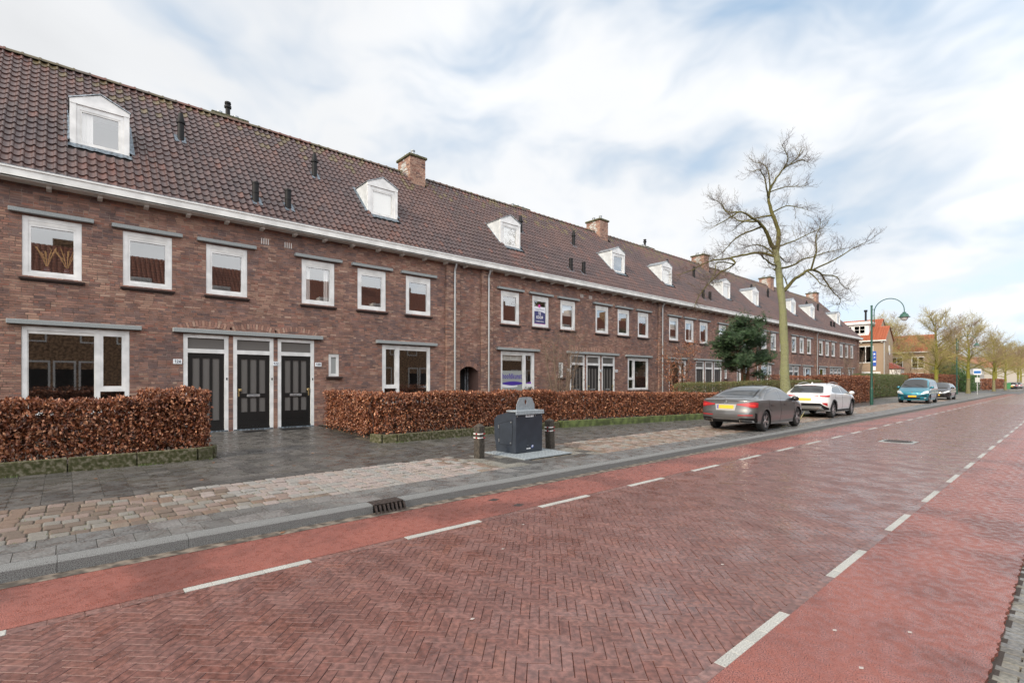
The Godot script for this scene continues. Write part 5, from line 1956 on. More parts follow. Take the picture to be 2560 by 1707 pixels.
func evergreen(called: String, at: Vector2, h: float, r: float, label: String) -> void:
	var o := thing(called, P(at.x, 0.1, at.y), label, "bush", "dark evergreen bushes")
	var xfs := []
	var cols := []
	var lobes := []
	for i in 9: lobes.append([Vector3(rng.randf_range(-r, r) * 0.6, h * rng.randf_range(0.3, 0.85), rng.randf_range(-r, r) * 0.4), r * rng.randf_range(0.35, 0.6)])
	for i in 5200:
		var l: Array = lobes[rng.randi() % 9]
		var d := Vector3(rng.randfn(), rng.randfn(), rng.randfn()).normalized()
		var p: Vector3 = l[0] + d * l[1] * rng.randf_range(0.7, 1.08)
		if p.y < 0: continue
		xfs.append(Transform3D(random_basis().scaled(Vector3.ONE * rng.randf_range(0.12, 0.24)), p))
		var k: Color = LAUREL[rng.randi() % 6]
		cols.append(k)
	many(o, "leaves", leaf_unit, M.leaf, xfs, cols)
	var s := Shape.new()
	for l in lobes: s.tube(PackedVector3Array([Vector3(l[0].x * 0.2, 0, l[0].z * 0.2), l[0] * 0.6, l[0]]), PackedFloat32Array([0.08, 0.05, 0.02]), 5, false)
	part(o, "stems", s, M.twig)


func shrub_stems(called: String, at: Vector2, h: float, n: int, spread: float, leafy: bool, label: String) -> void:
	var o := thing(called, P(at.x, walk_y(at.y), at.y), label, "shrub")
	var s := Shape.new()
	var xfs := []
	var cols := []
	for i in n:
		var a := TAU * (i + rng.randf() * 0.6) / n
		var tip := Vector3(cos(a) * spread * rng.randf_range(0.4, 1.0), h * rng.randf_range(0.75, 1.0), sin(a) * spread * rng.randf_range(0.3, 0.8))
		var path := PackedVector3Array()
		var rad := PackedFloat32Array()
		for k in 7:
			var t := k / 6.0
			path.append(Vector3(tip.x * pow(t, 0.75), tip.y * t, tip.z * pow(t, 0.75)) + Vector3(rng.randf_range(-0.05, 0.05), 0, rng.randf_range(-0.05, 0.05)) * t + Vector3(cos(a), 0, sin(a)) * 0.08)
			rad.append(lerpf(0.036, 0.009, t) * h / 3.7)
		s.tube(path, rad, 5, false)
		for k in 26:
			var j := 1 + rng.randi() % 5
			var p := path[j].lerp(path[j + 1], rng.randf())
			var d := Vector3(rng.randf_range(-1, 1), rng.randf_range(0.1, 1.1), rng.randf_range(-1, 1)).normalized()
			twig(s, p, d, rng.randf_range(0.3, 0.75) * h / 3.7, 0.009, 1, xfs if leafy else [], cols)
	var bark := part(o, "stems", s, mat("shrub_bark", Color(0.16, 0.115, 0.085), 0.9))
	if leafy:
		many(o, "leaves", leaf_unit, M.leaf, xfs, cols)


func twig(s: Shape, p: Vector3, d: Vector3, l: float, r: float, depth: int, leaves: Array, cols: Array) -> void:
	var path := PackedVector3Array([p])
	var rad := PackedFloat32Array([r])
	var q := p
	for k in 3:
		d = (d + Vector3(rng.randf_range(-0.35, 0.35), rng.randf_range(-0.2, 0.3), rng.randf_range(-0.35, 0.35))).normalized()
		q += d * l / 3.0
		path.append(q)
		rad.append(maxf(r * (1.0 - (k + 1) / 3.6), 0.0022))
		if depth > 0 and k < 3:
			for m in 2:
				var e := (d + Vector3(rng.randf_range(-1, 1), rng.randf_range(-0.5, 0.8), rng.randf_range(-1, 1)) * 0.9).normalized()
				twig(s, q, e, l * rng.randf_range(0.35, 0.6), r * 0.55, depth - 1, leaves, cols)
		if cols != null and leaves.size() + 1 > 0 and l > 0.1 and _leafy:
			leaves.append(Transform3D(random_basis().scaled(Vector3.ONE * rng.randf_range(0.06, 0.1)), q))
			var kc: Color = BEECH[rng.randi() % 6]
			cols.append(kc)
	s.tube(path, rad, 3, false)


var _leafy := true


func pine() -> void:
	var o := thing("pine_tree", P(29.3, 0.2, 12.7), "bushy green pine with reddish trunk in the front garden behind the grey car", "tree")
	var s := Shape.new()
	var tufts := []
	var limbs := []
	# two leaning stems
	limbs.append([PackedVector3Array([Vector3(0, 0, 0), Vector3(0.1, 0.9, 0), Vector3(0.35, 1.9, 0.05), Vector3(0.45, 3.0, 0), Vector3(0.3, 4.2, 0), Vector3(0.2, 5.1, 0)]), 0.15])
	limbs.append([PackedVector3Array([Vector3(-0.12, 0.2, 0), Vector3(-0.5, 1.1, 0.1), Vector3(-0.8, 2.2, 0.2), Vector3(-1.0, 3.3, 0.1), Vector3(-1.05, 4.3, 0)]), 0.10])
	for i in 46:
		var st: PackedVector3Array = limbs[i % 2][0]
		var j := 2 + rng.randi() % (st.size() - 3)
		var p := st[j].lerp(st[j + 1], rng.randf())
		var a := rng.randf() * TAU
		var up := rng.randf_range(-0.05, 0.5) if p.y < 3.5 else rng.randf_range(0.2, 0.9)
		var l := rng.randf_range(1.1, 2.3) * (1.25 - p.y / 6.8)
		var d := Vector3(cos(a), up, sin(a) * 0.8).normalized()
		var path := PackedVector3Array([p])
		for k in 4: path.append(path[k] + (d + Vector3(0, -0.08 + 0.09 * k, 0)).normalized() * l / 4.0 + Vector3(rng.randf_range(-0.06, 0.06), 0, rng.randf_range(-0.06, 0.06)))
		limbs.append([path, 0.05])
	for b in limbs:
		var rad := PackedFloat32Array()
		var pth: PackedVector3Array = b[0]
		for k in pth.size(): rad.append(b[1] * (1.0 - 0.8 * k / (pth.size() - 1)))
		s.tube(pth, rad, 7 if b[1] > 0.08 else 5, false)
	s.col = Color(0.20, 0.10, 0.06)
	part(o, "trunk", s, mat("pine_bark", Color(0.15, 0.062, 0.038), 0.9, 0.0, T["bark"], 2.0))
	# needle sprays: a bundle of fine blades
	var nb := Shape.new()
	for i in 18:
		var a := TAU * i / 18.0
		var d := Vector3(cos(a) * 0.75, rng.randf_range(0.25, 1.0), sin(a) * 0.75).normalized()
		var w := d.cross(Vector3(0.2, 1, 0.1)).normalized() * 0.030
		nb.tri(-w, d, w)
	var xfs := []
	var cols := []
	for bi in range(0, limbs.size()):
		var pth: PackedVector3Array = limbs[bi][0]
		var cnt := 190 if bi > 1 else 220
		for i in cnt:
			var t := rng.randf_range(0.42, 1.0) if bi > 1 else rng.randf_range(0.62, 1.0)
			var f := t * (pth.size() - 1)
			var k := mini(int(f), pth.size() - 2)
			var p := pth[k].lerp(pth[k + 1], f - k)
			var rr := 0.36 * (0.4 + t)
			var off := Vector3(rng.randfn(), rng.randfn() * 0.65, rng.randfn()).normalized() * rr * pow(rng.randf(), 0.5)
			p += off
			var up := (off + Vector3(0, 0.45, 0)).normalized()
			var b := Basis(Quaternion(Vector3.UP, up)) * Basis(Vector3.UP, rng.randf() * TAU)
			xfs.append(Transform3D(b.scaled(Vector3.ONE * rng.randf_range(0.13, 0.22)), p))
			var kc: Color = [Color(0.040, 0.085, 0.030), Color(0.028, 0.060, 0.026), Color(0.055, 0.115, 0.040), Color(0.065, 0.105, 0.050), Color(0.035, 0.07, 0.03)][rng.randi() % 5]
			cols.append(kc)
	many(o, "needles", nb.mesh(), M.needle, xfs, cols)
	o.scale = Vector3(0.98, 0.91, 0.98)


func lime_tree() -> void:
	# the tall bare lime: its limbs follow the real ones, with depth of their own
	var base := Vector2(25.0, 9.0)
	var o := thing("lime_tree", P(base.x, walk_y(base.y), base.y), "tall bare lime tree with mossy trunk between the grey and the white car", "tree")
	var r := Vector3(cos(deg_to_rad(YAW)), 0, sin(deg_to_rad(YAW)))
	var f := Vector3(sin(deg_to_rad(YAW)), 0, -cos(deg_to_rad(YAW)))
	var k := 0.00578
	# limb: points (sideways, up) in drawing units, start radius, end radius, how far it swings forward or back
	var limbs := [
		[[[838, 2230], [832, 2000], [825, 1800], [815, 1500], [797, 1250], [778, 1080], [762, 960], [745, 890]], 0.215, 0.125, 0.0],
		[[[762, 930], [776, 850], [785, 780], [770, 700], [745, 620], [725, 540], [715, 480], [730, 400], [760, 350], [800, 290], [850, 230], [905, 190], [960, 140], [1000, 70]], 0.12, 0.012, 0.3],
		[[[716, 480], [665, 420], [640, 350], [600, 310], [560, 300], [500, 330]], 0.05, 0.010, -0.5],
		[[[728, 410], [718, 300], [715, 220], [690, 170], [640, 150]], 0.042, 0.008, 0.5],
		[[[850, 230], [840, 180], [800, 130], [770, 100]], 0.03, 0.008, -0.3],
		[[[905, 190], [980, 165], [1040, 165], [1075, 150]], 0.03, 0.008, 0.4],
		[[[748, 900], [690, 850], [650, 790], [600, 745], [550, 715], [500, 705], [440, 680], [370, 670], [300, 710], [230, 755], [150, 800]], 0.10, 0.012, -1.2],
		[[[550, 715], [500, 660], [450, 620], [410, 560], [380, 480]], 0.045, 0.010, 0.6],
		[[[370, 670], [340, 610], [290, 560], [220, 540]], 0.035, 0.008, -0.4],
		[[[600, 745], [540, 750], [480, 780], [440, 830], [400, 880], [340, 920]], 0.045, 0.010, 0.9],
		[[[745, 632], [680, 620], [600, 630], [530, 650], [480, 700]], 0.05, 0.012, 0.7],
		[[[735, 960], [650, 915], [560, 920], [470, 930], [400, 940], [320, 940], [240, 975], [170, 1010], [60, 1040]], 0.075, 0.012, 1.3],
		[[[440, 935], [440, 1000], [400, 1040], [340, 1065], [300, 1110], [230, 1180], [170, 1280], [150, 1350]], 0.05, 0.010, 0.6],
		[[[400, 985], [320, 1010], [250, 1030], [230, 1100], [180, 1180], [130, 1250]], 0.035, 0.008, -0.6],
		[[[760, 1030], [690, 1025], [630, 1000], [585, 985], [610, 960], [655, 945]], 0.045, 0.014, -0.8],
		[[[812, 1270], [860, 1200], [920, 1140], [990, 1095], [1050, 1055], [1110, 1045], [1180, 1065], [1220, 1110], [1280, 1180], [1340, 1235], [1390, 1275], [1390, 1320]], 0.095, 0.010, 0.8],
		[[[1085, 1045], [1095, 930], [1110, 840], [1130, 760], [1170, 690], [1195, 640]], 0.05, 0.008, 0.5],
		[[[1050, 1055], [1060, 1150], [1075, 1200], [1140, 1240]], 0.035, 0.008, -0.5],
		[[[1110, 1035], [1200, 990], [1280, 930], [1380, 880]], 0.045, 0.008, -0.8],
		[[[1200, 1080], [1280, 1110], [1350, 1165], [1450, 1200]], 0.035, 0.008, 0.6],
		[[[852, 1200], [845, 1120], [800, 1070], [740, 1010]], 0.035, 0.012, 0.4],
		[[[785, 1050], [850, 1045], [900, 1010], [960, 1000], [1040, 975], [1130, 965]], 0.05, 0.010, -1.1],
		[[[770, 940], [860, 960], [930, 965], [1010, 930]], 0.04, 0.008, 1.0],
		[[[778, 890], [870, 850], [940, 815], [1000, 790]], 0.035, 0.008, -0.9],
		[[[740, 590], [800, 575], [850, 610], [900, 650]], 0.035, 0.008, -0.8],
		[[[760, 655], [810, 700], [860, 740], [920, 770]], 0.035, 0.008, 0.9],
		[[[728, 415], [790, 420], [870, 425], [950, 440]], 0.03, 0.008, -0.5],
		[[[760, 960], [700, 860], [640, 830], [600, 835]], 0.04, 0.015, 0.8],
	]
	var main := Shape.new()
	var tw := Shape.new()
	var lines := []
	for b in limbs:
		var pts := PackedVector3Array()
		var rad := PackedFloat32Array()
		var n: int = b[0].size()
		for i in n:
			var t := float(i) / (n - 1)
			var q: Array = b[0][i]
			var y: float = (2230.0 - q[1]) * k
			var p: Vector3 = r * (q[0] - 825.0) * k + f * b[3] * pow(t, 0.9) * 1.4 + Vector3(0, y, 0)
			if i == 0 and b[1] < 0.2: p = anchor(lines, p)
			pts.append(p)
			rad.append(lerpf(b[1], b[2], pow(t, 0.8)))
		if b[1] > 0.2: rad[0] = 0.30; rad[1] = 0.225
		# a smoother, knobbly course
		var sm := PackedVector3Array()
		var sr := PackedFloat32Array()
		for i in n - 1:
			for j in 3:
				var t := j / 3.0
				var p := pts[i].cubic_interpolate(pts[i + 1], pts[maxi(i - 1, 0)], pts[mini(i + 2, n - 1)], t)
				if j > 0: p += Vector3(rng.randf_range(-1, 1), rng.randf_range(-1, 1), rng.randf_range(-1, 1)) * 0.018
				sm.append(p)
				sr.append(lerpf(rad[i], rad[i + 1], t) * rng.randf_range(0.94, 1.08))
		sm.append(pts[n - 1]); sr.append(rad[n - 1])
		lines.append(sm)
		main.col = Color(0.36, 0.355, 0.27) if b[1] > 0.2 else Color(0.19, 0.165, 0.070)
		main.tube(sm, sr, 10 if b[1] > 0.09 else 6, true)
		if b[1] > 0.2: continue
		# twigs all along
		var total := sm.size()
		for i in range(2, total):
			if b[1] > 0.11 and i < 5: continue
			for m in 3 if sr[i] < 0.04 else 1:
				var dir := (sm[i] - sm[i - 1]).normalized()
				var d := (dir * 0.7 + Vector3(rng.randf_range(-1, 1), rng.randf_range(-0.55, 1.0), rng.randf_range(-1, 1))).normalized()
				_leafy = false
				tw.col = Color(0.115, 0.090, 0.045) if rng.randf() < 0.4 else Color(0.085, 0.058, 0.048)
				twig(tw, sm[i], d, rng.randf_range(0.25, 0.68), 0.0075, 2 if rng.randf() < 0.3 else 1, [], [])
	_leafy = true
	part(o, "trunk_and_limbs", main, M.bark, true)
	part(o, "twigs", tw, mat("twig_tone", Color(1, 1, 1), 0.9, 0.0, null, 1.0, true), true)


func anchor(lines: Array, p: Vector3) -> Vector3:
	# a limb starts on the nearest limb that is already there (seen along the same sideways and upward place)
	var best := p
	var bd := 1e9
	var r := Vector3(cos(deg_to_rad(YAW)), 0, sin(deg_to_rad(YAW)))
	for l in lines:
		for q in l:
			var d := Vector2((q - p).dot(r), q.y - p.y).length()
			if d < bd:
				bd = d
				best = q
	return best


func street_tree(seed_: int, h: float, spread: float, trunk: float) -> Node3D:
	# a bare street tree with yellow-green bark and a wide crown of fine twigs
	var o := Node3D.new()
	rng.seed = seed_
	var main := Shape.new()
	var tw := Shape.new()
	var ht := h * trunk
	main.col = Color(0.34, 0.30, 0.23)
	main.tube(PackedVector3Array([Vector3(0, 0, 0), Vector3(0.02, 0.5, 0), Vector3(0.0, ht * 0.6, 0.02)]), PackedFloat32Array([0.27, 0.20, 0.175]), 9)
	main.col = Color(0.33, 0.31, 0.07)
	main.tube(PackedVector3Array([Vector3(0.0, ht * 0.6, 0.02), Vector3(0.03, ht, 0), Vector3(-0.05, h * 0.55, 0.05), Vector3(0.05, h * 0.72, -0.05), Vector3(0, h * 0.9, 0)]), PackedFloat32Array([0.176, 0.15, 0.10, 0.055, 0.015]), 8)
	_leafy = false
	var nb := 20
	for i in nb:
		var t := i / float(nb - 1)
		var y := lerpf(ht * 0.85, h * 0.80, pow(t, 0.9))
		var a := i * 2.399 + rng.randf_range(-0.4, 0.4)
		var l := spread * lerpf(1.0, 0.45, t) * rng.randf_range(0.75, 1.1)
		var up := lerpf(0.35, 1.1, t)
		var p := Vector3(0, y, 0)
		var d := Vector3(cos(a), up, sin(a)).normalized()
		var path := PackedVector3Array([p])
		var rad := PackedFloat32Array([lerpf(0.075, 0.035, t)])
		for k in 5:
			d = (d + Vector3(rng.randf_range(-0.25, 0.25), rng.randf_range(-0.10, 0.22), rng.randf_range(-0.25, 0.25))).normalized()
			p += d * l / 5.0
			path.append(p)
			rad.append(rad[0] * (1.0 - (k + 1) / 5.5))
			tw.col = Color(0.34, 0.29, 0.11) if rng.randf() < 0.6 else Color(0.25, 0.18, 0.11)
			for m in 5 if k > 0 else 2:
				var e := (d * 0.6 + Vector3(rng.randf_range(-1, 1), rng.randf_range(-0.4, 0.9), rng.randf_range(-1, 1))).normalized()
				twig(tw, p, e, l * rng.randf_range(0.22, 0.5), 0.016, 2, [], [])
		main.col = Color(0.38, 0.34, 0.09)
		main.tube(path, rad, 5, false)
	_leafy = true
	part(o, "trunk", main, M.bark, true)
	part(o, "twigs", tw, mat("twig_tone", Color(1, 1, 1), 0.9, 0.0, null, 1.0, true), true)
	return o


func street_trees() -> void:
	lime_tree()
	var kinds := [street_tree(101, 9.6, 3.4, 0.30), street_tree(202, 9.2, 3.7, 0.33)]
	rng.seed = 555
	var spots := [
		[69.5, 9.9, 0, 1.0, 0.0, "bare yellow barked street tree right behind the black hatchback"],
		[84.3, 8.9, 1, 1.05, 0.7, "bare yellow barked street tree just left of the bus stop sign"],
		[105.0, 8.2, 1, 0.95, 2.1, "bare street tree right of the bus stop sign, first past the side street"],
		[121.0, 8.0, 0, 0.9, 1.2, "bare street tree with bright yellow trunk behind the green wheelie bin"],
		[112.0, 22.0, 0, 1.35, 2.9, "tall bare tree behind the tan houses, left of the street trees"],
		[98.0, 20.0, 1, 1.3, 4.2, "tall bare tree behind the tan houses, over the second roof"],
		[92.0, 12.9, 1, 0.72, 5.2, "small pale stemmed bare tree above the coppery hedge"],
		[138.0, 10.5, 1, 1.05, 5.0, "bare tree in the distance, first of the far row"],
		[150.0, 7.6, 0, 1.0, 3.3, "bare tree in the distance, second of the far row"],
		[168.0, 9.0, 1, 1.15, 0.4, "bare tree in the distance, third of the far row"],
		[185.0, 5.0, 0, 1.1, 1.9, "bare tree in the distance, fourth of the far row"],
		[205.0, 8.0, 1, 1.2, 2.6, "bare tree in the distance, last of the far row"],
		[128.0, 16.0, 0, 1.2, 2.2, "bare tree in a front garden past the side street"],
	]
	for q in spots:
		var o: Node3D = kinds[q[2]].duplicate()
		o.name = numbered("street_tree")
		add_child(o)
		o.position = P(q[0], 0.12, q[1])
		o.rotation.y = q[4]
		o.scale = Vector3.ONE * q[3]
		tag(o, q[5], "tree", "bare street trees")
	for k in kinds: k.free()


# ------------------------------------------------------------------ things in the street
func waste_container() -> void:
	var y := walk_y(7.9)
	var x0 := 7.20
	var d0 := 7.98      # near face
	var m := mat("dark_blue_steel", Color(0.030, 0.038, 0.052), 0.42, 0.0, T["soft"], 0.8)
	# galvanised chequer plate in the pavement
	var pl := thing("chequer_plate", P(7.60, y + 0.004, 8.0), "galvanised chequer plate set in the pavement under the dark waste container", "metal plate")
	var s := Shape.new()
	s.bevel_box(Vector3(0, 0.004, 0), Vector3(1.42, 0.026, 1.32), 0.004)
	part(pl, "plate", s, mat("galvanised", Color(0.32, 0.36, 0.39), 0.5, 0.35, T["soft"], 2.0))
	s = Shape.new()
	for i in 27:
		for j in 25:
			var a := PI / 4 if (i + j) % 2 else -PI / 4
			s.box(Vector3(-0.68 + i * 0.0523, 0.0185, -0.63 + j * 0.0525), Vector3(0.036, 0.004, 0.009), Basis(Vector3.UP, a), "u")
	tag(part(pl, "chequer_ribs", s, M.galvanised), "", "", "", "stuff")
	var o := thing("waste_container", P(x0 + 0.41, y + 0.022, d0 + 0.33), "dark blue grey steel waste container with sloping back and galvanised lifting plate", "waste container")
	# side outline, z towards the street
	var out := PackedVector2Array([Vector2(0.33, 0.0), Vector2(0.345, 0.86), Vector2(0.16, 0.90), Vector2(-0.28, 0.80), Vector2(-0.385, 0.70), Vector2(-0.37, 0.36), Vector2(-0.30, 0.0)])
	s = Shape.new()
	var side := Transform3D(Basis(Vector3(0, 0, 1), Vector3(0, 1, 0), Vector3(-1, 0, 0)), Vector3.ZERO)
	s.prism(out, -0.40, 0.40, side)
	part(o, "body", s, m)
	s = Shape.new()       # front sheet a little proud, with rivets
	s.bevel_box(Vector3(0.0, 0.44, 0.341), Vector3(0.80, 0.855, 0.008), 0.003, Basis(Vector3(1, 0, 0), 0.0175))
	part(o, "front_panel", s, m)
	s = Shape.new()       # inspection door on the left flank: frame line, leaf, hinges, locks
	var dz := [Vector2(0.22, 0.17), Vector2(0.24, 0.72), Vector2(-0.20, 0.62), Vector2(-0.19, 0.17)]
	var leaf := PackedVector2Array(dz)
	s.prism(leaf, 0.400, 0.405, side)
	var dr := part(o, "service_door", s, m)
	s = Shape.new()
	for k in 4:
		var a: Vector2 = dz[k]
		var b: Vector2 = dz[(k + 1) % 4]
		s.bar(Vector3(-0.404, a.y, a.x), Vector3(-0.404, b.y, b.x), 0.004, 4)
	part(dr, "door_gap", s, M.black_plastic)
	s = Shape.new()
	for q in [Vector2(-0.215, 0.55), Vector2(-0.205, 0.25)]: s.bevel_box(Vector3(-0.408, q.y, q.x), Vector3(0.016, 0.07, 0.022), 0.003)
	for q in [Vector2(0.20, 0.67), Vector2(0.185, 0.22)]: s.lathe(PackedVector2Array([Vector2(0.016, 0), Vector2(0.016, 0.012), Vector2(0, 0.013)]), 10, Vector3(-0.404, q.y, q.x), Basis(Vector3(0, 0, 1), PI / 2))
	part(dr, "hinge", s, M.steel)
	s = Shape.new()       # galvanised head with bent flanges
	s.bevel_box(Vector3(0, 0.905, 0.215), Vector3(0.85, 0.035, 0.33), 0.008)
	s.bevel_box(Vector3(0, 0.875, 0.372), Vector3(0.85, 0.085, 0.022), 0.005, Basis(Vector3(1, 0, 0), -0.12))
	for k in 5: s.lathe(PackedVector2Array([Vector2(0.009, 0), Vector2(0.009, 0.008), Vector2(0, 0.009)]), 8, Vector3(-0.36 + k * 0.18, 0.868, 0.385), Basis(Vector3(1, 0, 0), PI / 2))
	part(o, "head_plate", s, M.galvanised)
	# lifting plate: an upright steel sheet with chamfered shoulders and an eye
	s = Shape.new()
	var lp := PackedVector2Array([Vector2(-0.27, 0), Vector2(0.27, 0), Vector2(0.27, 0.12), Vector2(0.185, 0.275), Vector2(0.12, 0.285), Vector2(-0.12, 0.285), Vector2(-0.185, 0.275), Vector2(-0.27, 0.12)])
	var hole := PackedVector2Array()
	for k in 14:
		var a := TAU * k / 14
		hole.append(Vector2(0.033 * cos(a), 0.185 + 0.048 * sin(a) * (1.0 if sin(a) > 0 else 1.3)))
	# ring of quads between the outline and the hole: cut the sheet in two halves at the eye
	for sg in [-1.0, 1.0]:
		var half := PackedVector2Array()
		for q in lp:
			if q.x * sg > 0: half.append(q)
		var half_sorted := []
		for q in half: half_sorted.append(q)
		half_sorted.sort_custom(func(a, b): return a.y < b.y)
		var poly := PackedVector2Array([Vector2(0, 0)])
		for q in half_sorted: poly.append(q)
		poly.append(Vector2(0, 0.285))
		var hs := []
		for q in hole:
			if q.x * sg >= -0.0005: hs.append(q)
		hs.sort_custom(func(a, b): return a.y > b.y)
		for q in hs: poly.append(Vector2(maxf(q.x * sg, 0.0005) * sg, q.y))
		s.prism(poly, -0.007, 0.007, Transform3D(Basis(), Vector3(0, 0.92, 0.22)))
	part(o, "lifting_plate", s, M.galvanised)
	s = Shape.new()
	s.bevel_box(Vector3(0.0, 0.80, 0.352), Vector3(0.235, 0.055, 0.006), 0.002)
	var lab := part(o, "number_plate", s, mat("plate_white", Color(0.70, 0.71, 0.74), 0.4))
	words(lab, "numerals", "4 8 1 1", 0.042, M.ink_blue, Transform3D(Basis(), Vector3(0, 0.80, 0.356)), "Droid Sans", true, 0.002)
	s = Shape.new()
	for q in [Vector3(-0.37, 0.80, 0.353), Vector3(0.37, 0.80, 0.353), Vector3(0.17, 0.80, 0.353)]: s.lathe(PackedVector2Array([Vector2(0.013, 0), Vector2(0.012, 0.006), Vector2(0, 0.008)]), 10, q, Basis(Vector3(1, 0, 0), PI / 2))
	part(o, "rivets", s, M.steel)
	s = Shape.new()
	s.bevel_box(Vector3(-0.02, 0.115, 0.337), Vector3(0.125, 0.080, 0.004), 0.001)
	s.bevel_box(Vector3(-0.05, 0.170, 0.338), Vector3(0.045, 0.030, 0.004), 0.001, Basis(Vector3(0, 0, 1), -0.5))
	part(o, "sticker", s, M.plate_white)
	s = Shape.new()
	s.lathe(PackedVector2Array([Vector2(0.038, 0), Vector2(0.038, 0.004), Vector2(0, 0.0045)]), 16, Vector3(0.095, 0.125, 0.336), Basis(Vector3(1, 0, 0), PI / 2))
	var rs := part(o, "round_sticker", s, mat("sticker_blue", Color(0.05, 0.09, 0.28), 0.4))
	s = Shape.new()
	s.box(Vector3(0.105, 0.138, 0.3415), Vector3(0.018, 0.034, 0.002), Basis(Vector3(0, 0, 1), 0.35))
	s.box(Vector3(0.085, 0.118, 0.3415), Vector3(0.020, 0.020, 0.002), Basis(Vector3(0, 0, 1), 0.6))
	part(rs, "sticker_mark", s, M.plate_white)


func bollards() -> void:
	var wood := mat("old_wood", Color(0.085, 0.070, 0.055), 0.85, 0.0, noise_tex("woodgrain", 512, 0.04, 4, [[0.25, grey(0.35)], [0.5, grey(0.8)], [0.75, grey(1.0)]], FastNoiseLite.TYPE_SIMPLEX_SMOOTH, false, 71), 1.4)
	wood.uv1_scale = Vector3(3.0, 0.5, 3.0)
	var labels := ["weathered square wooden bollard with red and white bands, left of the waste container", "leaning weathered wooden bollard with red and white bands, right of the waste container"]
	var spots := [[6.37, 8.16, 0.0], [8.55, 8.24, 0.045]]
	for k in 2:
		var o := thing("wooden_bollard", P(spots[k][0], walk_y(8.2), spots[k][1]), labels[k], "bollard", "wooden bollards")
		o.rotation = Vector3(0, 0.12, spots[k][2])
		var s := Shape.new()
		var h := 0.66
		s.bevel_box(Vector3(0, h / 2 - 0.1, 0), Vector3(0.165, h + 0.2, 0.165), 0.012)
		var a := 0.0825
		var tip := Vector3(0, h + 0.055, 0)
		var c: Array[Vector3] = [Vector3(-a, h - 0.01, a), Vector3(a, h - 0.01, a), Vector3(a, h - 0.01, -a), Vector3(-a, h - 0.01, -a)]
		for i in 4:
			s.tri(c[i], tip, c[(i + 1) % 4])
		part(o, "post", s, wood)
		for b in 2:
			s = Shape.new()
			s.bevel_box(Vector3(0, 0.50 - b * 0.082, 0), Vector3(0.172, 0.024, 0.172), 0.004)
			var band := part(o, "white_band", s, mat("band_white", Color(0.66, 0.65, 0.63), 0.5))
			s = Shape.new()
			s.span(Vector3(0.03, 0.488 - b * 0.082, 0.084), Vector3(0.088, 0.512 - b * 0.082, 0.0885))
			s.span(Vector3(0.084, 0.488 - b * 0.082, 0.03), Vector3(0.0885, 0.512 - b * 0.082, 0.088))
			s.span(Vector3(-0.0885, 0.488 - b * 0.082, -0.02), Vector3(-0.084, 0.512 - b * 0.082, 0.03))
			part(band, "red_reflector", s, mat("band_red", Color(0.30, 0.02, 0.03), 0.4))


func lamp_post(x: float, d: float, label: String, sign: bool) -> void:
	var g := mat("lamp_green", Color(0.022, 0.085, 0.062), 0.4)
	var o := thing("street_lamp", P(x, walk_y(d), d), label, "street lamp", "green street lamps")
	var s := Shape.new()
	s.lathe(PackedVector2Array([Vector2(0.095, -0.1), Vector2(0.095, 1.05), Vector2(0.075, 1.12), Vector2(0.062, 3.2), Vector2(0.058, 6.5), Vector2(0.066, 6.52), Vector2(0.066, 6.58), Vector2(0, 6.60)]), 14)
	part(o, "pole", s, g)
	s = Shape.new()
	var path := PackedVector3Array([Vector3(0, 5.15, 0.14), Vector3(0, 6.0, 0.14)])
	for k in 17:
		var a := PI * k / 16
		path.append(Vector3(0, 6.10 + sin(a) * 0.82, 0.14 + 0.80 * (1 - cos(a))))
	path.append(Vector3(0, 5.95, 1.74))
	var rad := PackedFloat32Array()
	for q in path: rad.append(0.028)
	s.tube(path, rad, 8)
	for yy in [5.35, 5.9, 6.3]: s.bar(Vector3(0, yy, 0), Vector3(0, yy, 0.15), 0.022, 6)
	part(o, "arm", s, g)
	s = Shape.new()
	s.lathe(PackedVector2Array([Vector2(0.31, -0.30), Vector2(0.32, -0.275), Vector2(0.25, -0.235), Vector2(0.235, -0.17), Vector2(0.18, -0.08), Vector2(0.10, -0.035), Vector2(0.09, 0.0), Vector2(0.11, 0.012), Vector2(0.09, 0.03), Vector2(0, 0.035)]), 20, Vector3(0, 5.93, 1.74), Basis(), true)
	part(o, "lamp_hood", s, g)
	s = Shape.new()
	s.lathe(PackedVector2Array([Vector2(0, -0.52), Vector2(0.08, -0.515), Vector2(0.15, -0.46), Vector2(0.20, -0.38), Vector2(0.22, -0.285), Vector2(0.30, -0.285)]), 18, Vector3(0, 5.93, 1.74), Basis(), true)
	part(o, "lamp_bowl", s, mat("opal", Color(0.62, 0.63, 0.64), 0.25))
	if sign:
		s = Shape.new()
		s.bevel_box(Vector3(0.02, 3.05, 0.16), Vector3(0.03, 0.98, 0.18), 0.004)
		var p := part(o, "blue_sign", s, mat("sign_blue", Color(0.02, 0.09, 0.42), 0.4))
		s = Shape.new()
		s.span(Vector3(-0.002, 3.30, 0.11), Vector3(0.004, 3.40, 0.20))
		s.span(Vector3(-0.002, 3.10, 0.12), Vector3(0.004, 3.15, 0.20))
		s.span(Vector3(-0.002, 2.80, 0.09), Vector3(0.004, 2.90, 0.23))
		part(p, "white_figure", s, M.plate_white)
		s = Shape.new()
		s.bevel_box(Vector3(0.02, 2.40, 0.15), Vector3(0.03, 0.24, 0.15), 0.004)
		part(o, "white_sign", s, M.plate_white)


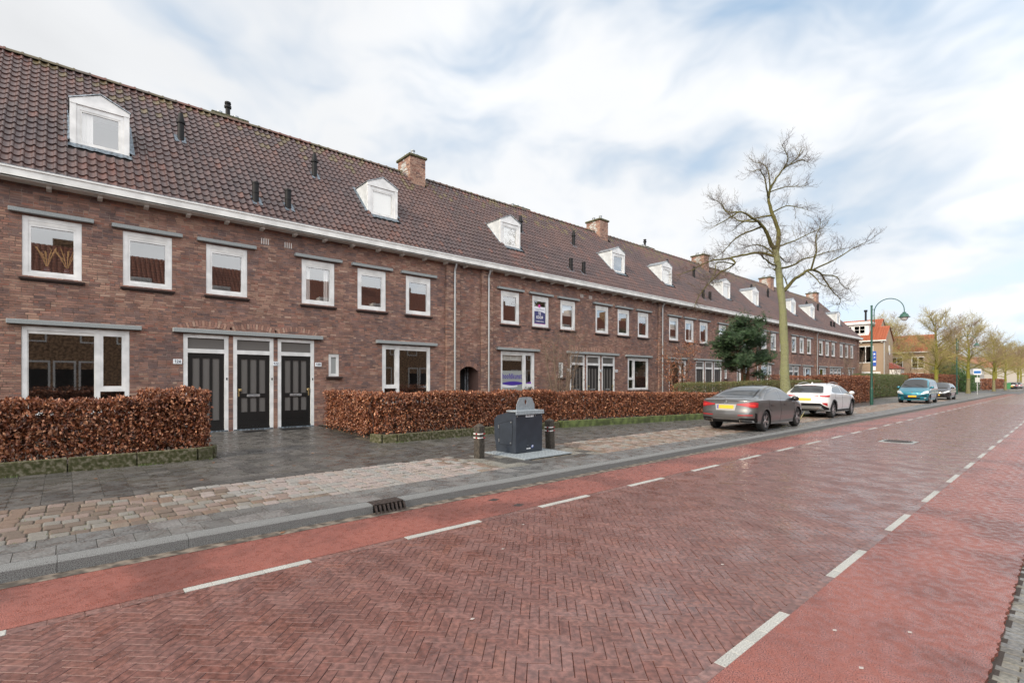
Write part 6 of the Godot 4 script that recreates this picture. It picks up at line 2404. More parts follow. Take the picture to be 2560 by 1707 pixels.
func lamps_and_signs() -> void:
	lamp_post(40.0, 9.0, "green street lamp with curved arm and blue sign, nearest of the two lamps", true)
	lamp_post(79.0, 9.35, "green street lamp with curved arm in the distance beside the black hatchback", false)
	var o := thing("bus_stop_sign", P(79.4, walk_y(7.6), 7.6), "white bus stop sign with blue panel on a pale pole", "bus stop sign")
	var s := Shape.new()
	s.bar(Vector3(0, -0.1, 0), Vector3(0, 2.35, 0), 0.035, 10)
	part(o, "pole", s, mat("pale_pole", Color(0.50, 0.52, 0.52), 0.5))
	var q := Basis(Vector3(0, 0, 1), Vector3(0, 1, 0), Vector3(-1, 0, 0)) * Basis(Vector3.UP, 0.25)
	s = Shape.new()
	s.bevel_box(Vector3(0.0, 2.63, 0.0), Vector3(0.70, 0.66, 0.05), 0.01)
	var p := part(o, "panel", s, M.plate_white)
	p.basis = q
	s = Shape.new()
	s.span(Vector3(-0.30, 2.45, 0.025), Vector3(0.30, 2.76, 0.03))
	part(p, "blue_field", s, mat("bus_blue", Color(0.01, 0.13, 0.42), 0.4))
	s = Shape.new()
	s.bevel_box(Vector3(0.0, 1.70, 0.06), Vector3(0.42, 0.56, 0.04), 0.01)
	var t := part(o, "timetable_case", s, mat("case_grey", Color(0.5, 0.52, 0.5), 0.4))
	t.basis = q


func small_things() -> void:
	# street gully in the kerb
	var o := thing("street_gully", P(3.20, 0.0, 6.10), "rusty cast iron street gully with vertical bars set in the kerb", "drain")
	var rust := mat("cast_iron", Color(0.065, 0.048, 0.042), 0.55, 0.3, T["patch"], 3.0)
	var s := Shape.new()
	s.bevel_box(Vector3(0, 0.112, -0.03), Vector3(0.43, 0.022, 0.20), 0.005)
	for i in 9: s.span(Vector3(-0.19 + i * 0.044, 0.122, -0.11), Vector3(-0.17 + i * 0.044, 0.127, 0.04))
	part(o, "lid", s, rust)
	s = Shape.new()
	for i in 8:
		s.box(Vector3(-0.203 + i * 0.058, 0.05, 0.115), Vector3(0.026, 0.125, 0.022), Basis(Vector3(1, 0, 0), -0.42))
	s.bevel_box(Vector3(0, 0.004, 0.148), Vector3(0.43, 0.02, 0.03), 0.004)
	part(o, "bars", s, rust)
	s = Shape.new()
	s.span(Vector3(-0.215, -0.15, -0.12), Vector3(0.215, 0.10, 0.055))
	part(o, "shaft", s, M.black_plastic)
	# manhole in the carriageway
	o = thing("manhole_cover", P(17.65, 0.0, 3.35), "square iron manhole cover in the brick carriageway", "manhole cover")
	s = Shape.new()
	s.bevel_box(Vector3(0, -0.02, 0), Vector3(0.80, 0.046, 0.80), 0.006)
	part(o, "frame", s, M.concrete)
	s = Shape.new()
	s.lathe(PackedVector2Array([Vector2(0.34, 0.0), Vector2(0.34, 0.010), Vector2(0.31, 0.012), Vector2(0, 0.012)]), 24)
	for i in range(-4, 5): s.span(Vector3(-0.24, 0.012, i * 0.06 - 0.014), Vector3(0.24, 0.018, i * 0.06 + 0.014))
	part(o, "lid", s, rust)
	# door mats
	for k in 2:
		o = thing("door_mat", P([4.27, 5.40][k], walk_y(16.3) + 0.002, [16.45, 16.42][k]), ["black rubber door mat before door 122", "wider dark door mat before door 120"][k], "door mat", "door mats")
		s = Shape.new()
		s.bevel_box(Vector3(0, 0.006, 0), Vector3([0.62, 0.78][k], 0.014, [0.34, 0.42][k]), 0.004)
		part(o, "mat", s, M.black_plastic)
	# tar marks and pale gum spots
	for k in 2:
		o = thing("tar_spot", P([4.62, 4.68][k], 0.0075, [5.58, 5.12][k]), ["dark tar spot on the red cycle lane, the farther one", "dark tar spot on the red cycle lane near the white dash"][k], "stain", "tar spots")
		s = Shape.new()
		blot(s, 0.085, 0.06)
		part(o, "spot", s, mat("tar", Color(0.03, 0.022, 0.02), 0.5))
	for k in 7:
		var spots := [[3.35, 3.9], [4.1, 4.4], [2.2, 2.9], [4.6, 2.2], [3.55, 0.85], [4.3, 0.75], [3.95, 1.10], [4.9, 0.62], [6.1, 0.9], [7.4, 2.6], [1.1, 3.3]]
		o = thing("gum_spot", P(spots[k][0], 0.0105 if spots[k][1] < 1.4 else 0.0035, spots[k][1]), ["pale gum spot on the brick road near the left white dash", "pale gum spot on the brick road close to the left cycle lane", "pale gum spot on the bricks at lower left of the road", "pale gum spot on the bricks in mid road beyond the first dashes", "pale gum spot on the right cycle lane, nearest the white blocks", "pale gum spot in the middle of the right cycle lane", "pale gum spot on the right cycle lane, closest to the viewer"][k], "gum spot", "pale gum spots on the road")
		s = Shape.new()
		blot(s, 0.018, 0.013)
		part(o, "spot", s, mat("gum", Color(0.38, 0.33, 0.31), 0.8))
	for k in 14:
		var lv := [[2.9, 9.9], [3.2, 9.6], [5.3, 10.6], [4.0, 10.9], [1.6, 9.2], [7.0, 10.0], [0.4, 10.4], [2.1, 10.9], [3.9, 12.8], [4.8, 13.9], [-0.4, 9.3], [6.6, 9.1], [1.8, 5.93], [0.9, 8.0]]
		if leaf_unit == null: leaf_unit = leaf_mesh()
		var m := put(self, "fallen_leaf", leaf_unit, mat("dead_leaf", Color(0.20, 0.085, 0.035), 0.7), Transform3D(Basis(Vector3.UP, rng.randf() * TAU) * Basis.from_scale(Vector3(0.075, 0.05, 0.075)), P(lv[k][0], (walk_y(lv[k][1]) if lv[k][1] > 6 else 0.01) + 0.003, lv[k][1])))
		tag(m, ["fallen brown leaf on the footway left of the door path", "fallen brown leaf on the footway in front of the path corner", "fallen brown leaf near the right hand edging", "fallen brown leaf at the mouth of the door path", "fallen brown leaf on the footway by the left edging corner", "fallen brown leaf behind the waste container", "fallen brown leaf on the far left of the footway", "fallen brown leaf close to the left edging end", "fallen brown leaf halfway along the door path", "fallen brown leaf near the door mats", "fallen brown leaf on the footway at the picture's left", "fallen brown leaf beside the left bollard", "fallen brown leaf lying in the gutter", "fallen brown leaf on the setts at lower left"][k], "leaf", "fallen beech leaves")
	# broken twig at the edge of the tree pit
	o = thing("fallen_twig", P(22.1, 0.13, 7.4), "pale broken twig standing out of the paving in front of the white car", "twig")
	s = Shape.new()
	s.tube(PackedVector3Array([Vector3(0, -0.02, 0), Vector3(0.12, 0.16, 0.05), Vector3(0.30, 0.36, 0.1)]), PackedFloat32Array([0.016, 0.014, 0.006]), 5)
	s.bar(Vector3(0.12, 0.16, 0.05), Vector3(0.08, 0.28, 0.0), 0.007, 4)
	part(o, "stick", s, mat("pale_twig", Color(0.35, 0.31, 0.16), 0.9))
	bicycle()
	wheelie_bin()
	dried_grass()


func blot(s: Shape, rx: float, rz: float) -> void:
	var n := 11
	for k in n:
		var a := TAU * k / n
		var b := TAU * (k + 1) / n
		var ra := 1.0 + 0.22 * sin(k * 2.3)
		var rb := 1.0 + 0.22 * sin(((k + 1) % n) * 2.3)
		s.out4([Vector3(0, 0.002, 0), Vector3(cos(a) * rx * ra, 0, sin(a) * rz * ra), Vector3(cos(b) * rx * rb, 0, sin(b) * rz * rb), Vector3(0, 0.002, 0)] as Array[Vector3], Vector3(0, -1, 0))


func dried_grass() -> void:
	# two dark vases with dried plumes behind the upper left window
	for k in 2:
		var x: float = [-0.36, 0.02][k]
		var o := thing("dried_grass_vase", P(x + 0.03, 4.43, 17.20), ["left dark vase with dried pampas plumes behind the upper left window", "right dark vase with dried pampas plumes behind the upper left window"][k], "vase", "vases of dried grass")
		var s := Shape.new()
		s.lathe(PackedVector2Array([Vector2(0.05, 0), Vector2(0.09, 0.05), Vector2(0.085, 0.10), Vector2(0.04, 0.14), Vector2(0.045, 0.16)]), 12)
		part(o, "vase", s, mat("vase_brown", Color(0.05, 0.018, 0.02), 0.3))
		s = Shape.new()
		for i in 5:
			var tip := Vector3(-0.20 + i * 0.10 + rng.randf_range(-0.03, 0.03), 0.50 + rng.randf() * 0.14, rng.randf_range(-0.05, 0.05))
			s.tube(PackedVector3Array([Vector3(0, 0.12, 0), tip * Vector3(0.5, 0.6, 0.5) + Vector3(0, 0.05, 0), tip]), PackedFloat32Array([0.005, 0.012, 0.026 if i % 2 == 0 else 0.012]), 5)
			for j in 7:
				var p := Vector3(0, 0.12, 0).lerp(tip, 0.45 + 0.09 * j)
				var v := Vector3(rng.randf_range(-0.05, 0.05), rng.randf_range(0.02, 0.07), rng.randf_range(-0.03, 0.03))
				s.tube(PackedVector3Array([p, p + v]), PackedFloat32Array([0.009, 0.003]), 4)
		part(o, "plumes", s, M.straw)


func bicycle() -> void:
	var o := thing("bicycle", P(23.3, walk_y(12.2), 12.6), "bicycle parked behind the beech hedge with only its pale handlebar showing", "bicycle", "", 0.5)
	var s := Shape.new()
	var fr := mat("bike_black", Color(0.02, 0.02, 0.022), 0.35)
	s.bar(Vector3(-0.45, 0.36, 0), Vector3(0.02, 0.32, 0), 0.014); s.bar(Vector3(0.02, 0.32, 0), Vector3(-0.14, 0.92, 0), 0.016)
	s.bar(Vector3(-0.12, 0.84, 0), Vector3(0.42, 0.86, 0), 0.016); s.bar(Vector3(0.02, 0.32, 0), Vector3(0.45, 0.74, 0), 0.018); s.bar(Vector3(0.40, 1.02, 0), Vector3(0.58, 0.36, 0), 0.017)
	s.bar(Vector3(-0.45, 0.36, 0), Vector3(-0.13, 0.84, 0), 0.012)
	part(o, "frame", s, fr)
	for x in [-0.45, 0.60]:
		s = Shape.new()
		var ring := PackedVector3Array()
		var rr := PackedFloat32Array()
		for k in 25:
			var a := TAU * k / 24
			ring.append(Vector3(x + cos(a) * 0.335, 0.35 + sin(a) * 0.335, 0)); rr.append(0.019)
		s.tube(ring, rr, 6, false)
		for k in 12: s.bar(Vector3(x, 0.35, 0), Vector3(x + cos(TAU * k / 12) * 0.33, 0.35 + sin(TAU * k / 12) * 0.33, 0), 0.002, 3)
		part(o, "wheel", s, M.black_plastic)
	s = Shape.new()
	s.tube(PackedVector3Array([Vector3(0.22, 1.12, -0.30), Vector3(0.36, 1.19, -0.22), Vector3(0.40, 1.16, 0), Vector3(0.36, 1.19, 0.22), Vector3(0.22, 1.12, 0.30)]), PackedFloat32Array([0.016, 0.014, 0.014, 0.014, 0.016]), 7)
	s.bar(Vector3(0.40, 0.98, 0), Vector3(0.40, 1.16, 0), 0.014)
	part(o, "handlebar", s, M.steel)
	s = Shape.new()
	s.bevel_box(Vector3(-0.16, 0.97, 0), Vector3(0.26, 0.07, 0.17), 0.03)
	part(o, "saddle", s, M.black_plastic)


func wheelie_bin() -> void:
	var o := thing("wheelie_bin", P(127.5, 0.12, 8.2), "green wheelie bin at the kerb beside the far dark car", "wheelie bin", "", 0.2)
	var s := Shape.new()
	var g := mat("bin_green", Color(0.07, 0.28, 0.10), 0.5)
	var a := 0.34
	var b := 0.42
	var y0 := 0.12
	var y1 := 1.15
	var c0: Array[Vector3] = [Vector3(-a, y0, a), Vector3(a, y0, a), Vector3(a, y0, -a), Vector3(-a, y0, -a)]
	var c1: Array[Vector3] = [Vector3(-b, y1, b), Vector3(b, y1, b), Vector3(b, y1, -b), Vector3(-b, y1, -b)]
	for k in 4: s.out4([c0[k], c1[k], c1[(k + 1) % 4], c0[(k + 1) % 4]] as Array[Vector3], Vector3(0, 0.6, 0))
	s.out4(c0, Vector3(0, 0.6, 0))
	part(o, "body", s, g)
	s = Shape.new()
	s.bevel_box(Vector3(0, 1.19, 0.02), Vector3(0.92, 0.08, 0.94), 0.03)
	part(o, "lid", s, g)
	for x in [-0.3, 0.3]:
		s = Shape.new()
		s.lathe(PackedVector2Array([Vector2(0, -0.04), Vector2(0.13, -0.04), Vector2(0.13, 0.04), Vector2(0, 0.04)]), 14, Vector3(x, 0.13, -0.34), Basis(Vector3(0, 0, 1), PI / 2))
		part(o, "wheel", s, M.black_plastic)


# ------------------------------------------------------------------ vehicles
class Body:
	# a car body as a surface: s runs from the tail (0) to the nose (1), v from the sill up over the side to the middle of the roof (1)
	var half := 0.9
	var top := []
	var belt := []
	var low := []
	var tail := []
	var nose := []
	var axles := []
	var arch := 0.36
	var hub_y := 0.32
	var tumble := 0.42
	var tail_round := 0.10
	var nose_round := 0.17

	func curve(k: Array, x: float) -> float:     # smooth line through [x, y] points
		var n := k.size()
		if x <= k[0][0]: return k[0][1]
		for i in n - 1:
			if x <= k[i + 1][0]:
				var x0: float = k[i][0]
				var x1: float = k[i + 1][0]
				var m0: float = slope(k, i)
				var m1: float = slope(k, i + 1)
				var t := (x - x0) / (x1 - x0)
				var h := x1 - x0
				var t2 := t * t
				var t3 := t2 * t
				return (2 * t3 - 3 * t2 + 1) * k[i][1] + (t3 - 2 * t2 + t) * h * m0 + (-2 * t3 + 3 * t2) * k[i + 1][1] + (t3 - t2) * h * m1
		return k[n - 1][1]

	func slope(k: Array, i: int) -> float:
		if i == 0 or i == k.size() - 1: return 0.0 if k.size() < 2 else (k[1][1] - k[0][1]) / (k[1][0] - k[0][0]) if i == 0 else (k[i][1] - k[i - 1][1]) / (k[i][0] - k[i - 1][0])
		var a: float = (k[i][1] - k[i - 1][1]) / (k[i][0] - k[i - 1][0])
		var b: float = (k[i + 1][1] - k[i][1]) / (k[i + 1][0] - k[i][0])
		if a * b <= 0: return 0.0
		return 2.0 * a * b / (a + b)

	func xm(s: float) -> float:
		return lerpf(curve(tail, 0.6), curve(nose, 0.6), s)

	func xa(s: float, y: float) -> float:
		return lerpf(curve(tail, y), curve(nose, y), s)

	func s_at(x: float, y: float) -> float:
		var a := curve(tail, y)
		return clampf((x - a) / (curve(nose, y) - a), 0, 1)

	func ends(s: float) -> float:
		var r := 1.0
		if s < tail_round: r = pow(1.0 - pow((tail_round - s) / tail_round, 3.4), 1.0 / 3.4)
		elif s > 1.0 - nose_round: r = pow(maxf(0.0, 1.0 - pow((s - 1.0 + nose_round) / nose_round, 2.8)), 1.0 / 2.8)
		return r

	func section(x: float, y: float) -> float:
		var yl := curve(low, x)
		var yb := curve(belt, x)
		var yt := curve(top, x)
		if y <= yb:
			var t := clampf((y - yl) / (yb - yl), 0, 1)
			return 1.0 - 0.075 * pow(1.0 - t, 4) - 0.04 * pow(t, 5) - 0.012 * sin(PI * clampf((t - 0.55) / 0.3, 0, 1))
		var q := clampf((y - yb) / maxf(yt - yb, 0.001), 0, 1)
		var tall := clampf((yt - yb) / 0.35, 0, 1)
		var w := 0.96 - tumble * (y - yb) / half
		return maxf(0.0, w * pow(maxf(0.0, 1.0 - pow(q, lerpf(2.2, 8.0, tall))), 1.0 / lerpf(1.6, 2.3, tall)))

	func at(s: float, y: float, side: float, off := 0.0) -> Vector3:
		var w := half * ends(s) * section(xm(s), y)
		return Vector3(xa(s, y), y, side * (w + off))

	func grid(s: float, v: float) -> Vector3:
		var x := xm(s)
		var yl := curve(low, x)
		for a in axles:
			var d: float = absf(x - a)
			if d < arch: yl = maxf(yl, hub_y + sqrt(arch * arch - d * d))
		var yb := curve(belt, x)
		var yt := curve(top, x)
		if v < 0.6: return at(s, lerpf(yl, yb, v / 0.6), 1.0)
		var u := (v - 0.6) / 0.4
		return at(s, lerpf(yb, yt, 1.0 - pow(1.0 - u, 3)), 1.0)

	func shell() -> Shape:
		var ss := []
		var n := 150
		for i in n + 1:
			var t := float(i) / n
			ss.append(0.5 - 0.5 * cos(PI * t) if false else lerpf(t, 0.5 - 0.5 * cos(PI * t), 0.75))
		var vs := [0.0, 0.03, 0.08, 0.15, 0.22, 0.30, 0.36, 0.42, 0.48, 0.54, 0.58, 0.60, 0.625, 0.65, 0.68, 0.71, 0.74, 0.78, 0.82, 0.86, 0.90, 0.94, 0.97, 1.0]
		var p := []
		for a in ss:
			var row := PackedVector3Array()
			for v in vs: row.append(grid(a, v))
			p.append(row)
		var o := Shape.new()
		var m := vs.size()
		var nr := []
		for i in ss.size():
			var row := PackedVector3Array()
			for j in m:
				var du: Vector3 = p[mini(i + 1, ss.size() - 1)][j] - p[maxi(i - 1, 0)][j]
				var dv: Vector3 = p[i][mini(j + 1, m - 1)] - p[i][maxi(j - 1, 0)]
				if j == m - 1: dv = Vector3(0, 0, -1)
				var k := du.cross(dv)
				if k.length_squared() < 1e-16: k = Vector3(-1 if i < 20 else 1, 0, 0.01)
				k = k.normalized()
				if k.z < -0.05: k = -k
				if j == m - 1 and k.y < 0: k = -k
				row.append(k)
			nr.append(row)
		for i in ss.size() - 1:
			for j in m - 1:
				for sd in [1.0, -1.0]:
					var f := Vector3(1, 1, sd)
					o.quadn(p[i][j] * f, p[i][j + 1] * f, p[i + 1][j + 1] * f, p[i + 1][j] * f, nr[i][j] * f, nr[i][j + 1] * f, nr[i + 1][j + 1] * f, nr[i + 1][j] * f)
		return o

	func floor_pan() -> Shape:
		var o := Shape.new()
		for i in 60:
			var a := grid(i / 60.0, 0.0)
			var b := grid((i + 1) / 60.0, 0.0)
			o.quad(a, b, Vector3(b.x, b.y, -b.z), Vector3(a.x, a.y, -a.z))
		return o

	func side(o: Shape, lower: Array, upper: Array, sd: float, off := 0.004, cols := 14, rows := 6) -> void:
		var g := []
		for i in cols + 1:
			var t := float(i) / cols
			var a := line(lower, t)
			var b := line(upper, t)
			var r := PackedVector3Array()
			for j in rows + 1:
				var q := a.lerp(b, float(j) / rows)
				r.append(at(s_at(q.x, q.y), q.y, sd, off))
			g.append(r)
		fill(o, g, Vector3(0, 0.6, 0))

	func back(o: Shape, lower: Array, upper: Array, off := 0.006, front := false, cols := 14, rows := 5) -> void:
		# a patch on the tail (or nose), given as (z, y)
		var g := []
		for i in cols + 1:
			var t := float(i) / cols
			var a := line(lower, t)
			var b := line(upper, t)
			var r := PackedVector3Array()
			for j in rows + 1: r.append(end_point(a.lerp(b, float(j) / rows), front, off))
			g.append(r)
		fill(o, g, Vector3(0, 0.6, 0))

	func end_point(q: Vector2, front: bool, off: float) -> Vector3:
		var lo := 0.0
		var hi := 0.07
		var most := half * ends(hi) * section(xm(1.0 - hi if front else hi), q.y)
		q.x = clampf(q.x, -most, most)
		for k in 26:
			var m := (lo + hi) / 2
			var s := 1.0 - m if front else m
			if half * ends(s) * section(xm(s), q.y) < absf(q.x): lo = m
			else: hi = m
		var s := 1.0 - hi if front else hi
		var slide := clampf(hi / 0.06, 0, 1)
		return Vector3(xa(s, q.y) + (off if front else -off) * (1.0 - 0.6 * slide), q.y, q.x + signf(q.x) * off * slide)

	func over(o: Shape, corners: Array, off := 0.004, cols := 14, rows := 10) -> void:
		# a patch on roof, hood or a sloping screen, corners as (x, z): a, b along one edge, c, d along the other
		var g := []
		for i in cols + 1:
			var t := float(i) / cols
			var a: Vector2 = corners[0].lerp(corners[1], t)
			var b: Vector2 = corners[3].lerp(corners[2], t)
			var r := PackedVector3Array()
			for j in rows + 1:
				var q := a.lerp(b, float(j) / rows)
				var y0 := curve(belt, q.x)
				var y1 := curve(top, q.x)
				for k in 24:
					var m := (y0 + y1) / 2
					if half * section(q.x, m) > absf(q.y): y0 = m
					else: y1 = m
				var sl := (curve(top, q.x + 0.05) - curve(top, q.x - 0.05)) / 0.1
				var nn := Vector3(-sl, 1, 0).normalized()
				r.append(Vector3(q.x, y0, q.y) + nn * off)
			g.append(r)
		fill(o, g, Vector3(0, 0.4, 0))

	func line(k: Array, t: float) -> Vector2:
		var f := t * (k.size() - 1)
		var i := mini(int(f), k.size() - 2)
		return (k[i] as Vector2).lerp(k[i + 1], f - i)

	func fill(o: Shape, g: Array, inside: Vector3) -> void:
		# smooth normals from the grid
		var n := g.size()
		var m: int = g[0].size()
		var nr := []
		for i in n:
			var row := PackedVector3Array()
			for j in m:
				var du: Vector3 = g[mini(i + 1, n - 1)][j] - g[maxi(i - 1, 0)][j]
				var dv: Vector3 = g[i][mini(j + 1, m - 1)] - g[i][maxi(j - 1, 0)]
				var k := du.cross(dv).normalized()
				if k.dot(g[i][j] - inside) < 0: k = -k
				row.append(k)
			nr.append(row)
		for i in n - 1:
			for j in m - 1:
				o.quadn(g[i][j], g[i][j + 1], g[i + 1][j + 1], g[i + 1][j], nr[i][j], nr[i][j + 1], nr[i + 1][j + 1], nr[i + 1][j])

	func seam(o: Shape, pts: Array, sd: float, r := 0.004) -> void:
		var path := PackedVector3Array()
		var rad := PackedFloat32Array()
		for i in 17:
			var q := line(pts, i / 16.0)
			path.append(at(s_at(q.x, q.y), q.y, sd, 0.0)); rad.append(r)
		o.tube(path, rad, 4, false)


func wheel(parent: Node3D, x: float, z: float, r: float, w: float, spokes: int, dark: bool) -> void:
	var sd := signf(z)
	var b := Basis(Vector3(1, 0, 0), PI / 2 * sd)       # lathe axis y points outwards
	var s := Shape.new()
	var rr := r * 0.69
	s.lathe(PackedVector2Array([Vector2(rr * 0.5, -w), Vector2(rr, -w), Vector2(r * 0.93, -w), Vector2(r, -w * 0.82), Vector2(r, -w * 0.18), Vector2(r * 0.95, -0.012), Vector2(r * 0.86, 0.004), Vector2(rr * 1.03, 0.0), Vector2(rr, -0.02)]), 30, Vector3(x, r, z), b)
	var o := part(parent, "wheel", s, mat("tyre", Color(0.018, 0.018, 0.018), 0.75))
	s = Shape.new()
	s.lathe(PackedVector2Array([Vector2(rr, 0.004), Vector2(rr * 0.94, 0.006), Vector2(rr * 0.91, -0.02), Vector2(rr * 0.89, -0.09), Vector2(0, -0.09)]), 30, Vector3(x, r, z), b)
	part(o, "rim", s, mat("rim_dark", Color(0.06, 0.06, 0.062), 0.4, 0.6))
	s = Shape.new()
	var sp := Transform3D(b, Vector3(x, r, z))
	for k in spokes:
		var a := TAU * k / spokes + 0.3
		for q in ([-0.16, 0.16] if spokes == 5 else [0.0]):
			var d0 := Vector3(cos(a), 0, sin(a))
			var d1 := Vector3(cos(a + q), 0, sin(a + q))
			var t := Vector3(-sin(a), 0, cos(a)) * (0.015 if spokes == 5 else 0.022)
			var y := Vector3(0, -0.012, 0)
			var y2 := Vector3(0, -0.05, 0)
			var p: Array[Vector3] = [sp * (d0 * 0.03 + t + y), sp * (d1 * rr * 0.95 + t * 1.2 + y * 0.4), sp * (d1 * rr * 0.95 - t * 1.2 + y * 0.4), sp * (d0 * 0.03 - t + y)]
			var e: Array[Vector3] = [sp * (d0 * 0.03 + t + y2), sp * (d1 * rr * 0.95 + t * 1.2 + y2), sp * (d1 * rr * 0.95 - t * 1.2 + y2), sp * (d0 * 0.03 - t + y2)]
			var c := (p[0] + p[1] + p[2] + p[3] + e[0] + e[1] + e[2] + e[3]) / 8.0
			s.out4(p, c)
			s.out4([p[0], p[1], e[1], e[0]] as Array[Vector3], c)
			s.out4([p[2], p[3], e[3], e[2]] as Array[Vector3], c)
	s.lathe(PackedVector2Array([Vector2(0.055, -0.03), Vector2(0.05, -0.004), Vector2(0, 0.0)]), 14, Vector3(x, r, z), b)
	part(o, "spokes", s, mat("rim_silver", Color(0.50, 0.50, 0.51), 0.3, 0.8) if not dark else mat("rim_grey", Color(0.30, 0.30, 0.31), 0.35, 0.8))


func V(x: float, y: float) -> Vector2:
	return Vector2(x, y)


func car_paint(key: String, k: Color, metal := 0.35) -> StandardMaterial3D:
	var m := mat(key, k, 0.34, metal)
	m.clearcoat_enabled = true
	m.clearcoat = 1.0
	m.clearcoat_roughness = 0.03
	return m


func car_base(o: Node3D, b: Body, paint: Material, spokes: int, dark_rim: bool, track := 0.0) -> void:
	var body := part(o, "body", b.shell(), paint)
	part(o, "underbody", b.floor_pan(), M.black_plastic)
	for a in b.axles:
		for sd in [1.0, -1.0]:
			wheel(o, a, sd * (b.half - 0.035 + track), b.hub_y, 0.21, spokes, dark_rim)
	# dark linings of the wheel housings
	var s := Shape.new()
	for a in b.axles:
		for sd in [1.0, -1.0]:
			for k in 14:
				var a0 := PI * k / 14
				var a1 := PI * (k + 1) / 14
				var r := b.arch + 0.005
				var z0: float = sd * (b.half - 0.09)
				var z1: float = sd * (b.half - 0.36)
				s.quad(Vector3(a + cos(a0) * r, b.hub_y + sin(a0) * r, z0), Vector3(a + cos(a1) * r, b.hub_y + sin(a1) * r, z0), Vector3(a + cos(a1) * r, b.hub_y + sin(a1) * r, z1), Vector3(a + cos(a0) * r, b.hub_y + sin(a0) * r, z1))
	part(o, "wheel_housing", s, M.black_plastic)


func number_plate(o: Node3D, b: Body, y: float, front := false) -> void:
	var s := Shape.new()
	b.back(s, [V(-0.26, y - 0.055), V(0.26, y - 0.055)], [V(-0.26, y + 0.055), V(0.26, y + 0.055)], 0.016, front, 8, 2)
	var p := part(o, "number_plate", s, mat("plate_yellow", Color(0.72, 0.42, 0.02), 0.45))
	s = Shape.new()
	var e := 0.26 if front else -0.26
	b.back(s, [V(e, y - 0.055), V(e * 0.84, y - 0.055)], [V(e, y + 0.055), V(e * 0.84, y + 0.055)], 0.019, front, 2, 2)
	part(p, "blue_strip", s, mat("plate_blue", Color(0.03, 0.06, 0.40), 0.45))


func mirrors(o: Node3D, b: Body, x: float, y: float, m: Material) -> void:
	for sd in [1.0, -1.0]:
		var s := Shape.new()
		var c := Vector3(x, y, sd * (b.half + 0.06))
		for i in 8:
			for j in 12:
				var p := []
				for k in [[0, 0], [0, 1], [1, 1], [1, 0]]:
					var th: float = PI * (i + k[0]) / 8.0
					var ph: float = TAU * (j + k[1]) / 12.0
					p.append(c + Vector3(cos(ph) * sin(th) * 0.085, cos(th) * 0.085, sin(ph) * sin(th) * 0.125))
				s.quadn(p[0], p[1], p[2], p[3], (p[0] - c).normalized(), (p[1] - c).normalized(), (p[2] - c).normalized(), (p[3] - c).normalized())
		s.bar(Vector3(x + 0.02, y - 0.06, sd * (b.half - 0.08)), c + Vector3(0, -0.04, 0), 0.022, 6)
		part(o, "mirror", s, m)


func vehicles() -> void:
	var glass := mat("car_glass", Color(0.014, 0.016, 0.018), 0.03)
	glass.clearcoat_enabled = true
	var chrome := mat("chrome", Color(0.70, 0.71, 0.72), 0.15, 1.0)
	var red := mat("tail_red", Color(0.36, 0.008, 0.014), 0.12)
	red.clearcoat_enabled = true
	var clear := mat("headlight_clear", Color(0.60, 0.62, 0.64), 0.08, 0.3)
	grey_saloon(glass, chrome, red)
	white_crossover(glass, chrome, red)
	blue_van(glass, chrome, clear)
	black_hatch(glass, clear)
	far_cars(glass, red)


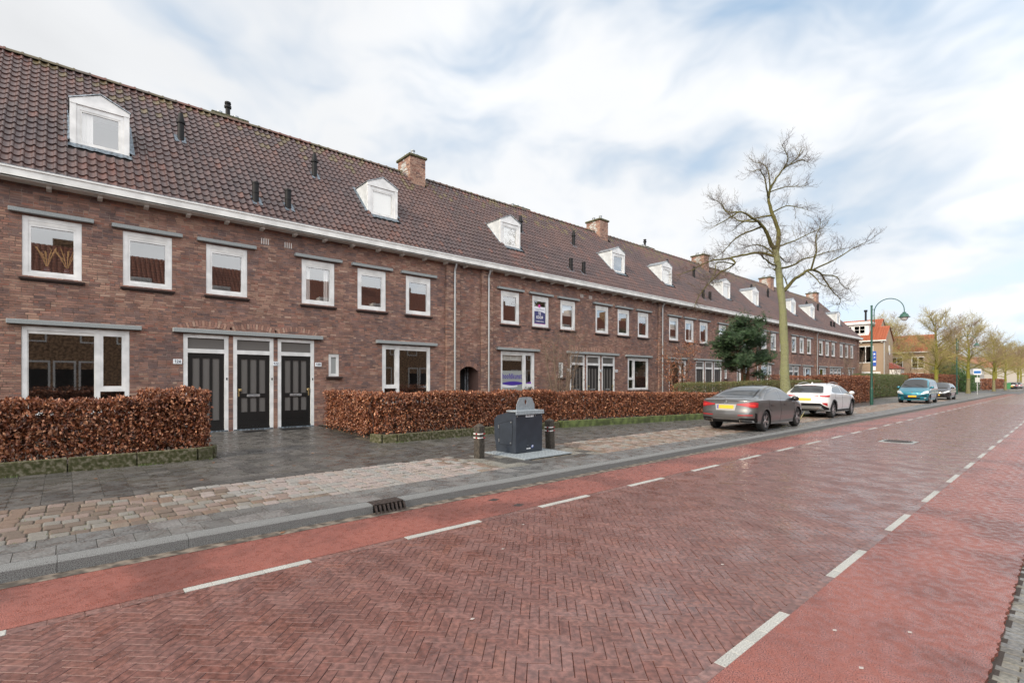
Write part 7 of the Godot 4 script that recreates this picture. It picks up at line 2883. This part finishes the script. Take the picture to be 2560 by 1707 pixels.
func grey_saloon(glass: Material, chrome: Material, red: Material) -> void:
	var o := thing("parked_car", P(17.94, walk_y(7.4), 7.38), "grey saloon car seen from behind, parked nearest on the setts", "car", "cars parked along the kerb")
	var b := Body.new()
	b.half = 0.895
	b.axles = [-1.36, 1.36]
	b.hub_y = 0.325
	b.arch = 0.365
	b.top = [[-2.32, 1.005], [-2.18, 1.045], [-1.78, 1.075], [-1.15, 1.295], [-0.55, 1.415], [0.0, 1.446], [0.45, 1.415], [0.85, 1.26], [1.32, 1.015], [1.75, 0.935], [2.1, 0.84], [2.2, 0.74]]
	b.belt = [[-2.32, 0.93], [-1.8, 0.985], [-1.2, 0.985], [0.0, 0.945], [1.1, 0.905], [1.8, 0.83], [2.2, 0.66]]
	b.low = [[-2.32, 0.30], [-1.8, 0.25], [-1.0, 0.20], [1.0, 0.19], [2.2, 0.20]]
	b.tail = [[0.2, -2.16], [0.36, -2.30], [0.55, -2.335], [0.72, -2.30], [0.95, -2.275], [1.02, -2.285], [1.10, -2.22], [1.45, -1.9]]
	b.nose = [[0.2, 2.10], [0.45, 2.22], [0.7, 2.20], [0.9, 2.05], [1.45, 1.7]]
	var paint := car_paint("paint_grey", Color(0.125, 0.124, 0.126), 0.55)
	car_base(o, b, paint, 5, false)
	var s := Shape.new()
	b.over(s, [V(-1.76, -0.60), V(-1.76, 0.60), V(-0.86, 0.50), V(-0.86, -0.50)])
	part(o, "rear_window", s, glass)
	s = Shape.new()
	b.over(s, [V(1.24, 0.66), V(1.24, -0.66), V(0.56, -0.54), V(0.56, 0.54)])
	part(o, "windscreen", s, glass)
	for sd in [1.0, -1.0]:
		s = Shape.new()
		b.side(s, [V(-1.52, 1.005), V(-1.10, 0.99), V(-0.22, 0.975)], [V(-1.52, 1.03), V(-0.95, 1.285), V(-0.22, 1.375)], sd)
		part(o, "side_window", s, glass)
		s = Shape.new()
		b.side(s, [V(-0.16, 0.972), V(0.5, 0.955), V(0.98, 0.945)], [V(-0.16, 1.378), V(0.32, 1.365), V(0.98, 0.985)], sd)
		part(o, "side_window", s, glass)
		s = Shape.new()
		b.seam(s, [V(-0.19, 0.98), V(-0.18, 0.60), V(-0.22, 0.24)], sd)
		b.seam(s, [V(-1.12, 0.98), V(-1.14, 0.75), V(-0.98, 0.62)], sd)
		b.seam(s, [V(1.0, 0.93), V(0.98, 0.60), V(0.93, 0.24)], sd)
		b.seam(s, [V(-0.95, 0.235), V(0.95, 0.235)], sd, 0.005)
		part(o, "door_gap", s, M.black_plastic)
		s = Shape.new()
		for x in [-0.98, 0.08]: b.side(s, [V(x, 0.800), V(x + 0.2, 0.80)], [V(x, 0.835), V(x + 0.2, 0.835)], sd, 0.022, 6, 3)
		part(o, "door_handle", s, paint)
		s = Shape.new()
		for x in [-0.99, 0.07]: b.side(s, [V(x, 0.785), V(x + 0.22, 0.785)], [V(x, 0.815), V(x + 0.22, 0.815)], sd, 0.006, 6, 3)
		part(o, "handle_recess", s, M.black_plastic)
		s = Shape.new()
		b.side(s, [V(-2.12, 0.33), V(-1.99, 0.33)], [V(-2.14, 0.60), V(-2.06, 0.58)], sd, 0.006, 4, 5)
		part(o, "air_outlet", s, M.black_plastic)
		s = Shape.new()
		b.side(s, [V(-0.94, 0.205), V(0.94, 0.20)], [V(-0.94, 0.245), V(0.94, 0.24)], sd, 0.012, 14, 2)
		part(o, "sill_trim", s, mat("satin_silver", Color(0.36, 0.36, 0.36), 0.35, 0.6))
	for sd in [1.0, -1.0]:
		s = Shape.new()
		b.back(s, [V(sd * 0.35, 0.835), V(sd * 0.60, 0.800), V(sd * 0.80, 0.755), V(sd * 0.885, 0.775)], [V(sd * 0.35, 0.868), V(sd * 0.60, 0.905), V(sd * 0.80, 0.935), V(sd * 0.885, 0.915)], 0.010, false, 20, 5)
		var tl := part(o, "taillight", s, red)
		s = Shape.new()
		b.back(s, [V(sd * 0.62, 0.835), V(sd * 0.84, 0.805)], [V(sd * 0.62, 0.862), V(sd * 0.84, 0.850)], 0.014, false, 8, 2)
		part(tl, "light_bar", s, mat("tail_bright", Color(0.62, 0.06, 0.05), 0.2))
		s = Shape.new()
		b.back(s, [V(sd * 0.40, 0.505), V(sd * 0.80, 0.515)], [V(sd * 0.40, 0.535), V(sd * 0.80, 0.548)], 0.008, false, 10, 2)
		part(o, "reflector", s, red)
		s = Shape.new()
		b.back(s, [V(sd * 0.43, 0.285), V(sd * 0.80, 0.300)], [V(sd * 0.43, 0.375), V(sd * 0.80, 0.365)], 0.020, false, 8, 3)
		var ex := part(o, "exhaust_trim", s, chrome)
		s = Shape.new()
		b.back(s, [V(sd * 0.46, 0.305), V(sd * 0.765, 0.315)], [V(sd * 0.46, 0.358), V(sd * 0.765, 0.350)], 0.026, false, 8, 3)
		part(ex, "exhaust_opening", s, M.black_plastic)
	s = Shape.new()
	b.back(s, [V(-0.86, 0.29), V(0.86, 0.29)], [V(-0.86, 0.43), V(-0.5, 0.44), V(-0.3, 0.375), V(0.3, 0.375), V(0.5, 0.44), V(0.86, 0.43)], 0.012, false, 30, 4)
	part(o, "diffuser", s, M.black_plastic)
	s = Shape.new()
	b.back(s, [V(-0.42, 0.385), V(0.42, 0.385)], [V(-0.42, 0.398), V(0.42, 0.398)], 0.018, false, 12, 2)
	part(o, "bumper_trim", s, chrome)
	s = Shape.new()       # plate recess
	b.back(s, [V(-0.30, 0.665), V(0.30, 0.665)], [V(-0.34, 0.86), V(0.34, 0.86)], 0.008, false, 10, 3)
	part(o, "plate_panel", s, mat("plate_recess", Color(0.36, 0.36, 0.36), 0.4, 0.3))
	number_plate(o, b, 0.775)
	s = Shape.new()
	b.back(s, [V(-0.72, 0.985), V(0.72, 0.985)], [V(-0.70, 1.018), V(0.70, 1.018)], 0.016, false, 20, 2)
	part(o, "boot_spoiler", s, paint)
	s = Shape.new()
	b.back(s, [V(-0.60, 0.605), V(0.60, 0.605)], [V(-0.60, 0.611), V(0.60, 0.611)], 0.004, false, 20, 1)
	part(o, "boot_gap", s, M.black_plastic)
	s = Shape.new()       # round badge with a three-pointed figure
	var c := b.end_point(V(0.0, 0.925), false, 0.016)
	for k in 16:
		var a := TAU * k / 16
		var a2 := TAU * (k + 1) / 16
		s.bar(c + Vector3(0, sin(a), cos(a)) * 0.046, c + Vector3(0, sin(a2), cos(a2)) * 0.046, 0.006, 5)
	for k in 3:
		var a := PI / 2 + TAU * k / 3
		s.bar(c, c + Vector3(0, sin(a), cos(a)) * 0.044, 0.006, 4)
	part(o, "badge", s, chrome)
	s = Shape.new()
	b.back(s, [V(-0.66, 0.885), V(-0.42, 0.887)], [V(-0.66, 0.915), V(-0.42, 0.917)], 0.008, false, 3, 1)
	mirrors(o, b, 0.86, 0.985, mat("mirror_black", Color(0.02, 0.02, 0.022), 0.2))


func white_crossover(glass: Material, chrome: Material, red: Material) -> void:
	var o := thing("parked_car", P(26.0, walk_y(7.75), 7.78), "white crossover car seen from behind, parked beyond the bare lime tree", "car", "cars parked along the kerb")
	var b := Body.new()
	b.half = 0.905
	b.axles = [-1.325, 1.325]
	b.hub_y = 0.345
	b.arch = 0.395
	b.tail_round = 0.13
	b.top = [[-2.2, 1.02], [-2.02, 1.10], [-1.72, 1.30], [-1.50, 1.415], [-0.9, 1.475], [-0.2, 1.492], [0.4, 1.455], [0.85, 1.30], [1.36, 1.06], [1.8, 0.97], [2.1, 0.86], [2.2, 0.74]]
	b.belt = [[-2.2, 0.98], [-1.7, 1.045], [-1.0, 1.03], [0.2, 0.985], [1.2, 0.945], [1.9, 0.85], [2.2, 0.66]]
	b.low = [[-2.2, 0.34], [-1.7, 0.28], [-1.0, 0.23], [1.0, 0.22], [2.2, 0.26]]
	b.tail = [[0.25, -2.06], [0.42, -2.18], [0.62, -2.20], [0.80, -2.17], [0.95, -2.13], [1.08, -2.05], [1.2, -1.9], [1.5, -1.55]]
	b.nose = [[0.2, 2.05], [0.45, 2.17], [0.7, 2.16], [0.95, 1.98], [1.5, 1.6]]
	var paint := car_paint("paint_white", Color(0.66, 0.67, 0.68), 0.0)
	car_base(o, b, paint, 9, false)
	var s := Shape.new()
	b.over(s, [V(-1.99, -0.66), V(-1.99, 0.66), V(-1.58, 0.56), V(-1.58, -0.56)])
	part(o, "rear_window", s, glass)
	s = Shape.new()
	b.over(s, [V(-1.585, -0.60), V(-1.585, 0.60), V(-1.50, 0.58), V(-1.50, -0.58)], 0.02)
	part(o, "roof_spoiler", s, paint)
	s = Shape.new()
	b.over(s, [V(-1.60, -0.30), V(-1.60, 0.30), V(-1.585, 0.30), V(-1.585, -0.30)], 0.022, 6, 1)
	part(o, "high_brake_light", s, red)
	s = Shape.new()
	b.over(s, [V(1.28, 0.68), V(1.28, -0.68), V(0.55, -0.55), V(0.55, 0.55)])
	part(o, "windscreen", s, glass)
	for sd in [1.0, -1.0]:
		s = Shape.new()
		b.side(s, [V(-1.42, 1.10), V(-1.05, 1.06), V(-0.20, 1.035)], [V(-1.40, 1.18), V(-1.02, 1.36), V(-0.20, 1.425)], sd)
		part(o, "side_window", s, glass)
		s = Shape.new()
		b.side(s, [V(-0.14, 1.032), V(0.5, 1.01), V(1.02, 0.995)], [V(-0.14, 1.428), V(0.34, 1.40), V(1.02, 1.03)], sd)
		part(o, "side_window", s, glass)
		s = Shape.new()
		b.seam(s, [V(-0.17, 1.03), V(-0.16, 0.65), V(-0.2, 0.34)], sd)
		b.seam(s, [V(-1.12, 1.06), V(-1.15, 0.85), V(-0.92, 0.66)], sd)
		b.seam(s, [V(1.02, 0.98), V(1.0, 0.65), V(0.93, 0.34)], sd)
		part(o, "door_gap", s, M.black_plastic)
		s = Shape.new()
		for x in [-0.98, 0.10]: b.side(s, [V(x, 0.865), V(x + 0.2, 0.865)], [V(x, 0.90), V(x + 0.2, 0.90)], sd, 0.022, 6, 3)
		part(o, "door_handle", s, paint)
		s = Shape.new()       # black cladding: sills and arch rims
		b.side(s, [V(-0.94, 0.235), V(0.94, 0.23)], [V(-0.94, 0.345), V(0.94, 0.335)], sd, 0.012, 14, 3)
		for a in b.axles:
			var li := []
			var lo := []
			for k in 17:
				var t := PI * (k / 16.0)
				li.append(V(a - cos(t) * 0.397, b.hub_y + sin(t) * 0.397))
				lo.append(V(a - cos(t) * 0.465, maxf(0.30, b.hub_y + sin(t) * 0.455)))
			b.side(s, li, lo, sd, 0.010, 16, 2)
		part(o, "cladding", s, M.black_plastic)
		s = Shape.new()
		b.side(s, [V(-0.90, 0.255), V(0.90, 0.25)], [V(-0.90, 0.275), V(0.90, 0.27)], sd, 0.02, 12, 1)
		part(o, "sill_trim", s, M.satin_silver)
		s = Shape.new()
		var path := PackedVector3Array()
		var rad := PackedFloat32Array()
		for k in 13:
			var x := lerpf(-1.25, 0.30, k / 12.0)
			path.append(Vector3(x, b.curve(b.top, x) - 0.015 + 0.05 * sin(PI * k / 12.0), sd * 0.575)); rad.append(0.014)
		s.tube(path, rad, 6)
		part(o, "roof_rail", s, M.satin_silver)
		s = Shape.new()
		b.back(s, [V(sd * 0.36, 0.950), V(sd * 0.65, 0.905), V(sd * 0.87, 0.905)], [V(sd * 0.36, 0.965), V(sd * 0.65, 0.985), V(sd * 0.86, 0.985)], 0.012, false, 16, 4)
		part(o, "taillight", s, red)
		s = Shape.new()
		b.back(s, [V(sd * 0.70, 0.60), V(sd * 0.83, 0.52)], [V(sd * 0.66, 0.66), V(sd * 0.83, 0.655)], 0.010, false, 5, 4)
		part(o, "fog_light", s, red)
		s = Shape.new()
		b.back(s, [V(sd * 0.40, 0.40), V(sd * 0.72, 0.38)], [V(sd * 0.40, 0.49), V(sd * 0.62, 0.49)], 0.032, false, 5, 3)
		part(o, "exhaust_trim", s, chrome)
	s = Shape.new()
	b.back(s, [V(-0.86, 0.35), V(0.86, 0.35)], [V(-0.86, 0.44), V(-0.60, 0.64), V(0.60, 0.64), V(0.86, 0.44)], 0.012, false, 30, 4)
	part(o, "bumper_cladding", s, M.black_plastic)
	s = Shape.new()
	b.back(s, [V(-0.60, 0.39), V(0.60, 0.39)], [V(-0.66, 0.52), V(0.66, 0.52)], 0.024, false, 16, 3)
	part(o, "skid_plate", s, mat("skid_grey", Color(0.22, 0.22, 0.22), 0.4, 0.5))
	number_plate(o, b, 0.80)
	s = Shape.new()
	s.lathe(PackedVector2Array([Vector2(0.05, 0), Vector2(0.03, 0.05), Vector2(0, 0.09)]), 8, Vector3(-1.2, 1.45, 0))
	part(o, "aerial_fin", s, paint)
	mirrors(o, b, 0.88, 1.04, paint)


func blue_van(glass: Material, chrome: Material, clear: Material) -> void:
	var o := thing("parked_car", P(47.0, walk_y(7.7), 7.72), "teal blue family van facing the viewer, parked past the lamp post", "car", "cars parked along the kerb", PI)
	var b := Body.new()
	b.half = 0.905
	b.axles = [-1.35, 1.35]
	b.hub_y = 0.315
	b.arch = 0.36
	b.tumble = 0.22
	b.tail_round = 0.08
	b.nose_round = 0.15
	b.top = [[-2.05, 1.72], [-1.8, 1.78], [-0.8, 1.81], [0.2, 1.80], [0.62, 1.72], [1.0, 1.46], [1.42, 1.13], [1.75, 1.02], [2.05, 0.86], [2.16, 0.74]]
	b.belt = [[-2.05, 1.05], [-0.5, 1.04], [0.6, 1.02], [1.4, 0.98], [1.9, 0.83], [2.16, 0.66]]
	b.low = [[-2.05, 0.30], [-1.0, 0.22], [1.0, 0.21], [2.16, 0.22]]
	b.tail = [[0.25, -1.98], [0.5, -2.04], [1.2, -2.02], [1.8, -1.93]]
	b.nose = [[0.2, 2.06], [0.45, 2.15], [0.7, 2.13], [0.95, 1.98], [1.2, 1.85], [1.8, 1.5]]
	var paint := car_paint("paint_teal", Color(0.010, 0.175, 0.245), 0.35)
	car_base(o, b, paint, 7, true)
	var s := Shape.new()
	b.over(s, [V(1.38, 0.74), V(1.38, -0.74), V(0.66, -0.64), V(0.66, 0.64)])
	part(o, "windscreen", s, glass)
	s = Shape.new()
	var y := 0.60
	b.back(s, [V(-0.80, 0.50), V(0.80, 0.50)], [V(-0.80, 0.575), V(0.80, 0.575)], 0.010, true, 16, 3)
	b.back(s, [V(-0.42, 0.33), V(0.42, 0.33)], [V(-0.50, 0.44), V(0.50, 0.44)], 0.010, true, 10, 3)
	part(o, "grille", s, M.black_plastic)
	number_plate(o, b, 0.50, true)
	for sd in [1.0, -1.0]:
		s = Shape.new()
		b.back(s, [V(sd * 0.46, 0.64), V(sd * 0.66, 0.66), V(sd * 0.87, 0.72)], [V(sd * 0.48, 0.66), V(sd * 0.66, 0.86), V(sd * 0.87, 0.90)], 0.012, true, 14, 5)
		part(o, "headlight", s, clear)
		s = Shape.new()
		b.back(s, [V(sd * 0.66, 0.34), V(sd * 0.76, 0.34)], [V(sd * 0.66, 0.41), V(sd * 0.76, 0.41)], 0.012, true, 4, 2)
		part(o, "fog_light", s, clear)
		s = Shape.new()
		b.side(s, [V(-0.25, 1.09), V(0.4, 1.08), V(1.12, 1.07)], [V(-0.25, 1.62), V(0.38, 1.62), V(1.12, 1.16)], sd)
		b.side(s, [V(-1.20, 1.10), V(-0.34, 1.09)], [V(-1.20, 1.62), V(-0.34, 1.625)], sd)
		b.side(s, [V(-1.92, 1.14), V(-1.28, 1.11)], [V(-1.88, 1.58), V(-1.28, 1.62)], sd)
		part(o, "side_window", s, glass)
		s = Shape.new()
		b.seam(s, [V(-0.30, 1.65), V(-0.30, 0.6), V(-0.32, 0.26)], sd)
		b.seam(s, [V(0.95, 1.05), V(0.93, 0.6), V(0.90, 0.26)], sd)
		b.seam(s, [V(-1.24, 1.65), V(-1.24, 0.9), V(-0.95, 0.6)], sd)
		part(o, "door_gap", s, M.black_plastic)
		s = Shape.new()
		for x in [-0.55, 0.0]: b.side(s, [V(x, 0.94), V(x + 0.18, 0.94)], [V(x, 0.98), V(x + 0.18, 0.98)], sd, 0.022, 6, 2)
		part(o, "door_handle", s, paint)
	s = Shape.new()      # lozenge badge
	var c := b.end_point(V(0, 0.79), true, 0.015)
	s.box(c, Vector3(0.012, 0.075, 0.075), Basis(Vector3(1, 0, 0), PI / 4) )
	part(o, "badge", s, chrome)
	s = Shape.new()
	for q in [[-0.55, -0.05], [0.15, 0.62]]:
		s.bar(Vector3(1.33, b.curve(b.top, 1.33) - 0.005, q[0]), Vector3(1.16, b.curve(b.top, 1.16) + 0.012, q[1]), 0.010, 4)
	part(o, "wipers", s, M.black_plastic)
	mirrors(o, b, 1.05, 1.12, paint)


func black_hatch(glass: Material, clear: Material) -> void:
	var o := thing("parked_car", P(56.3, walk_y(7.8), 7.75), "small black hatchback facing the viewer, half hidden behind the teal van", "car", "cars parked along the kerb", PI)
	small_hatch(o, glass, clear, car_paint("paint_black", Color(0.018, 0.017, 0.020), 0.2), true)
	var s := Shape.new()
	s.bevel_box(Vector3(2.05, 0.55, 0.35), Vector3(0.02, 0.13, 0.12), 0.01)
	part(o, "yellow_tag", s, mat("yellow_tag", Color(0.75, 0.62, 0.01), 0.5))


func small_hatch(o: Node3D, glass: Material, light: Material, paint: Material, faces: bool) -> void:
	var b := Body.new()
	b.half = 0.865
	b.axles = [-1.27, 1.27]
	b.hub_y = 0.30
	b.arch = 0.34
	b.tail_round = 0.12
	b.top = [[-1.98, 0.98], [-1.85, 1.10], [-1.62, 1.32], [-1.3, 1.42], [-0.3, 1.47], [0.3, 1.44], [0.8, 1.25], [1.32, 1.0], [1.7, 0.90], [1.95, 0.78], [2.05, 0.68]]
	b.belt = [[-1.98, 0.95], [-1.2, 0.98], [0.0, 0.95], [1.1, 0.90], [1.8, 0.76], [2.05, 0.6]]
	b.low = [[-1.98, 0.30], [-1.0, 0.21], [1.0, 0.20], [2.05, 0.22]]
	b.tail = [[0.25, -1.90], [0.5, -1.98], [0.9, -1.92], [1.1, -1.84], [1.45, -1.5]]
	b.nose = [[0.2, 1.98], [0.45, 2.06], [0.65, 2.02], [0.9, 1.85], [1.45, 1.5]]
	car_base(o, b, paint, 5, true)
	var s := Shape.new()
	b.over(s, [V(1.26, 0.68), V(1.26, -0.68), V(0.46, -0.55), V(0.46, 0.55)])
	part(o, "windscreen", s, glass)
	s = Shape.new()
	b.over(s, [V(-1.82, -0.60), V(-1.82, 0.60), V(-1.40, 0.52), V(-1.40, -0.52)])
	part(o, "rear_window", s, glass)
	number_plate(o, b, 0.62 if not faces else 0.42, faces)
	for sd in [1.0, -1.0]:
		s = Shape.new()
		if faces: b.back(s, [V(sd * 0.38, 0.58), V(sd * 0.62, 0.60), V(sd * 0.83, 0.68)], [V(sd * 0.40, 0.60), V(sd * 0.62, 0.72), V(sd * 0.82, 0.80)], 0.012, true, 12, 4)
		else: b.back(s, [V(sd * 0.58, 0.72), V(sd * 0.80, 0.70)], [V(sd * 0.60, 0.88), V(sd * 0.80, 0.90)], 0.012, false, 8, 4)
		part(o, "headlight" if faces else "taillight", s, light)
		s = Shape.new()
		b.side(s, [V(-1.35, 1.04), V(-0.2, 1.0)], [V(-1.25, 1.28), V(-0.2, 1.39)], sd)
		b.side(s, [V(-0.12, 1.0), V(0.45, 0.98), V(1.0, 0.96)], [V(-0.12, 1.39), V(0.28, 1.36), V(1.0, 1.0)], sd)
		part(o, "side_window", s, glass)
	s = Shape.new()
	if faces: b.back(s, [V(-0.55, 0.28), V(0.55, 0.28)], [V(-0.50, 0.52), V(0.50, 0.52)], 0.010, true, 10, 3)
	else: b.back(s, [V(-0.75, 0.31), V(0.75, 0.31)], [V(-0.75, 0.42), V(0.75, 0.42)], 0.010, false, 10, 3)
	part(o, "grille" if faces else "lower_bumper", s, M.black_plastic)
	mirrors(o, b, 0.9, 1.0, paint)


func far_cars(glass: Material, red: Material) -> void:
	var o := thing("parked_car", P(140.0, 0.02, 8.3), "black car parked far off beside the green wheelie bin", "car", "cars parked along the kerb")
	small_hatch(o, glass, red, M.paint_black, false)
	o = thing("parked_car", P(146.5, 0.02, 8.0), "dark grey car parked farthest off, just beyond the far black car", "car", "cars parked along the kerb")
	small_hatch(o, glass, red, car_paint("paint_dark_grey", Color(0.16, 0.16, 0.17), 0.4), false)
